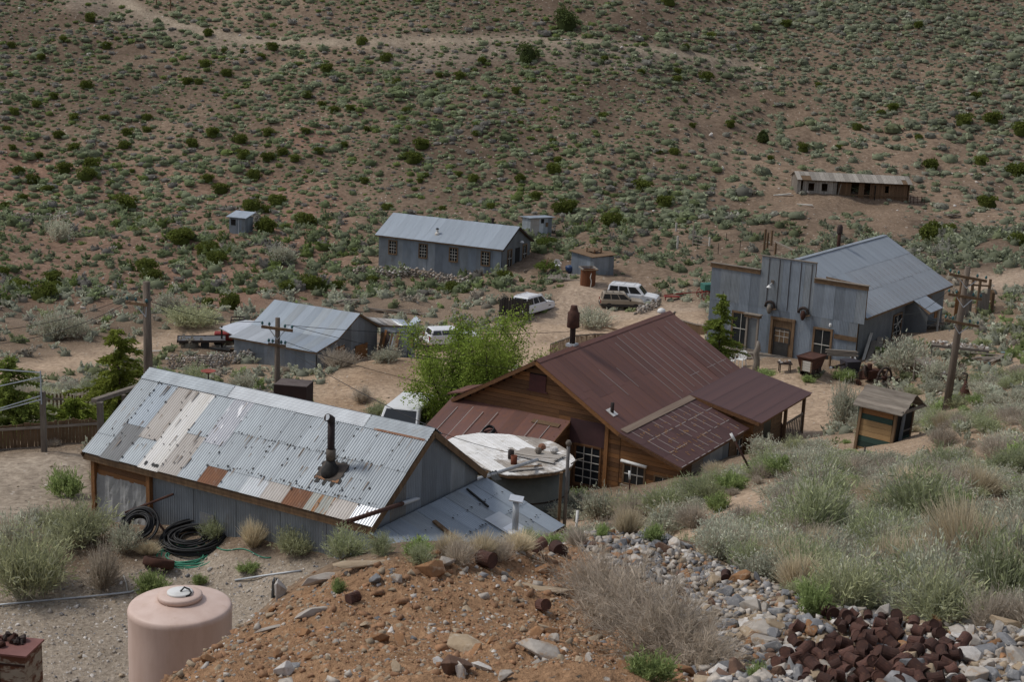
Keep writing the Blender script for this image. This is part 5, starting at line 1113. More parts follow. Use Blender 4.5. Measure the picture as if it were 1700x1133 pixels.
# ---- middle ground
def dens_mid(P_):
    n = hnoise(P_[:, 0]*.22, P_[:, 1]*.22); pp = proj(P_); r = np.hypot(P_[:, 0], P_[:, 1])
    d = np.clip(.78+.7*n, .08, 1)*(1-np.clip(1.5*zs(P_, *ROADS, 'gravel', 'mound', 'rubble', 'cut'), 0, 1))*(1-.75*zs(P_, 'bank'))
    d = np.where((pp[:, 0] < 200) & (r < 60), d*.35, d); return d
mid, rng = scatter(57, 112, -.40, .40, 1.15, dens_mid, 41, 30000)
near, rng2 = scatter(24, 57, -.44, .50, .78, lambda P_: dens_mid(P_)*np.where(proj(P_)[:, 0] > 930, 1, .25)*(proj(P_)[:, 1] < 1200), 42, 26000)
fore, rng3 = scatter(13, 26, -.36, .52, .50, lambda P_: (proj(P_)[:, 0] > 1190)*(1-np.clip(2*zs(P_, 'mound', 'rubble', 'gravel'), 0, 1)), 43, 9000)
inst = []
# brush stays below these lines of the photograph so that what stands behind it shows: (px0, px1, top limit, farthest range)
LIM = [(1395, 1535, 744, 56), (945, 1085, 803, 60), (1085, 1140, 788, 60), (1140, 1245, 765, 60), (1245, 1350, 722, 66), (60, 240, 838, 42), (240, 330, 868, 40), (330, 440, 856, 40), (440, 520, 872, 40), (520, 640, 872, 40), (640, 760, 884, 40), (760, 945, 876, 45), (1180, 1440, 606, 84), (1440, 1600, 556, 90), (390, 520, 572, 92), (520, 700, 566, 95), (620, 840, 446, 125), (820, 1080, 486, 112), (820, 910, 505, 104), (1000, 1090, 505, 106), (0, 160, 742, 47), (440, 500, 690, 60), (280, 460, 606, 85), (1505, 1645, 646, 62), (1570, 1590, 680, 62)]
def add_i(p, r_, h, kind, zone_):
    for _ in range(6):
        q = proj(np.array([[p[0], p[1], p[2]+h*.95]]))[0]; rr0 = math.hypot(p[0], p[1]); hw = r_*FPX/(np.array(p[:3]) @ CF)*.6
        bad = [l for l in LIM if q[0]+hw > l[0] and q[0]-hw < l[1] and rr0 < l[3] and q[1] < l[2]]
        if not bad: break
        h *= .78; r_ *= .9
    if bad and zone_ != 'spot': return
    inst.append((float(p[0]), float(p[1]), float(p[2]), r_, h, kind, zone_))
def pick(rng, tbl):
    u = rng.uniform(); s = 0
    for k, w in tbl:
        s += w
        if u < s: return k
    return tbl[-1][0]
for p in mid: r_ = rng.uniform(.35, .95); add_i(p, r_, r_*rng.uniform(.75, 1.05), pick(rng, (('sage', .58), ('rabbit', .18), ('greyb', .16), ('greenb', .08))), 'mid')
for p in near: r_ = .22+.62*rng2.uniform()**1.2; add_i(p, r_, r_*rng2.uniform(.75, 1.15), pick(rng2, (('sage', .43), ('rabbit', .24), ('grass', .05), ('greyb', .20), ('greenb', .08))), 'near')
for p in fore: r_ = .2+.4*rng3.uniform()**1.2; add_i(p, r_, r_*rng3.uniform(.85, 1.3), pick(rng3, (('sage', .40), ('rabbit', .24), ('grass', .12), ('greyb', .22), ('greenb', .02))), 'fore')
# shrubs read off the photograph: (px, py of base, width px, height px, kind)
SPOT = [(130,905,230,105,'rabbit'),(50,985,190,110,'rabbit'),(170,975,110,80,'greyb'),(250,990,90,50,'greenb'),(205,918,80,50,'sage'),(15,930,120,80,'sage'),(110,825,95,60,'greenb'),(60,870,150,70,'sage'),(355,895,80,45,'rabbit'),(420,908,80,55,'grass'),(490,918,120,70,'rabbit'),(575,925,130,75,'rabbit'),(635,922,70,45,'rabbit'),(412,948,62,18,'greenb'),(330,972,42,22,'greenb'),(300,985,30,14,'greenb'),(560,985,42,30,'greenb'),
 (695,920,80,45,'greenb'),(745,925,80,50,'grass'),(800,922,110,60,'grass'),(860,915,110,50,'grass'),(760,935,90,45,'greyb'),(830,930,90,40,'greyb'),(920,905,90,45,'greyb'),(960,905,80,35,'greyb'),(1000,893,42,28,'greenb'),(1042,890,80,50,'grass'),(1087,898,62,32,'greenb'),(880,905,70,45,'rabbit'),(700,935,70,30,'rabbit'),
 (1080,1128,130,60,'greenb'),(1255,1130,50,40,'greenb'),(1340,905,190,110,'rabbit'),(1260,885,55,35,'greenb'),(1290,950,130,60,'sage'),(1235,905,60,35,'rabbit'),(1400,1010,160,90,'rabbit'),(1350,1020,110,70,'greenb'),(1480,985,180,100,'grass'),(1550,1010,200,120,'sage'),(1650,1030,220,140,'rabbit'),(1600,940,180,110,'grass'),(1540,880,190,100,'rabbit'),(1690,960,160,110,'sage'),(1450,930,150,80,'rabbit'),(1640,1045,160,80,'greyb'),(1500,1020,140,60,'greyb'),
 (1000,865,120,75,'sage'),(1050,875,100,60,'greyb'),(1110,855,150,95,'rabbit'),(1165,830,150,85,'rabbit'),(1215,815,90,50,'greenb'),(965,850,80,60,'sage'),(1150,875,100,40,'greyb'),(1190,850,70,40,'greenb'),(1240,790,80,50,'sage'),(1270,755,110,50,'sage'),(1320,757,80,50,'rabbit'),(1300,790,70,40,'greenb'),(1400,715,80,80,'sage'),(1560,640,90,50,'sage'),(1500,620,120,60,'sage'),(1440,610,60,30,'sage'),(1270,625,80,25,'greenb'),(1400,632,60,25,'greenb'),(1340,635,40,15,'greenb'),
 (320,645,90,60,'rabbit'),(400,650,70,45,'sage'),(560,610,110,45,'greyb'),(640,600,90,35,'sage'),(470,618,60,30,'greyb'),(600,668,60,30,'greyb'),(280,520,80,35,'sage'),(90,565,90,50,'sage'),(130,560,80,40,'sage'),(320,540,120,35,'rabbit'),(980,545,110,45,'sage'),(470,435,70,30,'sage'),(95,400,70,40,'sage')]
for px, py, w, h, kd in SPOT:
    zm = 0 if py > 895 and not (px > 1180 and py < 960) else 20
    if px < 450 and py > 800: zm = 20
    if py < 700: zm = 48
    g = gp(px, py, zm); Zd = float(np.array(g) @ CF); r_ = w*Zd/FPX/2*.92; add_i(g, r_, h*Zd/FPX*1.12, kd, 'spot')
NAMES = dict(sage='sagebrush', rabbit='rabbitbrush', grass='dry_grass', greyb='grey_brush', greenb='green_bush')
LOOK = dict(sage='grey green sagebrush', rabbit='olive green rabbitbrush', grass='tuft of tan dry grass', greyb='bare grey brush', greenb='fresh green low bush')
def where(x, y):
    px, py = proj(np.array([[x, y, h1(x, y)]]))[0]; r = math.hypot(x, y)
    if r < 30 and px > 1150: return 'on the slope behind the rubble and rusty cans'
    if r < 30: return 'on the foreground dirt mound'
    if r < 57 and px < 660: return 'on the gravel terrace beside the corrugated shed'
    if r < 57 and px < 1260: return 'below the windows of the brown house'
    if r < 62: return 'on the slope round the small green shed'
    if px > 1150: return 'round the false front building'
    if px > 700: return 'beside the yard with the parked white cars'
    return 'along the dirt track by the low barn'
vis = []
for t_ in inst:
    q = proj(np.array([[t_[0], t_[1], t_[2]]]))[0]; Zd = np.array(t_[:3]) @ CF
    vis.append(t_[3]*FPX/Zd if -40 < q[0] < 1740 and -40 < q[1] < 1180 else 0)
order = np.argsort(vis)[::-1]; cnt = {}; rest = []
COLM = dict(sage=C_sage, rabbit=C_rab, grass=C_tan, greyb=C_grey, greenb=C_green)
for i in order:
    x, y, z, r_, h, kd, zn = inst[i]; cnt[kd] = cnt.get(kd, 0)+1
    if (zn != 'spot' and math.hypot(x, y) > 72) or cnt[kd] > 285: rest.append((x, y, z-.04, r_, h, np.array(COLM[kd])*random.uniform(.75, 1.12))); continue
    o = link(NAMES[kd], random.choice(PRO[kd]), None, (x, y, z-.05*r_), (0, 0, random.uniform(0, 6.28)), (r_, r_*random.uniform(.85, 1.15), h))
    wl_ = where(x, y); tag(o, LOOK[kd]+' '+wl_, 'grass' if kd == 'grass' else 'shrub', LOOK[kd]+' '+wl_)
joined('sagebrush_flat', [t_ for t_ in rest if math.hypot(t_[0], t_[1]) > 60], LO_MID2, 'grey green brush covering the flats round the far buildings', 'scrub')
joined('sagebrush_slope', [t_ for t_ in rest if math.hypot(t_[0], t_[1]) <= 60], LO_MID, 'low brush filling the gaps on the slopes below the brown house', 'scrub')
# ---- dead brush on the mound: finely branched
def dead_bush(rng, R_, Ht, n):
    mb_v, mb_f, C = [], [], []; b = 0
    def seg(p, q, w, c):
        nonlocal b
        d = q-p; s = np.cross(d, rng.normal(0, 1, 3)); s = s/(np.linalg.norm(s)+1e-9)*w; s2 = np.cross(d, s); s2 = s2/(np.linalg.norm(s2)+1e-9)*w
        mb_v.extend([p-s, p+s, q+s*.6, q-s*.6]); mb_f.append((b, b+1, b+2, b+3)); C.extend([c]*4); b += 4
    for i in range(n):
        a = rng.uniform(0, 6.283); t = rng.uniform(.15, 1.35); L = Ht*rng.uniform(.5, 1); root = np.array([rng.normal(0, .25)*R_, rng.normal(0, .25)*R_, 0]); d = np.array([math.cos(a)*math.sin(t)*R_/Ht, math.sin(a)*math.sin(t)*R_/Ht, math.cos(t)+.15])
        p = root; c = np.array(C_dead)*rng.uniform(.6, 1.2)
        for k in range(4):
            q = p+d*L*.28+rng.normal(0, .06, 3)*R_; seg(p, q, .006*(1.3-.25*k), c)
            for _ in range(2+k):
                dd = d+rng.normal(0, .6, 3); e = q+dd*L*.2; seg(q, e, .0035, c*rng.uniform(.85, 1.25))
                for _ in range(3): seg(e, e+(dd+rng.normal(0, .8, 3))*L*.11, .0028, c*rng.uniform(.9, 1.35))
            p = q; d = d+rng.normal(0, .25, 3)
        
    V = np.array(mb_v); V[:, 2] = np.maximum(V[:, 2], -.03); me = np_mesh('dead_brush', V, np.array(mb_f), False, np.array(C)); me.materials.append(M_leaf); return me
DB = [dead_bush(rg, .62, .46, 190) for _ in range(2)]
for px, py, s, lb in ((1030,1035,.85,'largest dead grey brush on the foreground mound, upper mass'),(1100,1085,.8,'dead grey brush on the mound sprawling down to the rubble'),(985,985,.62,'smaller dead grey brush at the top of the mound brush'),(1165,1110,.55,'low dead grey twigs beside the green bush at the mound foot')):
    g = gp(px, py); o = link('dead_brush', random.choice(DB), None, (g.x, g.y, g.z-.02), (0, 0, random.uniform(0, 6)), (s, s, s)); tag(o, lb, 'brush', 'dead brush on the mound')
# ---- trees
def leaf_quads(rng, C0, n_per, spread, s, col, jit=.25):
    C0 = np.asarray(C0); n = len(C0)*n_per; p = np.repeat(C0, n_per, 0)+rng.normal(0, 1, (n, 3))*spread
    a = rng.normal(0, 1, (n, 3)); a /= np.linalg.norm(a, axis=1)[:, None]; b = np.cross(a, rng.normal(0, 1, (n, 3))); b /= np.linalg.norm(b, axis=1)[:, None]; ss = (s*rng.uniform(.6, 1.3, n))[:, None]
    V = np.stack([p-a*ss, p-b*ss*.5, p+a*ss, p+b*ss*.5], 1).reshape(-1, 3); k = np.repeat(rng.uniform(.75, 1.2, len(C0)), n_per)
    return V, np.arange(4*n).reshape(-1, 4), np.repeat(np.asarray(col)[None]*(k*rng.uniform(1-jit, 1+jit, n))[:, None], 4, 0)
def broad_tree(loc, Ht, Rx, label, rng):
    T = empty('leafy_tree', loc, 0, label, 'tree'); tr = MB(); tips = []
    for i in range(20):
        a = 6.283*i/20+rng.uniform(-.3, .3); p = Vector((math.cos(a)*.12, math.sin(a)*.12, -.2)); t = rng.uniform(.05, .62); d = Vector((math.cos(a)*math.sin(t), math.sin(a)*math.sin(t), math.cos(t))); L = Ht*rng.uniform(.55, .95); pts = [p]; rs = [.07]
        for k in range(6):
            d = (d+Vector(rng.normal(0, .12, 3))).normalized(); p = p+d*L/6*(1.1 if k else 1); pts.append(p); rs.append(.07*(1-k/6.5))
            if k >= 1:
                for _ in range(8):
                    e = (d*.6+Vector(rng.normal(0, .75, 3))).normalized(); q = p+e*rng.uniform(.3, .9)*Rx*.32; tr.tube([p, (p+q)/2+Vector(rng.normal(0, .05, 3)), q], [.018, .012, .006], 4, False)
                    for f in (.35, .6, .85, 1.0): tips.append(p.lerp(q, f)+Vector(rng.normal(0, .1, 3)))
        tr.tube(pts, rs, 6)
    tr.build('trunk', PM('grey_bark', (.11, .09, .07), (.07, .055, .045), 4, .9), T)
    tips = [t for t in tips if t.z > .25]
    me = np_mesh('crown', *(lambda q: (q[0], q[1], False, q[2]))(leaf_quads(rng, tips, 20, .22, .06, s2l(126, 144, 64)))); me.materials.append(M_leaf0); link('crown', me, T)
def conifer(loc, Ht, R0_, label, rng, col=s2l(74, 88, 44), dens=1.0, lean=0):
    T = empty('spruce_tree', loc, rng.uniform(0, 6), label, 'tree'); MB().tube([(0, 0, -.2), (.02, 0, Ht*.5), (0, 0, Ht)], [.09, .05, .01], 7).build('trunk', PM('spruce_bark', (.08, .055, .04), (.05, .035, .028), 4, .9), T)
    ps, ds = [], []; z = .25
    while z < Ht*.97:
        f = z/Ht; Rr = R0_*(1-f)**.7*rng.uniform(.55, 1.15)+.10
        for k in range(int(rng.integers(5, 8))):
            a = rng.uniform(0, 6.283); L = Rr*rng.uniform(.45, 1.2); nn = max(4, int(L/.05))
            for j in range(nn):
                t = (j+.5)/nn; c = np.array([math.cos(a)*L*t, math.sin(a)*L*t, z-.25*L*t*t+.1*L*t])
                m = int(5*dens*(1.1-.4*t))+2
                for _ in range(m): ps.append(c+rng.normal(0, .035, 3)); dv = np.array([math.cos(a+rng.normal(0, .7)), math.sin(a+rng.normal(0, .7)), rng.normal(-.25, .35)]); ds.append(dv/np.linalg.norm(dv))
        z += .20*rng.uniform(.7, 1.3)*(1 if Ht > 2 else .7)
    ps, ds = np.array(ps), np.array(ds); n = len(ps); sd = np.cross(ds, rng.normal(0, 1, (n, 3))); sd /= np.linalg.norm(sd, axis=1)[:, None]; L = rng.uniform(.09, .19, n)[:, None]
    V = np.stack([ps-sd*.017, ps+sd*.017, ps+ds*L+sd*.022, ps+ds*L-sd*.022], 1).reshape(-1, 3); C = np.repeat(np.asarray(col)[None]*rng.uniform(.6, 1.35, n)[:, None], 4, 0)
    me = np_mesh('crown', V, np.arange(4*n).reshape(-1, 4), False, C); me.materials.append(M_leaf0); link('crown', me, T); return T
g = gp(745, 690, 55); q = unp(784, 690, 67); broad_tree((q[0]+.1, q[1], h1(q[0], q[1])), 6.0, 3.2, 'bright green leafy tree behind the brown house gable', np.random.default_rng(77))
cr = np.random.default_rng(5)
def at_depth(px, Z): q = unp(px, 600, Z); return (q[0], q[1], h1(q[0], q[1]))
def ttop(px, py, Z, base): q = unp(px, py, Z); return q[2]-base
for px, py, Z, R0_, lb, cl in ((197,540,57,2.3,'tall spruce beside the thick pole behind the picket fence',s2l(116, 124, 54)),(14,590,50,2.4,'dark spruce behind the tubular gate',s2l(112, 124, 60)),(122,660,52,2.0,'small bright spruce growing along the picket fence',s2l(120, 132, 56)),(1192,478,76,1.75,'spruce in front of the false front facade',s2l(110, 122, 56))):
    b = at_depth(px, Z); conifer(b, ttop(px, py, Z, b[2]), R0_, lb, cr, cl)
for px, py, w, Z, lb in ((905,398,52,119,'spreading dark juniper in front of the long house gable, upper one'),(905,440,60,114,'low dark juniper below the long house porch')):
    b = at_depth(px, Z); 
    o = empty('juniper_tree', gp(px, py+14, 95), 0, lb, 'tree'); MB().tube([(0, 0, -.2), (.1, 0, .8), (.2, .1, 1.3)], [.12, .08, .04], 6).build('trunk', M_tim, o)
    me = mk('crown', leafball(cr, 1500, 1.25, 1.25, .07, s2l(88, 100, 48), 10)); link('crown', me, o)
for px, py, w, h, lb in ((940,48,44,50,'large dark juniper above the road high on the hill'),(876,104,40,42,'large dark juniper below the road high on the hill'),(1268,236,22,26,'small dark pine standing alone on the right of the gully')):
    g = gp(px, py, 120); Zd = float(np.array(g) @ CF); s = w*Zd/FPX/2; o = empty('juniper_tree', g, 0, lb, 'tree'); MB().tube([(0, 0, -.3), (.05, 0, s)], [.15, .06], 6).build('trunk', M_tim, o)
    V, F, C = leafball(cr, 1800, s*1.15, h*Zd/FPX*1.15, .13, s2l(78, 88, 50), 11); V[:, 2] = np.maximum(V[:, 2]-.25*h*Zd/FPX, .02); link('crown', mk('crown', with_shade_core((V, F, C), s*.95, h*Zd/FPX*.8, tuple(x*.6 for x in s2l(78, 88, 50)), 12)), o)
# ================================================================ rocks, rubble, cans
def rock_mesh(rng, sub=2, flat=.6, name='rock'):
    """angular broken stone: hull of a few random points"""
    bm = bmesh.new(); n = 15 if sub == 2 else 9
    for _ in range(n):
        q = rng.normal(0, 1, 3); q = q/np.linalg.norm(q)*rng.uniform(.8, 1.08); bm.verts.new((q[0], q[1]*.78, q[2]*flat))
    r_ = bmesh.ops.convex_hull(bm, input=bm.verts[:]); bmesh.ops.delete(bm, geom=[g for g in r_['geom_interior'] if isinstance(g, bmesh.types.BMVert)], context='VERTS')
    if sub == 2: bmesh.ops.bevel(bm, geom=bm.edges[:], offset=.035, segments=1, affect='EDGES', clamp_overlap=True)
    bmesh.ops.triangulate(bm, faces=bm.faces[:]); bmesh.ops.recalc_face_normals(bm, faces=bm.faces[:])
    me = bpy.data.meshes.new(name); bm.to_mesh(me); bm.free(); return me
rk = np.random.default_rng(9); RM = [rock_mesh(rk, 2, f) for f in (.55, .7, .45, .6, .8, .5, .65, .4)]
def rmat(nm, c1, c2, spot): return PM(nm, c1, c2, 2.2, .9, 0, None, .35, 6, .2, spot, (.55, .68), 1.6)
MR = dict(pale=rmat('pale_rock', (.44, .40, .35), (.32, .28, .24), (.36, .24, .14)), grey=rmat('blue_grey_rock', (.22, .22, .225), (.15, .15, .155), (.36, .35, .33)), tan=rmat('tan_rock', (.36, .28, .19), (.27, .20, .13), (.42, .36, .28)),
          orange=rmat('orange_rock', (.32, .17, .08), (.21, .11, .055), (.36, .27, .19)), brown=rmat('rusty_brown_rock', (.15, .085, .055), (.09, .055, .04), (.26, .17, .11)), white=rmat('white_rock', (.58, .55, .51), (.42, .39, .36), (.36, .30, .24)))
for m in RM: m.materials.append(MR['pale'])
def rock(px, py, w, kind, label, sc=(1, 1, 1), rz=None, mi=None, group=None, zmin=0, sink=.3, rot=(0, 0)):
    g = gp(px, py, zmin); Zd = float(np.array(g) @ CF); s = w*Zd/FPX/2*1.1
    o = link('rock', RM[rk.integers(8) if mi is None else mi], None, (g.x, g.y, g.z+s*sc[2]*sink), (rot[0], rot[1], rk.uniform(0, 6.28) if rz is None else rz), (s*sc[0], s*sc[1], s*sc[2]), MR[kind]); return tag(o, label, 'rock', group)
rock(895,1092,88,'pale','broad pale slab of rock tilted on the orange mound',(1,.8,.75),-.3,2,rot=(.25,.2)); rock(775,1082,80,'tan','humped brown and tan boulder half sunk in the mound',(1,.7,.8),-.35,1,rot=(.1,.25)); rock(758,1118,62,'brown','dark rusty block of rock with a pale corner',(1,.8,1),.2,4); rock(725,1103,36,'white','white rock leaning on the dark rusty block',(1,.8,.9)); rock(800,1112,36,'white','small white splinter right of the dark rusty block',(1.2,.6,.6),-.5)
rock(715,955,54,'orange','orange faced boulder on the crest of the mound',(1,.8,1),.3,3); rock(740,940,40,'pale','pale boulder behind the orange one on the mound crest'); rock(472,1120,38,'white','white pointed rock at the lower edge of the mound',(1,.9,1.2)); rock(490,1110,24,'grey','grey rock beside the white pointed one')
rock(520,1018,80,'pale','long pale ledge breaking through the mound flank',(1.3,.35,.4),.62,0,sink=.1); rock(455,1045,60,'pale','lower end of the pale ledge on the mound flank',(1.3,.4,.4),.62,2,sink=.1); rock(535,968,60,'pale','pale ledge rock below the green tuft on the mound',(1.3,.5,.5),.6,6); rock(605,940,90,'tan','flat tan slab at the top of the mound',(1.2,.5,.35),.25,7)
rock(905,978,90,'tan','flat tan slab half buried near the dead brush',(1.3,.5,.3),-.2,7,sink=.05); rock(840,1128,40,'pale','pale flat stone at the foot of the broad slab'); rock(625,968,34,'grey','blue grey stone on the mound'); rock(660,965,26,'pale','pale stone beside the blue grey one'); rock(1345,1040,44,'grey','grey rock banded with white in the rubble',(1.1,.7,1)); rock(1395,1072,34,'tan','tan cone shaped rock among the rusty cans',(1,.9,1.3)); rock(1312,1085,34,'white','rounded white rock left of the cans',(1,1,1.2)); rock(1370,1115,42,'pale','pale grey rock beside the dry tuft among cans'); rock(1508,1100,44,'tan','knobbly tan rock among the rusty cans',(1,.9,1.1)); rock(1545,1052,48,'pale','pale rock at the right end of the can heap'); rock(1590,1058,46,'pale','second pale rock right of the can heap'); rock(1610,1125,60,'pale','large pale slab below the cans at the rubble edge',(1.2,.8,.6))
rock(466,992,34,'white','upright white rock at the left foot of the mound',(.7,.7,1.9),0,4); rock(30,742,26,'tan','tan stone below the picket fence',zmin=30)
def rubz(P_): return zs(P_, 'rubble')
items = []
rp, rr_ = scatter(10.5, 25, -.1, .40, .07, lambda P_: np.clip(zs(P_, 'rubble')*1.6-.35, 0, 1)*np.where(np.hypot(P_[:, 0], P_[:, 1]) > 0, 1, 1), 51, 80000)
mp, _ = scatter(10.5, 23, -.34, .16, .12, lambda P_: np.clip(zs(P_, 'mound')*1.6-.5, 0, 1)*.7, 52, 14000)
gpv, _ = scatter(19, 40, -.42, .02, .28, lambda P_: np.clip(zs(P_, 'gravel')*1.5-.4, 0, 1)*.5, 53, 9000)
hp, _ = scatter(95, 225, -.4, .4, 1.6, lambda P_: .06+.8*zs(P_, 'talus', 'talus2')+.7*zs(P_, 'red', 'red2', 'red4')+.3*zs(P_, 'scar'), 54, 9000)
yp, _ = scatter(30, 95, -.4, .4, .6, lambda P_: .10+.25*zs(P_, 'path8', 'cut', 'bank'), 55, 5000)
ALLR = []
for p in rp: ALLR.append((p, .062*math.exp(rr_.normal(0, .42)), 'rub'))
for p in mp: ALLR.append((p, .032*math.exp(rr_.normal(0, .6)), 'mnd'))
for p in gpv: ALLR.append((p, .04*math.exp(rr_.normal(0, .55)), 'grv'))
for p in hp: ALLR.append((p, .14*math.exp(rr_.normal(0, .45)), 'hil'))
for p in yp: ALLR.append((p, .06*math.exp(rr_.normal(0, .5)), 'yrd'))
sz = []
for p, s, k in ALLR:
    q = proj(p[None])[0]; sz.append(s*FPX/(p @ CF) if 0 < q[0] < 1700 and 0 < q[1] < 1133 else 0)
od = np.argsort(sz)[::-1]; KW = dict(rub=(('pale', .32), ('grey', .32), ('tan', .14), ('orange', .08), ('white', .08), ('brown', .06)), mnd=(('orange', .56), ('tan', .26), ('pale', .10), ('white', .03), ('grey', .05)), grv=(('pale', .4), ('white', .25), ('tan', .2), ('grey', .15)), hil=(('pale', .6), ('white', .2), ('tan', .2)), yrd=(('pale', .6), ('tan', .3), ('grey', .1)))
RL = dict(pale='pale', grey='blue grey', tan='tan', orange='orange', white='white', brown='rusty brown'); RW = dict(rub='broken rock in the rubble slope beside the mound', mnd='stone lying on the orange dirt mound', grv='stone on the gravel round the pink tank')
CS = dict(pale=(.40, .36, .31), grey=(.20, .20, .205), tan=(.33, .26, .18), orange=(.29, .16, .085), white=(.54, .51, .47), brown=(.14, .085, .06)); ni = 0
for i in od:
    p, s, k = ALLR[i]; kd = pick(rr_, KW[k])
    if ni < 285 and k in RW and sz[i] > 3:
        o = link('rock', RM[rr_.integers(8)], None, (p[0], p[1], p[2]+s*.22), (rr_.normal(0, .35), rr_.normal(0, .35), rr_.uniform(0, 6.28)), (s, s*rr_.uniform(.6, .95), s*rr_.uniform(.7, 1.1)), MR[kd]); tag(o, RL[kd]+' '+RW[k], 'rock', RL[kd]+' '+RW[k]); ni += 1
    else: items.append((p[0], p[1], p[2]+s*.12, s, s, np.array(CS[kd])*rr_.uniform(.8, 1.15)))
def lo_rock(rng):
    m = rock_mesh(rng, 1, .7); V = np.array([v.co[:] for v in m.vertices]); F = np.array([f.vertices[:] for f in m.polygons]); bpy.data.meshes.remove(m); return V, F, np.ones((len(V), 3))
M_rockv = NT('loose_stone'); _a = M_rockv.t.nodes.new('ShaderNodeVertexColor'); _a.layer_name = 'Col'; M_rockv.l(M_rockv.mix(1., _a.outputs[0], M_rockv.mix(M_rockv.ramp(M_rockv.noise(M_rockv.coord(), 18, 5), .35, .65), (.7, .7, .7), (1.25, 1.22, 1.2)), 'MULTIPLY'), M_rockv.b.inputs['Base Color']); M_rockv.b.inputs['Roughness'].default_value = .92; M_rockv = M_rockv.m
joined('loose_stones', items, [lo_rock(rk) for _ in range(8)], 'small loose stones and gravel strewn over the ground', 'stones', M_rockv)
# fine grit on mound and terrace
gr = []
for z_, th0, th1, r0, r1, n, kk in (('mound', -.34, .16, 10.5, 23, 26000, 'mnd'), ('rubble', -.02, .40, 10.5, 25, 14000, 'rub'), ('gravel', -.42, .02, 19, 40, 14000, 'grv')):
    th = rr_.uniform(th0, th1, n); r = np.sqrt(rr_.uniform(r0*r0, r1*r1, n)); P_ = np.c_[r*np.sin(th), r*np.cos(th), 0*r]; P_[:, 2] = H(P_[:, 0], P_[:, 1]); P_ = P_[rr_.uniform(0, 1, n) < zs(P_, z_)]
    for p in P_: s = .016*math.exp(rr_.normal(0, .5))*(1 if z_ != 'gravel' else 1.6); gr.append((p[0], p[1], p[2]+s*.2, s, s*.8, np.array(CS[pick(rr_, KW[kk])])*rr_.uniform(.75, 1.15)))
def tetr(rng):
    V = np.array([[1, 0, -.3], [-.4, .8, -.3], [-.5, -.7, -.3], [.1, 0, .6], [-.7, .1, .3]])*rng.uniform(.75, 1.25, (5, 3)); return V, np.array([[0, 1, 3], [1, 4, 3], [4, 2, 3], [2, 0, 3], [1, 2, 4]]), np.ones((5, 3))
joined('grit', gr, [tetr(rk) for _ in range(8)], 'fine grit and pebbles scattered over mound and terrace', 'gravel', M_rockv)
# ---- rusty cans
def can_mesh(rng, dent):
    n = 16; V = []; prof = [(0, 1., 0), (.012, 1.03, 0), (.03, 1.0, 0), (.5, .985, 1), (.97, 1.0, .3), (.988, 1.03, 0), (1., 1., 0)]; hh = 2.25; a0 = rng.uniform(0, 6.28)
    for f, r, k in prof:
        for i in range(n):
            a = 6.2832*i/n; q = r*(1-dent*k*max(0, math.cos(a-a0))**2*.55); V.append((q*math.cos(a), q*math.sin(a), f*hh))
    m = len(prof); F = [(j*n+i, j*n+(i+1) % n, (j+1)*n+(i+1) % n, (j+1)*n+i) for j in range(m-1) for i in range(n)]
    V += [(.94*math.cos(6.2832*i/n), .94*math.sin(6.2832*i/n), hh*.97) for i in range(n)]; b = m*n
    F += [((m-1)*n+i, (m-1)*n+(i+1) % n, b+(i+1) % n, b+i) for i in range(n)]
    me = bpy.data.meshes.new('rusty_can'); me.from_pydata(V, [], F+[tuple(range(n-1, -1, -1)), tuple(b+i for i in range(n))]); me.update(); me.materials.append(M_can); return me
M_can = PM('can_rust', (.105, .05, .037), (.055, .03, .025), 1.2, .88, .1, None, .25, 8, .45, (.17, .085, .05), (.56, .72), 1.4)
CMs = [can_mesh(rk, d) for d in (.1, .5, .8, 1.3, 1.0)]
def can(px, py, r_, label, lean=None, az=None, group=None, dz=0.0):
    g = gp(px, py); ln = rk.uniform(.9, 1.7) if lean is None else lean
    o = link('rusty_can', CMs[rk.integers(5)], None, (g.x, g.y, g.z+r_*.75+dz), (ln, 0, rk.uniform(0, 6.28) if az is None else az), (r_, r_, r_*rk.uniform(.8, 1.15))); return tag(o, label, 'can', group)
can(797,936,.095,'rusty can lying on the mound crest before the dry grass',1.5,.9); can(922,918,.10,'large rusty can lying by the grey brush at the mound top',1.5,.3); can(886,918,.075,'small rusty can half hidden in grey brush',1.3); can(896,1012,.065,'dented brown can lying on the mound below the flat tan slab',1.2,.5); can(578,1003,.06,'brown rusty lump of can on the mound flank',1.5); can(1205,968,.06,'rusty can lying high in the rubble slope',1.5); can(975,960,.055,'rusty can caught in the dead brush'); can(1372,1022,.075,'rusty can at the edge of the brush above the rubble',1.5,.2)
POLY = [(1400,1030),(1470,1030),(1540,1045),(1570,1075),(1600,1100),(1560,1150),(1420,1150),(1340,1140),(1300,1090),(1350,1075),(1395,1065)]
cr_ = np.random.default_rng(15); nc = 0; placed = []
while nc < 135:
    px, py = cr_.uniform(1290, 1610), cr_.uniform(1028, 1150)
    if not inpoly(np.array([px]), np.array([py]), POLY)[0] and cr_.uniform() > .06: continue
    if any((px-a)**2+((py-b)*1.6)**2 < 13**2 for a, b in placed) and cr_.uniform() > .12: continue
    placed.append((px, py)); can(px, py, cr_.uniform(.04, .063), 'rusty tin can in the heap of cans beside the rubble', None, None, 'rusty cans in the heap', cr_.uniform(0, .05)); nc += 1
# ================================================================ foreground things
def pxm(w, Z): return w*Z/FPX
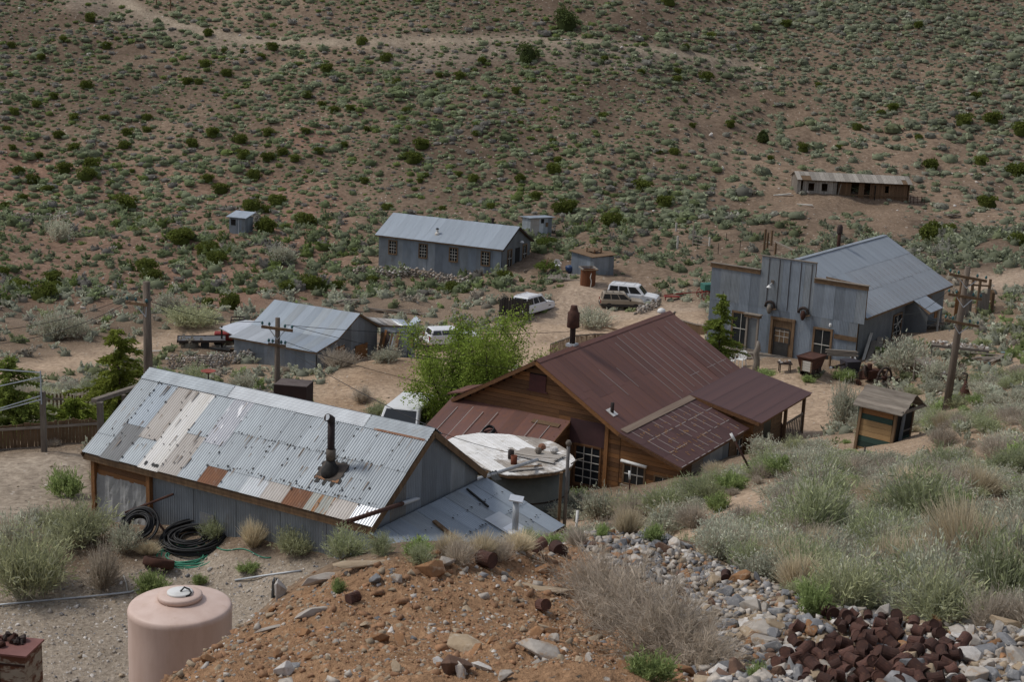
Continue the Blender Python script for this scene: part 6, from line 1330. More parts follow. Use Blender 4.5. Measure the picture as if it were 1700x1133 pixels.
# ---- pink plastic water tank
Zt = 27.6; q = unp(299, 1003, Zt); r_ = pxm(170, Zt)/2; zt = q[2]; zb = h1(q[0], q[1])-.1
T = empty('plastic_tank', (q[0], q[1], zb), 0, 'pale pink plastic water tank with round lid at the foot of the mound', 'water tank')
hb = zt-zb
M_pink = PM('pink_plastic', (.66, .51, .44), (.57, .42, .35), 1.6, .5, 0, (1.5, 1.5, .35), .05, 30, 0, (.50, .36, .26), (.58, .8), 2.2, .35)
prof = [(r_*.97, 0), (r_, .06)]+[(r_*(1 if k % 2 else .992), hb*(.1+.075*k)) for k in range(11)]+[(r_, hb-.16), (r_*1.004, hb-.13), (r_*1.004, hb-.09), (r_*.99, hb-.05), (r_*.975, hb-.025), (r_*.95, hb-.01), (r_*.9, hb+.005), (r_*.7, hb+.045), (r_*.5, hb+.085), (r_*.43, hb+.10)]
MB().lathe(prof, 64).build('body', M_pink, T, True)
ld = MB().lathe([(r_*.43, hb+.12), (r_*.43, hb+.19), (r_*.40, hb+.215), (r_*.26, hb+.22)], 40).build('lid', M_pink, T, True)
MB().lathe([(r_*.25, hb+.215), (r_*.25, hb+.25), (r_*.22, hb+.262), (.01, hb+.265)], 32).build('lid_cap', M_white, ld, True)
MB().tube([(.02, -.05, hb+.27), (.08, .02, hb+.33), (.18, .0, hb+.30), (.23, -.07, hb+.26), (.21, -.14, hb+.24), (.15, -.18, hb+.235)], .018, 6).build('strap', M_black, ld, True)
MB().tube([(r_*.42*math.cos(a), r_*.42*math.sin(a), hb+.135) for a in np.linspace(0, 6.2, 30)], .008, 5).build('seam', M_pink, ld)
MB().box((.28, -r_*.963, hb*.56), (.22, .02, .03), .25).box((.42, -r_*.92, hb*.565), (.08, .02, .03), .4).build('ochre_stain', PM('ochre', (.45, .26, .09), (.5, .33, .15), 6, .8), T)
# ---- rusty steel box with junk on top
q = unp(30, 1082, 21.0); zb = h1(q[0], q[1]); T = empty('steel_box', (q[0]-.32, q[1]+.2, q[2]-1.1), R(-7), 'rusty steel locker with flaking cream paint and junk on top', 'box')
zb2 = zb-(q[2]-1.1)-.1
MB().box((0, 0, (1.07+zb2)/2), (1.0, .55, 1.07-zb2)).build('body', PM('flaking_cream_paint', (.36, .33, .27), (.28, .25, .20), 3, .7, .1, (1, 1, 2.5), .15, 20, 0, (.12, .05, .03), (.48, .56), 2.2), T)
tp = MB().box((0, 0, 1.085), (1.06, .6, .03)).build('lid', PM('maroon_lid', (.22, .10, .085), (.16, .07, .06), 3, .7), T)
MB().box((0, -.283, .93), (1.0, .012, .03)).box((.1, -.283, .5), (.02, .012, .8)).build('trim', M_rust, T)
jk = ('rusty bolt head lying on the steel locker', 'black fitting lying on the steel locker', 'rusty coupling lying on the steel locker', 'dark valve body lying on the steel locker', 'rusty nut lying on the steel locker', 'twisted iron scrap on the steel locker edge')
bl = Matrix.Rotation(R(-7), 3, 'Z')
for i, (x, y) in enumerate(((-.12, .1), (.0, .16), (.12, .1), (.22, .05), (.05, -.08), (.27, .18))):
    m = MB(); s = .045+.012*(i % 3); m.lathe([(s, -.03), (s*1.2, 0), (s*.6, s), (s*.7, s*1.6)], 7).tube([(0, 0, .02), (s*1.4, s*.5, .03), (s*2, 0, .02)], .022, 6)
    o = m.build('metal_fitting', M_rust if i % 2 == 0 else M_dkiron); o.location = Vector((unp(30, 1082, 21.0)[0]-.32, unp(30, 1082, 21.0)[1]+.2, unp(30, 1082, 21.0)[2]-1.1))+bl @ Vector((x, y, 1.13)); o.rotation_euler = (.3*i, .2, i); tag(o, jk[i], 'scrap')
# ---- hoses
def coil(name, px, py, Rm, n, rt, mat, label, zmin=20, squash=.8, hz=.02, seed=1, tilt=0.0, cat='hose', fill=.72):
    rng = np.random.default_rng(seed); g = gp(px, py, zmin); m = MB()
    for k in range(n):
        R1 = Rm*rng.uniform(fill, 1.0); cx, cy = rng.normal(0, .05*Rm, 2); z0 = rt+hz*k
        pts = []
        for a in np.linspace(0, 6.2832, 41):
            x, y = cx+R1*math.cos(a), cy+R1*squash*math.sin(a); zz_ = z0+.03*math.sin(2*a+k)
            pts.append((x, y*math.cos(tilt)-zz_*math.sin(tilt), y*math.sin(tilt)+zz_*math.cos(tilt)+(Rm*squash*math.sin(tilt))))
        m.tube(pts, rt, 6, False)
    o = m.build(name, mat, None, True); gn = Vector((0, 0, 0)); ex = h1(g.x+.5, g.y)-h1(g.x-.5, g.y); ey = h1(g.x, g.y+.5)-h1(g.x, g.y-.5)
    o.location = (g.x, g.y, g.z+.01); o.rotation_euler = (math.atan(ey), -math.atan(ex), 0); return tag(o, label, cat)
coil('black_pipe_coil', 322, 898, pxm(66, 34), 22, .026, M_black, 'flat pile of black poly pipe coils on the terrace', 25, .75, .008, 3, cat='pipe', fill=.3)
coil('black_pipe_coil', 236, 896, pxm(36, 35), 16, .026, M_black, 'upright coil of black poly pipe leaning in the brush', 25, 1.0, .012, 4, .75, cat='pipe', fill=.45)
M_gh = PM('green_hose', (.06, .27, .17), (.05, .22, .14), 6, .45)
coil('garden_hose', 310, 926, pxm(64, 32.5), 9, .021, M_gh, 'loosely coiled green garden hose in front of the black pipe', 25, .62, .006, 6, fill=.5)
m = MB(); pts = []
for t in np.linspace(0, 1, 14):
    g = gp(355+95*t, 908+18*t+4*math.sin(9*t), 25); pts.append(g+Vector((0, 0, .02)))
o = m.tube(pts, .016, 6).build('garden_hose', M_gh, None, True); tag(o, 'straight length of green hose running towards the dry grass', 'hose')
# rusty wheel rim, ground pipes
g = gp(262, 945, 22); o = MB().lathe([(.36, 0), (.40, .02), (.40, .2), (.37, .22), (.33, .2), (.32, .05), (.2, .03), (.05, .04)], 24, cap=False).build('open_drum', M_rust, None, True); o.location = g+Vector((0, 0, .05)); o.rotation_euler = (-.35, .15, 0); tag(o, 'rusty open drum lying on its side below the green hose', 'drum')
def ground_pipe(pp, r_, mat, name, label, cat='pipe', lift=.03, zmin=18):
    pts = [gp(x, y, zmin)+Vector((0, 0, lift)) for x, y in pp]; o = MB().tube(pts, r_, 7).build(name, mat, None, True); return tag(o, label, cat)
ground_pipe([(-20,1009),(70,1000),(140,994),(215,986),(235,981)], .025, G['l'], 'water_pipe', 'thin grey water pipe along the edge of the brush')
ground_pipe([(390,966),(440,958),(470,954),(500,950)], .025, G['l'], 'water_pipe', 'short grey water pipe ending at the mound')
o = ground_pipe([(212,985),(209,970),(205,958)], .02, M_offw, 'stake', 'small pale stake at the pipe joint', 'stake'); 
g = gp(452, 995, 18); o = MB().bar((0, 0, -.2), (.03, .02, .5), .28, .04).bar((.1, .05, -.2), (.1, .06, .52), .05).build('metal_post', PM('grey_bracket', (.12, .125, .13), (.08, .085, .09), 4, .5, .4), None); o.location = g; tag(o, 'grey metal bracket standing at the left foot of the mound', 'bracket')
g = gp(606, 930, 18); o = MB().lathe([(.10, 0), (.13, .05), (.08, .16), (.05, .2)], 9).box((.03, -.05, .2), (.1, .08, .12), .4).build('water_valve', PM('painted_valve', (.4, .4, .4), (.03, .03, .03), 9, .6), None); o.location = g; tag(o, 'black and white hose valve on the slab at the mound top', 'valve')
MB().lathe([(.03, .2), (.05, .24), (.03, .32)], 8).build('valve_wheel', M_rust, o)
# ---- stakes and rods
def stick(p0, p1, Z, r_, mat, name, label, cat, tipm=None, tipf=.25):
    a = Vector(unp(*p0, Z)); b = Vector(unp(*p1, Z)); b.z = min(b.z, h1(b.x, b.y)-.1) if abs(a.x-b.x) < .3 else b.z
    o = MB().tube([b, a], r_, 7).build(name, mat, None, True); tag(o, label, cat)
    if tipm: MB().tube([a, a.lerp(b, tipf)], r_*1.25, 7).build('tip', tipm, o, True)
    return o
g = gp(1254, 797, 30); Zg = float(np.array(g) @ CF)
stick((1213,720), (1256,800), Zg+.3, .035, M_rust, 'rusty_rod', 'leaning rusty rod with white tip beside the lean-to', 'rod', M_white, .16)
g = gp(1046, 845, 30); Zg = float(np.array(g) @ CF); stick((1045,782), (1046,842), Zg, .03, M_rust, 'rusty_post', 'thin rusty post with white top below the small window', 'post', M_white, .22)
g = gp(956, 893, 30); Zg = float(np.array(g) @ CF); stick((959,848), (955,895), Zg, .04, M_white, 'white_stake', 'white stake standing beside the conduit post', 'stake')
g = gp(1434, 766, 30); Zg = float(np.array(g) @ CF); stick((1436,742), (1434,770), Zg, .03, M_dkiron, 'iron_stake', 'short black iron stake before the small green shed', 'stake')
for k, (a, b, m, lb) in enumerate((((1318,795),(1395,791),M_grey2,'silvery log lying on the slope, broken at one end'),((1390,790),(1425,794),M_tim,'dark log lying beside the silvery log'),((1418,806),(1480,806),M_tim,'thin dark board lying on bare earth'),((1345,800),(1425,803),M_grey2,'thin pale pole lying below the silvery log'))):
    p, q = gp(*a, 30), gp(*b, 30); o = MB().tube([p+Vector((0, 0, .07)), (p+q)/2+Vector((0, .02, .09)), q+Vector((0, 0, .06))], [.07, .085, .05] if k < 2 else [.03, .035, .03], 7).build('log', m, None, True); tag(o, lb, 'log')
a, b = shedw(local_hit(SO, SA, 208, 852, y=-3.3)), shedw(local_hit(SO, SA, 288, 821, y=-2.62)); o = MB().tube([Vector(a), Vector(b)], .035, 7).build('rusty_bar', M_rust); tag(o, 'rusty bar leaning across the plastic covered bay of the shed', 'bar')
a, b = shedw(local_hit(SO, SA, 240, 838, y=-2.6)), shedw(local_hit(SO, SA, 275, 885, y=-3.1)); o = MB().tube([Vector(a), Vector(b)], .03, 7).build('rusty_bar', M_rust); tag(o, 'short rusty bar sloping down to the black pipe', 'bar')
# ================================================================ small green shed
ga, gb_, gc = gp(1418, 748, 40), gp(1473, 755, 40), gp(1512, 742, 40)
A_ = ga
T = empty('green_shed', (A_.x, A_.y, A_.z-.1), R(-42), 'small leaning shed of green and bare boards with grey plank roof', 'shed')
w1, d1 = 1.25, 1.15; hs = 1.75
M_gb = PM('faded_green_board', (.03, .055, .042), (.02, .04, .032), 2.5, .85, 0, (1, 3, 8), .2, 16, .25); M_ob = PM('bare_yellow_board', (.33, .215, .10), (.20, .12, .055), 2.5, .85, 0, (1, 3, 8), .2, 16, .2)
sh = R(5)
core = MB().prism([(.05, .05, -.3), (w1-.05, .05, -.3), (w1-.05+.12, .05, hs), (.05+.12, .05, hs)], (0, .03, 0)).build('front_wall', M_dark, T)
for k in range(10):
    z = -.1+k*.19; piece('board', core, (w1/2+.07*(z/hs), .03, z+.09), (w1-.1, .03, .18), (M_ob, M_ob, M_gb, M_gb, M_ob, M_ob, M_ob, M_gb, M_woodx, M_gb)[k])
for x in (.0, w1): MB().bar((x, 0, -.3), (x+.12, 0, hs), .09).build('corner_post', M_tim, T)
sw = MB().prism([(w1+.02, .05, -.3), (w1+.02, d1, -.3), (w1+.14, d1, hs), (w1+.14, .05, hs)], (-.03, 0, 0)).build('side_wall', M_dark, T)
for k in range(5): piece('board', sw, (w1+.05, .16+k*.2 if k < 2 else .2+k*.2, .75 if k < 2 else .25), (.03, .19, 2.0 if k < 2 else 1.0), M_gb, (0, R(4), 0))
for z in (.95, 1.3, 1.62): piece('shelf', sw, (w1+.08, .78, z), (.06, .7, .05), M_grey2)
MB().bar((w1, d1, -.3), (w1+.12, d1, hs), .09).build('corner_post', M_tim, T); MB().bar((w1+.1, .38, .0), (w1+.2, .42, 1.95), .15, .05).build('metal_strip', G['wallb'], T)
MB().box((w1/2, d1, .7), (w1, .04, 2.0)).build('back_wall', M_gb, T); MB().box((.02, d1/2, .7), (.04, d1, 2.0)).build('side_wall', M_gb, T)
rf = empty('roof', (.12, 0, 0)); rf.parent = T
yr_, zr_ = d1/2, hs+.48
for s, y0 in ((-1, -.28), (1, d1+.28)):
    for k in range(6):
        f0, f1 = k/6, (k+1)/6; ya, yb = yr_+(y0-yr_)*f0, yr_+(y0-yr_)*f1; za, zb_ = zr_-(zr_-hs+.06)*f0, zr_-(zr_-hs+.06)*f1
        MB().prism([(-.2, ya, za), (w1+.35, ya, za+.0), (w1+.35+random.uniform(-.03, .03), yb, zb_), (-.2+random.uniform(-.03, .03), yb, zb_)], (0, 0, .028)).build('roof_plank', M_grey2, rf)
MB().prism([(w1+.05, .0, hs), (w1+.05, d1, hs), (w1+.05, yr_, zr_-.06)], (-.03, 0, 0)).build('gable', M_gb, T); MB().bar((w1+.28, -.2, hs+.02), (w1+.28, d1+.2, hs+.02), .05, .1).build('gable_beam', M_grey2, rf)
# ================================================================ vehicles
def M_paint(nm, c, rough=.3): return PM(nm, c, tuple(x*.9 for x in c), 1.5, rough, 0, None, 0, 10, 0, tuple(x*.7+.05 for x in c), (.6, .8), 1.2, .5)
M_carw = M_paint('white_car_paint', (.74, .75, .76)); M_carg = M_paint('champagne_car_paint', (.33, .27, .20)); M_cgl = PM('car_glass', (.015, .018, .02), (.02, .022, .025), 1, .08, spec=.6); M_tyre = PM('tyre', (.018, .018, .018), (.03, .028, .026), 5, .85); M_rim = PM('alloy', (.45, .46, .47), (.35, .36, .37), 4, .35, .6)
M_lampr = PM('red_lamp', (.30, .012, .01), (.25, .01, .01), 3, .3); M_lampw = PM('head_lamp', (.7, .7, .68), (.55, .55, .55), 3, .15)
def hexa(b, t): # two quads (4 pts each, ccw from above)
    return MB().add(list(b)+list(t), [(3, 2, 1, 0), (4, 5, 6, 7), (0, 1, 5, 4), (1, 2, 6, 5), (2, 3, 7, 6), (3, 0, 4, 7)])
def suv(name, loc, rz, label, paint, L=4.8, Wd=1.86, Hh=1.78, rack=True, pickup=False, cat='car', clad=None, sc=.84):
    T = empty(name, loc, rz, label, cat); w = Wd/2; T.scale = (sc,)*3
    low = [(-L/2, .42), (-L/2+.05, .98), (-L/2+.2, 1.02), (L/2-1.35, 1.04), (L/2-.3, .92), (L/2-.04, .80), (L/2, .45), (L/2-.3, .32), (-L/2+.3, .32)]
    b = MB().prism([(x, -w, z) for x, z in low], (0, Wd, 0)).build('body', paint, T, False, .05)
    MB().prism([(x, -w-.012, z) for x, z in ((-L/2+.02, .42), (-L/2+.05, .62), (L/2-.04, .62), (L/2-.02, .42), (L/2-.3, .33), (-L/2+.3, .33))], (0, Wd+.024, 0)).build('cladding', clad or paint, b, False, .02)
    x0, x1 = -L/2+.08, L/2-1.25; xt0, xt1 = -L/2+.28, L/2-2.0
    if pickup: x0 = xt0 = -.35; xt0 = -.25
    z0, z1 = 1.0, Hh; wt = w-.16; wb = w-.03
    cb = hexa([(x0, -wb, z0), (x1, -wb, z0), (x1, wb, z0), (x0, wb, z0)], [(xt0, -wt, z1), (xt1, -wt, z1), (xt1, wt, z1), (xt0, wt, z1)]).build('cabin', paint, T, False, .05)
    def P_(u, v, s): # point on cabin side
        xa, xb = x0+(xt0-x0)*v, x1+(xt1-x1)*v; return (xa+(xb-xa)*u, s*(wb+(wt-wb)*v+.012), z0+(z1-z0)*v)
    us = ((.05, .30), (.335, .60), (.635, .93)) if not pickup else ((.08, .45), (.5, .92))
    for s in (-1, 1):
        for a, c_ in us:
            q = [P_(a, .14, s), P_(c_, .14, s), P_(c_-(.05 if c_ > .9 else 0), .86, s), P_(a, .86, s)]
            MB().prism(q, (0, -s*.03, 0)).build('side_window', M_cgl, cb)
        MB().box((x1-.25, s*(w+.09), 1.06), (.14, .2, .16)).build('mirror', M_dkiron if paint is not M_carw else paint, cb, False, .02)
    def Q_(u, v, xx0, xx1, d): return (xx0+(xx1-xx0)*v+d, (-1+2*u)*(wb+(wt-wb)*v), z0+(z1-z0)*v)
    MB().prism([Q_(.06, .1, x1, xt1, .012), Q_(.94, .1, x1, xt1, .012), Q_(.92, .9, x1, xt1, .012), Q_(.08, .9, x1, xt1, .012)], (-.03, 0, 0)).build('windscreen', M_cgl, cb)
    MB().prism([Q_(.08, .12, x0, xt0, -.012), Q_(.92, .12, x0, xt0, -.012), Q_(.9, .85, x0, xt0, -.012), Q_(.1, .85, x0, xt0, -.012)], (.03, 0, 0)).build('rear_window', M_cgl, cb)
    if rack:
        r_ = MB()
        for s in (-1, 1): r_.bar((xt0+.1, s*(wt-.1), z1+.06), (xt1-.2, s*(wt-.1), z1+.06), .04)
        for k in range(3): r_.bar((xt0+.3+k*(xt1-xt0-.8)/2, -wt+.1, z1+.07), (xt0+.3+k*(xt1-xt0-.8)/2, wt-.1, z1+.07), .035)
        r_.build('roof_rack', paint if paint is M_carw else M_dkiron, cb)
    for s in (-1, 1):
        MB().box((-L/2+.01, s*(w-.12), .82), (.06, .16, .34)).build('tail_lamp', M_lampr, b); MB().box((L/2-.10, s*(w-.25), .74), (.1, .36, .16)).build('headlight', M_lampw, b)
        for x in (-L/2+.85, L/2-.92):
            wh = MB().lathe([(.22, -.11), (.34, -.11), (.37, -.06), (.37, .06), (.34, .11), (.22, .11)], 20).build('wheel', M_tyre, T, True, 0, (x, s*(w-.1), .36), (math.pi/2, 0, 0)); MB().lathe([(.02, -.02), (.06, -.115*1), (.21, -.09), (.23, -.115), (.23, .11), (.05, .1)], 14).build('rim', M_rim, wh)
    MB().box((L/2-.02, 0, .48), (.12, Wd-.1, .2)).build('bumper', clad or paint, b, False, .03); MB().box((-L/2, 0, .50), (.12, Wd-.1, .2)).build('bumper', clad or paint, b, False, .03); MB().box((-L/2-.03, 0, .75), (.02, .5, .14)).build('number_plate', M_offw, b)
    return T
def face(px, py, zmin=60): return gp(px, py, zmin)
g = gp(884, 520, 80); suv('white_suv', g, R(58), 'white station wagon parked behind a dark slatted crate', M_carw, 4.6, 1.8, 1.72)
g = gp(1050, 503, 80); suv('white_suv', g, R(-14), 'long white wagon parked behind the champagne car', M_carw, 5.2, 1.95, 1.85, sc=.76)
g = gp(1032, 513, 80); suv('tan_suv', g, R(2), 'champagne coloured car parked in front of the long white wagon', M_carg, 4.4, 1.75, 1.66, clad=PM('dark_cladding', (.05, .045, .04), (.04, .035, .03), 3, .7), sc=.76)
q = unp(672, 720, 65); g = Vector((q[0], q[1], h1(q[0], q[1]))); suv('white_truck', g, R(-103), 'white truck parked between the corrugated shed and the leafy tree', M_carw, 5.0, 1.95, 1.9, False, cat='truck', sc=1.0)
g = gp(752, 574, 70); suv('white_car', g, R(20), 'white car almost hidden behind the leafy tree by the barn', M_carw, 4.3, 1.75, 1.45, False)
# ---- dark slatted crate / cart bed before the wagon
M_dkw = PM('dark_old_wood', (.06, .05, .042), (.03, .026, .022), 3, .9, 0, (5, 5, .8), .3, 14, .3)
g = gp(853, 530, 80); T = empty('slatted_crate', g, R(-14), 'dark open crate of upright slats standing on skids', 'crate')
for k in range(10):
    piece('slat', T, (-.85+k*.19, -.55, .75+.08*(k % 3)), (.13, .03, 1.35), M_dkw, (0, random.uniform(-.03, .03), 0)); piece('slat', T, (-.85+k*.19, .65, .75), (.13, .03, 1.3), M_dkw)
for k in range(6):
    for x in (-.95, .95): piece('slat', T, (x, -.5+k*.21, .75), (.03, .14, 1.3), M_dkw)
for z in (.3, 1.0): piece('rail', T, (0, -.52, z), (2.0, .04, .1), M_dkw)
MB().box((0, .05, .25), (2.1, 1.4, .2)).build('bed', M_dkiron, T)
# ---- green wagon with red wheels
g = gp(1172, 497, 80); T = empty('farm_wagon', g, R(15), 'old farm wagon with green box and red wheels left of the false front', 'wagon')
MB().box((.3, 0, .95), (1.3, .9, .5)).build('box', PM('green_paint', (.045, .16, .12), (.035, .11, .09), 3, .7), T, False, .02); MR_ = PM('red_paint', (.27, .03, .025), (.18, .025, .02), 4, .7)
for x in (-.2, .8):
    for y in (-.55, .55):
        m = MB().tube([(.36*math.cos(a), 0, .36*math.sin(a)) for a in np.linspace(0, 6.2832, 21)], .03, 6, False)
        for k in range(8): m.bar((0, 0, 0), (.35*math.cos(.785*k), 0, .35*math.sin(.785*k)), .03)
        m.build('wheel', MR_, T, loc=(x, y, .38))
MB().bar((-.4, 0, .55), (-2.4, .1, .42), .06).box((.3, 0, .6), (1.3, .12, .12)).build('pole', MR_, T); MB().box((1.15, 0, .42), (.35, .7, .3)).build('footboard', MR_, T)
g = gp(1115, 499, 80); o = MB().box((0, 0, .3), (1.2, .4, .06)).bar((-.5, 0, 0), (-.5, 0, .3), .06).bar((.5, 0, 0), (.5, 0, .3), .06).bar((-.6, 0, .42), (.9, .05, .5), .06).build('red_bench', MR_); o.location = g; o.rotation_euler = (0, 0, R(10)); tag(o, 'low red iron bench beside the wagon pole', 'bench')
# ---- black machine and red seat at the barn's left end, trailer
g = gp(376, 572, 70); T = empty('small_tractor', g, R(10), 'black framed small tractor with red body beside the barn', 'tractor')
MB().box((0, 0, .55), (1.5, .7, .5)).build('body', MR_, T, False, .05); c_ = MB()
for y in (-.45, .45): c_.bar((.2, y, .6), (.3, y, 1.7), .07).bar((1.2, y, .6), (1.1, y, 1.7), .07).bar((.3, y, 1.7), (1.1, y, 1.7), .07)
c_.bar((.3, -.45, 1.7), (.3, .45, 1.7), .07).bar((1.1, -.45, 1.7), (1.1, .45, 1.7), .07).build('roll_cage', M_dkiron, T); MB().box((.8, 0, 1.15), (.06, .8, 1.0)).build('screen', M_dark, T)
for x, r_ in ((-.5, .28), (.8, .42)):
    for y in (-.5, .5): MB().lathe([(.1, -.1), (r_, -.1), (r_, .1), (.1, .1)], 16).build('wheel', M_tyre, T, False, 0, (x, y, r_), (math.pi/2, 0, 0))
g = gp(335, 576, 70); T = empty('flat_trailer', g, R(12), 'flat grey trailer with black frame beside the dirt track', 'trailer'); piece('deck', T, (0, 0, .5), (2.9, 1.4, .06), PM('trailer_deck', (.12, .125, .13), (.09, .09, .095), 2, .7))
for y in (-.72, .72): piece('side_rail', T, (0, y, .5), (2.95, .06, .14), M_dkiron)
piece('end_rail', T, (-1.47, 0, .5), (.06, 1.5, .14), M_dkiron)
for y in (-.6, .6): MB().lathe([(.08, -.08), (.27, -.08), (.27, .08), (.08, .08)], 14).build('wheel', M_tyre, T, False, 0, (.2, y, .27), (math.pi/2, 0, 0))
# ---- rusty dark box behind the shed, fire bowl
q = unp(483, 668, 58); T = empty('rusty_bin', (q[0], q[1], h1(q[0], q[1])), R(-8), 'dark rusty steel bin with pale top behind the shed ridge', 'bin'); zt_ = unp(483, 634, 58)[2]-h1(q[0], q[1])
hexa([(-.75, -.5, 0), (.75, -.5, 0), (.75, .5, 0), (-.75, .5, 0)], [(-.55, -.5, zt_), (.78, -.5, zt_), (.78, .5, zt_), (-.55, .5, zt_)]).build('body', PM('dark_rust', (.045, .024, .02), (.03, .018, .016), 2, .85), T); MB().box((.12, 0, zt_+.015), (1.35, 1.02, .03)).build('top', PM('dusty_lid', (.13, .105, .095), (.08, .06, .055), 3, .8), T); MB().box((-.68, -.1, zt_*.5), (.12, .7, zt_*.6), 0, 0, .1).build('opening', M_dark, T)
q = unp(346, 634, 62); zg_ = h1(q[0], q[1]); zt_ = unp(346, 615, 62)[2]; T = empty('fire_bowl', (q[0], q[1], zg_), 0, 'shallow red fire bowl on a thin stand', 'bowl'); MB().lathe([(.05, zt_-zg_-.12), (.33, zt_-zg_), (.31, zt_-zg_), (.04, zt_-zg_-.08)], 20).build('bowl', PM('red_bowl', (.30, .07, .045), (.2, .05, .035), 4, .7), T, True); MB().tube([(0, 0, 0), (0, 0, zt_-zg_-.1)], .03, 6).build('stand', M_dkiron, T)
# ================================================================ utility poles and wires
M_ins = PM('glass_insulator', (.04, .12, .12), (.03, .09, .1), 4, .2)
def pole(px0, py0, px1, Z, r_, label, arms, lean=True):
    top = Vector(unp(px0, py0, Z)); q = unp(px1, py0+200, Z); b = Vector((unp(px1, py0, Z)[0]*.35+top.x*.65, top.y, 0)); b.z = h1(b.x, b.y)-.3
    T = empty('utility_pole', (b.x, b.y, b.z+.3), 0, label, 'pole'); t = top-T.location; MB().tube([(0, 0, -.3), tuple(t*.5), tuple(t)], [r_*1.15, r_, r_*.8], 12).build('shaft', M_pole, T, True); ends = []
    for f, l0, l1, az, dz in arms:
        c0 = t*f+Vector((0, -r_*.95, 0)); d = Vector((math.cos(R(az)), math.sin(R(az)), dz)); a = MB().bar(c0-d*l0, c0+d*l1, .09, .11).build('crossarm', M_tim, T)
        for s in ((-l0*.95, -l0*.5, l1*.5, l1*.95)):
            p = c0+d*s; MB().tube([p, p+Vector((0, 0, .14))], .012, 5).build('pin', M_dkiron, a); MB().lathe([(.04, .10), (.055, .13), (.045, .19), (.02, .23)], 8, tuple(p)).build('insulator', M_ins, a, True); ends.append(T.location+p+Vector((0, 0, .2)))
        if l0 > .4: MB().bar(c0-d*l0*.55, t*f+Vector((0, -r_, -.45)), .03).bar(c0+d*l1*.55, t*f+Vector((0, -r_, -.45)), .03).build('brace', G['l'], T)
    return T, ends
p1, e1 = pole(243, 468, 247, 53, .17, 'thick bare utility pole rising behind the left end of the shed', [(.86, .85, .05, -20, 0)]); MB().tube([(0, 0, 0), (0, 0, 0)], .01, 4)
tt = p1.location; MB().lathe([(.185, 1.9), (.185, 1.98)], 12, cap=False).lathe([(.185, 2.2), (.185, 2.28)], 12, cap=False).lathe([(.183, 2.5), (.183, 2.58)], 12, cap=False).build('band', M_black, p1)
p2, e2 = pole(461, 528, 459, 58, .12, 'slimmer utility pole with two crossarms behind the shed ridge', [(.92, .65, .65, -8, -.06), (.79, .36, .36, -8, -.06)])
p3, e3 = pole(1607, 443, 1580, 60, .15, 'leaning utility pole with three crossarms on the slope', [(.93, .8, .85, 6, -.16), (.80, .72, .75, 6, -.13), (.62, .7, .8, 6, -.16)])
# this pole leans: rebuild its foot on the slope
def wire(a, b, sag, label, r_=.011):
    a, b = Vector(a), Vector(b); pts = [a.lerp(b, t)-Vector((0, 0, sag*4*t*(1-t))) for t in np.linspace(0, 1, 17)]; o = MB().tube(pts, r_, 5).build('overhead_wire', M_black); return tag(o, label, 'wire')
def far(px, py, Z): return unp(px, py, Z)
wire(e1[0], far(-60, 552, 48), .3, 'upper wire running from the thick pole to the left'); wire(e1[1], far(-60, 576, 47), .4, 'lower wire running from the thick pole to the left'); wire(e1[2], e2[0], .25, 'wire between the thick pole and the slimmer pole')
wire(e2[3], far(900, 618, 61), .25, 'upper wire from the slimmer pole to the brown house'); wire(e2[2], far(985, 548, 66), .3, 'wire from the slimmer pole above the barn roof'); wire(e2[5], shedw((9.9, 0, 4.1)), .15, 'wire from the slimmer pole down to the shed gable'); wire(e2[7], brw((.1, 3.6, 2.6)), .2, 'lower wire from the slimmer pole to the brown house gable')
wire(shedw((9.9, 0, 4.05)), tkw(925, 762, .3), .15, 'thin wire from the shed gable across the tank roof', .008); wire(e3[9], frw((7.5, -4.2, 2.3)), .5, 'slack wire from the leaning pole to the side porch'); wire(e3[4], frw((5.2, -3.7, 1.9)), .5, 'slack wire from the leaning pole to the side window'); wire(brw((CHX, .15, 5.4)), far(1010, 516, 88), .2, 'thin wire from the brown house chimney towards the parked cars', .008)
# ================================================================ fences, stone walls
def picket(name, p0, p1, zmin, Hh, wd, gap, label, rails=(.85,), mat=M_grey, rail_mat=M_grey2, jit=.05, post=True):
    a, b = gp(*p0, zmin), gp(*p1, zmin); L = (b-a).to_2d().length; an = math.atan2(b.y-a.y, b.x-a.x); T = empty(name, a, an, label, 'fence'); n = int(L/(wd+gap)); d = (b-a).to_2d()/L
    def zg(x): return h1(a.x+d.x*x, a.y+d.y*x)-a.z
    for k in range(n):
        x = (k+.5)*(wd+gap); hh_ = Hh*random.uniform(1-jit, 1+jit); piece('picket', T, (x, 0, zg(x)+hh_/2-.08), (wd, .03, hh_+.1), mat, (random.uniform(-.02, .02), random.uniform(-.035, .035), 0))
    for f in rails:
        ns = max(1, int(L/2.5))
        for k in range(ns):
            xa, xb = L*k/ns, L*(k+1)/ns; MB().bar((xa, -.045, zg(xa)+Hh*f), (xb, -.045, zg(xb)+Hh*f), .05, .08).build('rail', rail_mat, T)
            if post: MB().bar((xb, .06, zg(xb)-.3), (xb, .06, zg(xb)+Hh*1.05), .09).build('post', M_grey, T)
    return T
picket('picket_fence', (-30,752), (172,738), 30, .86, .10, .012, 'tight weathered picket fence along the yard beside the shed', (.88, .05), M_tim); picket('picket_fence', (66,690), (172,694), 35, .95, .075, .075, 'open picket fence with gaps behind the yard fence', (.75,), M_tim)
picket('picket_fence', (912,592), (1120,536), 62, .75, .07, .07, 'low picket fence with pale top rail behind the brown house', (1.0,), M_tim); picket('picket_fence', (1128,548), (1185,560), 62, .7, .07, .06, 'short fence with pale rail between brown house and spruce', (1.0,), M_tim)
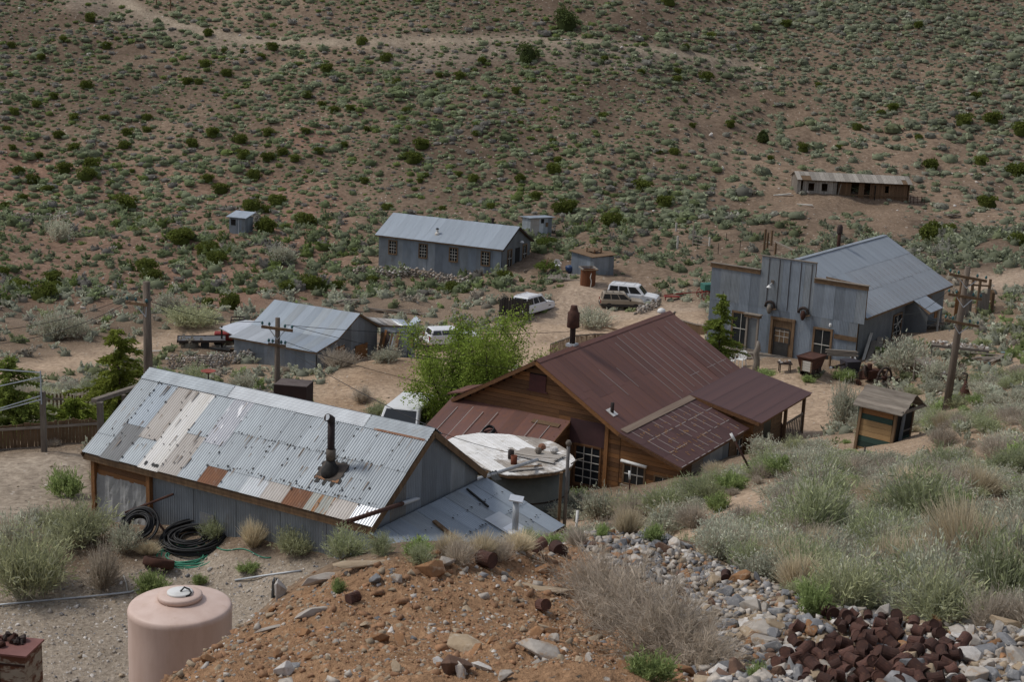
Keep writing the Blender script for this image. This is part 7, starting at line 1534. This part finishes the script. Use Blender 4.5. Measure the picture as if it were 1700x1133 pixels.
# tubular gate and timber lintel
Zg = 47.; a = Vector(unp(67, 618, Zg)); T = empty('tubular_gate', (a.x, a.y, h1(a.x, a.y)), 0, 'grey tubular metal gate left of the picket fence', 'gate'); zb_ = T.location.z
for (x0_, y0_), (x1_, y1_) in (((-30,612),(67,619)),((-30,648),(66,627)),((-30,688),(67,658)),((67,616),(69,672)),((-30,690),(68,664))): MB().tube([Vector(unp(x0_, y0_, Zg))-T.location, Vector(unp(x1_, y1_, Zg))-T.location], .022, 6).build('tube', G['g'], T)
pz = Vector(unp(67, 668, Zg))-T.location; MB().bar((pz.x, 0, -.2), (pz.x, 0, max(pz.z+.3, .5)), .16).build('post', M_grey, T)
Zg = 44.5; T = empty('timber_gateway', (unp(163, 690, Zg)[0], unp(163, 690, Zg)[1], h1(unp(163, 690, Zg)[0], unp(163, 690, Zg)[1])), 0, 'heavy timber gateway beam at the left end of the shed', 'gateway'); o_ = T.location
MB().bar(Vector(unp(156, 666, Zg))-o_, Vector(unp(236, 640, Zg+3))-o_, .2, .12).build('beam', M_grey2, T); a = Vector(unp(166, 668, Zg))-o_; MB().bar((a.x, a.y, -.2), a, .17).build('post', M_grey, T); a = Vector(unp(206, 656, Zg+2))-o_; MB().bar((a.x, a.y, -1.2), a, .13).build('post', M_grey, T)
def stone_wall(name, path, zmin, Hh, label, s0=.16, thick=.45, mats=None):
    pts = [gp(x, y, zmin) for x, y in path]; T = empty(name, pts[0], 0, label, 'wall'); rng = np.random.default_rng(len(path)); items = []
    for a, b in zip(pts[:-1], pts[1:]):
        L = (b-a).length; nrows = int(Hh/(s0*1.0)); n = int(L/(s0*1.5))
        for r_ in range(nrows+1):
            for k in range(n):
                for d in (0, 1):
                    p = a.lerp(b, (k+.5*(r_ % 2)+rng.uniform(-.2, .2))/n); off = (b-a).cross(Vector((0, 0, 1))).normalized(); q = p+off*((d-.5)*thick*.8+rng.normal(0, .05)); z = h1(q.x, q.y)+r_*s0*.95
                    if r_ == nrows and rng.uniform() < .5: continue
                    s = s0*rng.uniform(.6, 1.1); c_ = (np.array((.34, .29, .24)) if rng.uniform() < .75 else np.array((.5, .47, .43)))*rng.uniform(.55, 1.15); items.append((q.x-pts[0].x, q.y-pts[0].y, z-pts[0].z+s*.3, s, s*.95, c_))
    o = joined('stones', items, LOR, None, None, M_rockv); o.parent = T; o['kind'] = 'stuff'
    for k_ in ('label', 'category'):
        if k_ in o: del o[k_]
    return T
LOR = [lo_rock(rk) for _ in range(8)]
stone_wall('stone_wall', [(282,612),(330,612),(365,606),(400,604),(455,600)], 62, .85, 'tumbledown dry stone wall beside the dirt track', .15); stone_wall('stone_wall', [(590,458),(650,462),(720,464),(782,470)], 100, .75, 'rough stone retaining wall below the long house', .22); stone_wall('stone_wall', [(20,364),(60,362),(112,362)], 110, .5, 'low stone terrace wall on the hillside', .22)
stone_wall('stone_pile', [(1062,522),(1078,515),(1090,505)], 80, .45, 'heap of pale stones beside the parked cars', .2)
# ================================================================ clutter round the false front
def plastic_chair(loc, rz, label):
    T = empty('plastic_chair', loc, rz, label, 'chair', 'white plastic chairs'); MB().box((0, 0, .43), (.46, .46, .04)).build('seat', M_white, T, False, .015); b = MB()
    for k in range(5): b.box((-.18+k*.09, .24, .66), (.055, .03, .42), 0, -.18)
    b.tube([(-.24, .2, .45), (-.22, .29, .8), (-.1, .32, .86), (.1, .32, .86), (.22, .29, .8), (.24, .2, .45)], .028, 6).build('backrest', M_white, T)
    for s in (-1, 1):
        MB().tube([(s*.25, .22, .66), (s*.27, -.1, .66), (s*.26, -.22, .62), (s*.25, -.24, .42)], .025, 6).build('armrest', M_white, T)
        for y in (-.2, .2): MB().tube([(s*.2, y, .43), (s*.25, y*1.2, 0)], .025, 6).build('leg', M_white, T)
    return T
plastic_chair(gp(1229, 609, 60), R(-35), 'white plastic armchair standing before the facade window'); plastic_chair(gp(1211, 611, 60), R(60), 'white plastic armchair half hidden by the brown roof edge')
plastic_chair(gp(925, 449, 95), R(10), 'white plastic chair on the deck by the long house')
def ore_cart(g, rz):
    T = empty('ore_cart', g, rz, 'rusty ore cart with a pale wooden crate hung on its end', 'cart'); hexa([(-.55, -.35, .35), (.55, -.35, .35), (.55, .35, .35), (-.55, .35, .35)], [(-.72, -.5, 1.05), (.72, -.5, 1.05), (.72, .5, 1.05), (-.72, .5, 1.05)]).build('tub', M_rust, T)
    MB().bar((-.75, -.5, 1.05), (.75, -.5, 1.05), .05).bar((-.75, .5, 1.05), (.75, .5, 1.05), .05).bar((-.75, -.5, 1.05), (-.75, .5, 1.05), .05).bar((.75, -.5, 1.05), (.75, .5, 1.05), .05).build('rim', M_rust, T); MB().box((0, 0, .3), (1.2, .5, .1)).build('frame', M_dkiron, T)
    for x in (-.35, .35):
        for y in (-.32, .32): MB().lathe([(.05, -.04), (.2, -.04), (.22, -.02), (.22, .04), (.05, .04)], 14).build('wheel', M_dkiron, T, False, 0, (x, y, .2), (math.pi/2, 0, 0))
    c_ = empty('crate', (-.82, -.2, .62)); c_.parent = T
    for k in range(4): piece('slat', c_, (-.04, 0, -.2+k*.14), (.03, .62, .125), M_offw)
    for y in (-.28, .28): piece('batten', c_, (-.06, y, 0), (.03, .06, .6), M_tim)
ore_cart(gp(1345, 622, 60), R(50))
g = gp(1302, 618, 60); T = empty('stone_table', g, 0, 'small iron table heaped with stones on the yard edge', 'table'); MB().box((0, 0, .5), (.75, .55, .05)).build('top', M_dkiron, T)
for x in (-.28, .28):
    for y in (-.2, .2): piece('leg', T, (x, y, .24), (.05, .05, .5), M_dkiron)
for k in range(12):
    o = link('rock', RM[k % 8], None, g+Vector((random.uniform(-.3, .3), random.uniform(-.2, .2), .58+.05*(k // 6))), (0, 0, k), (.1, .09, .09), MR[('white', 'pale', 'brown')[k % 3]]); tag(o, ('white', 'pale', 'rusty brown')[k % 3]+' stone heaped on the small iron table', 'rock', 'stones on the small iron table')
# flywheel engine
g = gp(1466, 648, 58); T = empty('flywheel', g+Vector((0, 0, .1)), R(35), 'big dark iron flywheel with spokes standing by the table', 'flywheel'); m = MB().tube([(.52*math.cos(a), 0, .55+.52*math.sin(a)) for a in np.linspace(0, 6.2832, 33)], .06, 8, False); m.build('rim', M_dkiron, T, True)
MB().lathe([(.12, -.12), (.14, 0), (.12, .12)], 12).build('hub', M_rust, T, True, 0, (0, 0, .55), (math.pi/2, 0, 0))
for k in range(6): MB().bar((0, 0, .55), (.5*math.cos(k*1.047), 0, .55+.5*math.sin(k*1.047)), .09, .05).build('spoke', M_dkiron, T)
g = gp(1446, 632, 58); T = empty('rusty_engine', g, R(30), 'rusty heap of engine castings before the leaning boards', 'engine'); MB().box((0, 0, .35), (.9, .5, .5)).tube([(-.2, 0, .5), (-.2, 0, .95)], .14, 10).tube([(.2, -.2, .6), (.7, -.3, .45)], .1, 8).build('block', M_rust, T, False, .02); MB().lathe([(.1, -.05), (.34, -.05), (.34, .05), (.1, .05)], 18).build('wheel', M_dkiron, T, False, 0, (-.55, -.1, .6), (1.3, .2, .6)); MB().bar((.5, -.2, .1), (.9, -.5, .8), .06).build('lever', M_tim, T)
g = gp(1410, 622, 60); T = empty('iron_hopper', g, R(20), 'dark slate grey iron hopper with a long spout', 'hopper'); hexa([(-.35, -.3, 0), (.35, -.3, 0), (.35, .3, 0), (-.35, .3, 0)], [(-.45, -.4, .8), (.45, -.4, .8), (.45, .4, .8), (-.45, .4, .8)]).build('body', PM('slate_iron', (.06, .055, .065), (.045, .04, .05), 3, .6, .2), T); MB().tube([(-.4, -.1, .65), (-1.3, -.25, .5)], .07, 8).build('spout', M_dkiron, T); MB().lathe([(.07, 0), (.1, .05), (.06, .12)], 9, (-1.4, -.27, .45)).build('spout_end', M_white, T)
g = gp(1395, 612, 62); T = empty('board_rack', g, R(-5), 'grey boards stacked on a low rack against the facade', 'rack')
for k in range(5): piece('board', T, (random.uniform(-.05, .05), -.1+.05*k, .75+.06*k), (1.7, .2, .04), M_grey2, (0, random.uniform(-.02, .02), random.uniform(-.03, .03)))
for x in (-.6, .6): piece('trestle', T, (x, 0, .36), (.08, .4, .74), M_tim)
# leaning timber against the side wall
lb = [('pale', 1433, 598, 1447, 553, M_offw, .16, 'pale plank with a cross piece leaning on the dark side wall'), ('b1', 1441, 602, 1452, 566, M_grey, .3, 'wide grey board leaning beside the pale plank'), ('b2', 1455, 604, 1462, 560, M_grey, .35, 'widest grey board leaning on the dark side wall'), ('b3', 1466, 602, 1470, 565, M_tim, .3, 'brown board leaning on the dark side wall'), ('b4', 1482, 598, 1476, 562, M_grey, .1, 'thin grey post leaning near the side window'), ('w1', 1420, 612, 1411, 588, M_white, .05, 'thin white bar leaning at the building corner'), ('w2', 1426, 612, 1417, 586, M_white, .05, 'second thin white bar leaning at the building corner')]
for nm, x0_, y0_, x1_, y1_, mt, wd, lab in lb:
    b_ = gp(x0_, y0_, 62); t_ = frw(local_hit(FO, FA, x1_, y1_, y=-3.68)) if nm[0] != 'w' else Vector(unp(x1_, y1_, float(np.array(b_) @ CF)+.5)); o = MB().bar(b_-Vector((0, 0, .03)), t_, wd, .04).build('leaning_plank', mt); tag(o, lab, 'plank')
# wooden chest and long display tables with stones
g = gp(1394+80, 0+614, 60); g = gp(1483, 616, 60)
g = gp(1490+20, 622, 60); T = empty('wooden_chest', g, R(-4), 'low wooden chest with plank lid behind the display table', 'chest'); piece('box', T, (0, 0, .25), (.85, .5, .5), M_tim); piece('lid', T, (0, 0, .53), (.9, .56, .06), M_grey2)
def table(p0, p1, wd, Hh, label, n, top=M_grey2, legs=M_grey, seed=1, grp='stones and relics on the display tables'):
    a, b = gp(*p0, 55), gp(*p1, 55); d = (b-a).to_2d(); L = d.length; an = math.atan2(d.y, d.x); z0 = max(a.z, b.z); T = empty('display_table', (a.x, a.y, z0), an, label, 'table'); rng = np.random.default_rng(seed)
    for k in range(4): piece('plank', T, (L/2, (k+.5)*wd/4, Hh), (L, wd/4-.01, .04), top)
    for x in np.linspace(.05, L-.05, max(2, int(L/1.6)+1)):
        for y in (.05, wd-.05): piece('leg', T, (x, y, Hh/2-.25), (.07, .07, Hh+.45), legs)
    piece('apron', T, (L/2, .03, Hh-.07), (L, .03, .09), legs); Mz = Matrix.Rotation(an, 3, 'Z')
    for k in range(n):
        p = Vector((a.x, a.y, z0))+Mz @ Vector((rng.uniform(.08, L-.08), rng.uniform(.06, wd-.06), Hh+.05)); kd = pick(rng, (('pale', .5), ('white', .25), ('tan', .15), ('brown', .1))); s = rng.uniform(.07, .17); o = link('relic_stone', RM[rng.integers(8)], None, p, (rng.normal(0, .3), rng.normal(0, .3), rng.uniform(0, 6)), (s, s*.8, s), MR[kd]); tag(o, RL[kd]+' stone laid out on the display tables', 'rock', RL[kd]+' '+grp)
    return T
table((1513,640), (1560,646), .8, .72, 'small display table with pale frame nearest the utility pole', 14, seed=3); table((1540,628), (1640,600), 1.0, .55, 'long display table covered with stones and relics', 80, seed=4)
gg = gp(1640, 628, 55); it = []
for k in range(40):
    px, py = 1595+random.uniform(0, 85), 0; py = 650-(px-1595)*.62+random.uniform(-7, 7); p = gp(px, py, 50); s = random.uniform(.07, .16); kd = random.choice(('pale', 'white', 'tan', 'grey')); o = link('rock', RM[k % 8], None, p+Vector((0, 0, s*.3)), (0, .2, k), (s, s*.8, s), MR[kd]); tag(o, RL[kd]+' stone in the row on the ground beside the display tables', 'rock', RL[kd]+' stones beside the display tables')
M_bot = PM('aqua_glass', (.30, .42, .42), (.22, .33, .33), 4, .15, spec=.6)
for k in range(14):
    px = 1618+k*4.2; p = gp(px, 634-(px-1595)*.62+random.uniform(-4, 4), 50); o = MB().tube([(0, 0, 0), (.16, .02, .0), (.22, .02, .0)], [.045, .045, .02], 8).build('glass_bottle', M_bot); o.location = p+Vector((0, 0, .05)); o.rotation_euler = (0, 0, k*1.3); tag(o, 'aqua glass bottle lying in the row beside the display tables', 'bottle', 'aqua bottles beside the display tables')
g = gp(1600, 664, 50); T = empty('rusty_funnel', g, 0, 'dark red rusty iron cone standing behind the leaning pole', 'funnel'); MB().lathe([(.38, 0), (.3, .2), (.12, .62), (.06, .9)], 12).build('cone', M_rust, T, True); MB().tube([(0, 0, .8), (.05, 0, 1.2), (-.2, .05, 1.25)], .04, 6).build('handle', M_dkiron, T)
g = gp(1562, 640, 52); o = MB().lathe([(.18, 0), (.22, .1), (.22, .5), (.16, .6)], 14).build('metal_can', PM('dull_zinc', (.13, .13, .13), (.09, .09, .09), 4, .6, .3), None, True); o.location = g; tag(o, 'dull zinc churn under the small display table', 'churn')
# tall plank enclosure behind the building
a_, b_ = gp(1585, 528, 70), gp(1645, 520, 70); L = (b_-a_).to_2d().length; T = empty('plank_enclosure', a_, math.atan2(b_.y-a_.y, b_.x-a_.x), 'tall ragged plank fence enclosure behind the false front building', 'fence')
for k in range(int(L/.2)):
    f = k*.2/L
    if .42 < f < .62: continue
    hh_ = random.uniform(1.5, 2.0); piece('plank', T, (k*.2, 0, hh_/2-.1), (.18, .03, hh_+.2), (M_woodx if f < .12 else M_grey), (random.uniform(-.03, .03), random.uniform(-.04, .04), 0))
for k in range(7): piece('plank', T, (L+.05+.15*k*.6, .2*k, .8), (.03, .18, 1.7), M_tim, (0, 0, .5))
for x in (L*.1, L*.42, L*.62, L*.9): piece('post', T, (x, .1, 1.2), (.14, .14, 2.7), M_tim)
MB().bar((L*.1, .1, 2.2), (L*.9, .1, 2.1), .1).build('beam', M_tim, T)
# ---- corral posts beyond the facade
def post_at(px, py, hpx, r_, mat, label, zmin=95, group=None):
    g = gp(px, py, zmin); Zd = float(np.array(g) @ CF); o = MB().tube([g-Vector((0, 0, .2)), g+Vector((0, 0, pxm(hpx, Zd)))], r_, 7).build('fence_post', mat); return tag(o, label, 'post', group)
post_at(1124, 414, 22, .1, M_offw, 'pale gate post of the old corral'); post_at(1122, 384, 14, .09, M_offw, 'pale post at the back of the old corral')
for k, (px, py) in enumerate(((1158,414),(1192,422),(1228,420),(1205,405),(1246,400))): post_at(px, py, 18, .03, M_dkiron, 'thin dark wire fence post of the old corral', group='corral fence posts')
for k, (px, py, h_) in enumerate(((1268,420,40),(1273,416,30),(1280,408,26))): post_at(px, py, h_, .11, M_tim, ('tallest dark timber post behind the stepped parapet', 'second dark timber post behind the stepped parapet', 'dark timber post right of the pair behind the parapet')[k])
g0, g1 = gp(1286, 423, 95), gp(1316, 428, 95); T = empty('hitching_rail', g0, math.atan2(g1.y-g0.y, g1.x-g0.x), 'hitching rail with pale beam behind the parapet', 'rail'); L = (g1-g0).length; [piece('post', T, (x, 0, .45), (.16, .16, 1.3), M_tim) for x in (.1, L-.1)]; piece('beam', T, (L/2, 0, 1.1), (L+.6, .14, .12), M_grey2)
g0, g1 = gp(1150, 408, 95), gp(1177, 408, 95); T = empty('corral_gate', g0, math.atan2(g1.y-g0.y, g1.x-g0.x), 'low wooden gate with pale post in the old corral', 'gate'); L = (g1-g0).length; [piece('bar', T, (L/2, 0, z), (L, .06, .1), M_grey2) for z in (.3, .65, 1.0)]; piece('post', T, (L, 0, .5), (.12, .12, 1.3), M_offw); piece('post', T, (0, 0, .9), (.1, .1, 2.0), M_grey)
for k, (px, py) in enumerate(((260,12),(283,17))): post_at(px, py, 22, .1, M_tim, 'bare utility pole high on the hill road' if k == 0 else 'second bare utility pole high on the hill road', 120)
# ---- long house surroundings: ramp, tub
g0 = gp(937, 465, 95); T = empty('plank_ramp', g0+Vector((0, .6, .08)), R(-4), 'pale plank ramp leading up from the drive', 'ramp')
for k in range(10): piece('plank', T, (-1.2+k*.26, 0, .02), (.24, 2.4, .06), M_grey, (.06, 0, 0))
piece('kerb_beam', T, (0, -1.25, .0), (2.7, .14, .16), M_grey2)
g = gp(946, 454, 95); o = MB().lathe([(.18, 0), (.36, .25), (.42, .5), (.36, .62), (.1, .7)], 14).build('blue_grill', PM('blue_enamel', (.03, .06, .14), (.025, .045, .10), 3, .4), None, True); o.location = g; tag(o, 'round blue covered grill at the head of the ramp', 'grill')
def plank_pile(px, py, n, L, label, zmin, mat=M_grey2, rz=0):
    g = gp(px, py, zmin); T = empty('plank_pile', g, R(rz), label, 'planks')
    for k in range(n): piece('plank', T, (random.uniform(-.4, .4), random.uniform(-.5, .5), .05+.05*k), (L*random.uniform(.6, 1), .2, .04), mat, (random.uniform(-.1, .1), random.uniform(-.12, .12), random.uniform(-.5, .5)))
plank_pile(1235, 322, 9, 2.6, 'pile of silvered boards left of the derelict cabin', 120); plank_pile(1340, 342, 3, 2.0, 'pale boards lying below the derelict cabin', 120, M_offw); plank_pile(1305, 325, 2, 2.2, 'pale board at the left corner of the derelict cabin', 120, M_offw); plank_pile(1580, 360, 6, 1.8, 'scatter of silvered boards right of the cabin path', 110); plank_pile(1622, 290, 2, 2.0, 'pale sheet lying on the slope right of the cabin', 120, M_offw); plank_pile(582, 506, 6, 2.0, 'stack of grey poles behind the barn', 80, M_grey2, 60); plank_pile(660, 518, 3, 5.5, 'long planks laid on the bank behind the barn', 80, M_grey2, 14); plank_pile(700, 578, 4, 2.2, 'dark planks lying beside the barn annex', 70, M_dkiron, -20); plank_pile(1015, 548, 3, 2.2, 'dark planks lying in the yard behind the brown house', 70, M_tim, -30); plank_pile(1470, 692, 2, 2.4, 'pale plank path edging behind the green shed', 55, M_grey2, 30)
g = gp(1510, 338, 130); T = empty('bed_frame', g, 0, 'rusty bed frame leaning at the right end of the cabin', 'frame'); [MB().bar((0, .0, z), (1.6, .1, z), .05).build('rail', M_rust, T) for z in (.2, .7)]; [MB().bar((x, 0, 0), (x, .1, .8), .05).build('upright', M_rust, T) for x in (.05, .4, .8, 1.2, 1.55)]

# ---- scrap timber and iron between the building and the tables
plank_pile(1470, 605, 8, 2.0, 'jumble of grey boards at the foot of the dark side wall', 62, M_grey, 40); plank_pile(1440, 618, 5, 1.4, 'brown boards lying behind the flywheel', 60, M_tim, 20); plank_pile(1508, 604, 5, 1.8, 'grey boards lying between side wall and chest', 60, M_grey2, -20); plank_pile(1590, 640, 6, 1.6, 'boards and iron under the long display table', 55, M_tim, 25); plank_pile(1650, 600, 7, 2.2, 'weathered boards at the far end of the display tables', 60, M_grey2, 35); plank_pile(1560, 545, 5, 2.0, 'boards lying by the side porch', 70, M_grey, 10); plank_pile(365, 580, 5, 1.6, 'pale boards stacked beside the small tractor', 70, M_offw, 5); plank_pile(240, 585, 3, 1.6, 'pale stones and boards beside the spruce', 60, M_offw, 5); plank_pile(590, 552, 5, 1.8, 'brown boards lying before the barn annex', 70, M_woodx, 5); plank_pile(690, 566, 4, 1.5, 'white and brown boards at the annex corner', 70, M_offw, 60)
for k, (px, py, s_) in enumerate(((1432,630,.28),(1455,640,.22),(1425,640,.2),(1490,640,.25))):  # loose scrap iron wheels, not flywheels of an engine
    g = gp(px, py, 58); o = MB().lathe([(.3, -.06), (1.0, -.08), (1.05, 0), (1.0, .08), (.3, .06)], 16).build('iron_wheel', M_dkiron if k % 2 else M_rust); o.scale = (s_,)*3; o.location = g+Vector((0, 0, s_*.7)); o.rotation_euler = (1.2, .3*k, k); tag(o, ('dark rusty flywheel leaning against the iron hopper', 'black cast flywheel lying before the rusty engine', 'small rusty flywheel lying in the yard weeds', 'black flywheel lying beside the wooden chest')[k], 'flywheel')
for k, (px, py, h_) in enumerate(((1424,640,.7),(1400,600,1.1))):
    g = gp(px, py, 58); o = MB().tube([g-Vector((0, 0, .1)), g+Vector((.05, 0, h_))], .035, 7).build('iron_bar', M_dkiron); tag(o, ('short dark iron bar upright in the weeds', 'taller dark iron bar upright by the board rack')[k], 'bar')
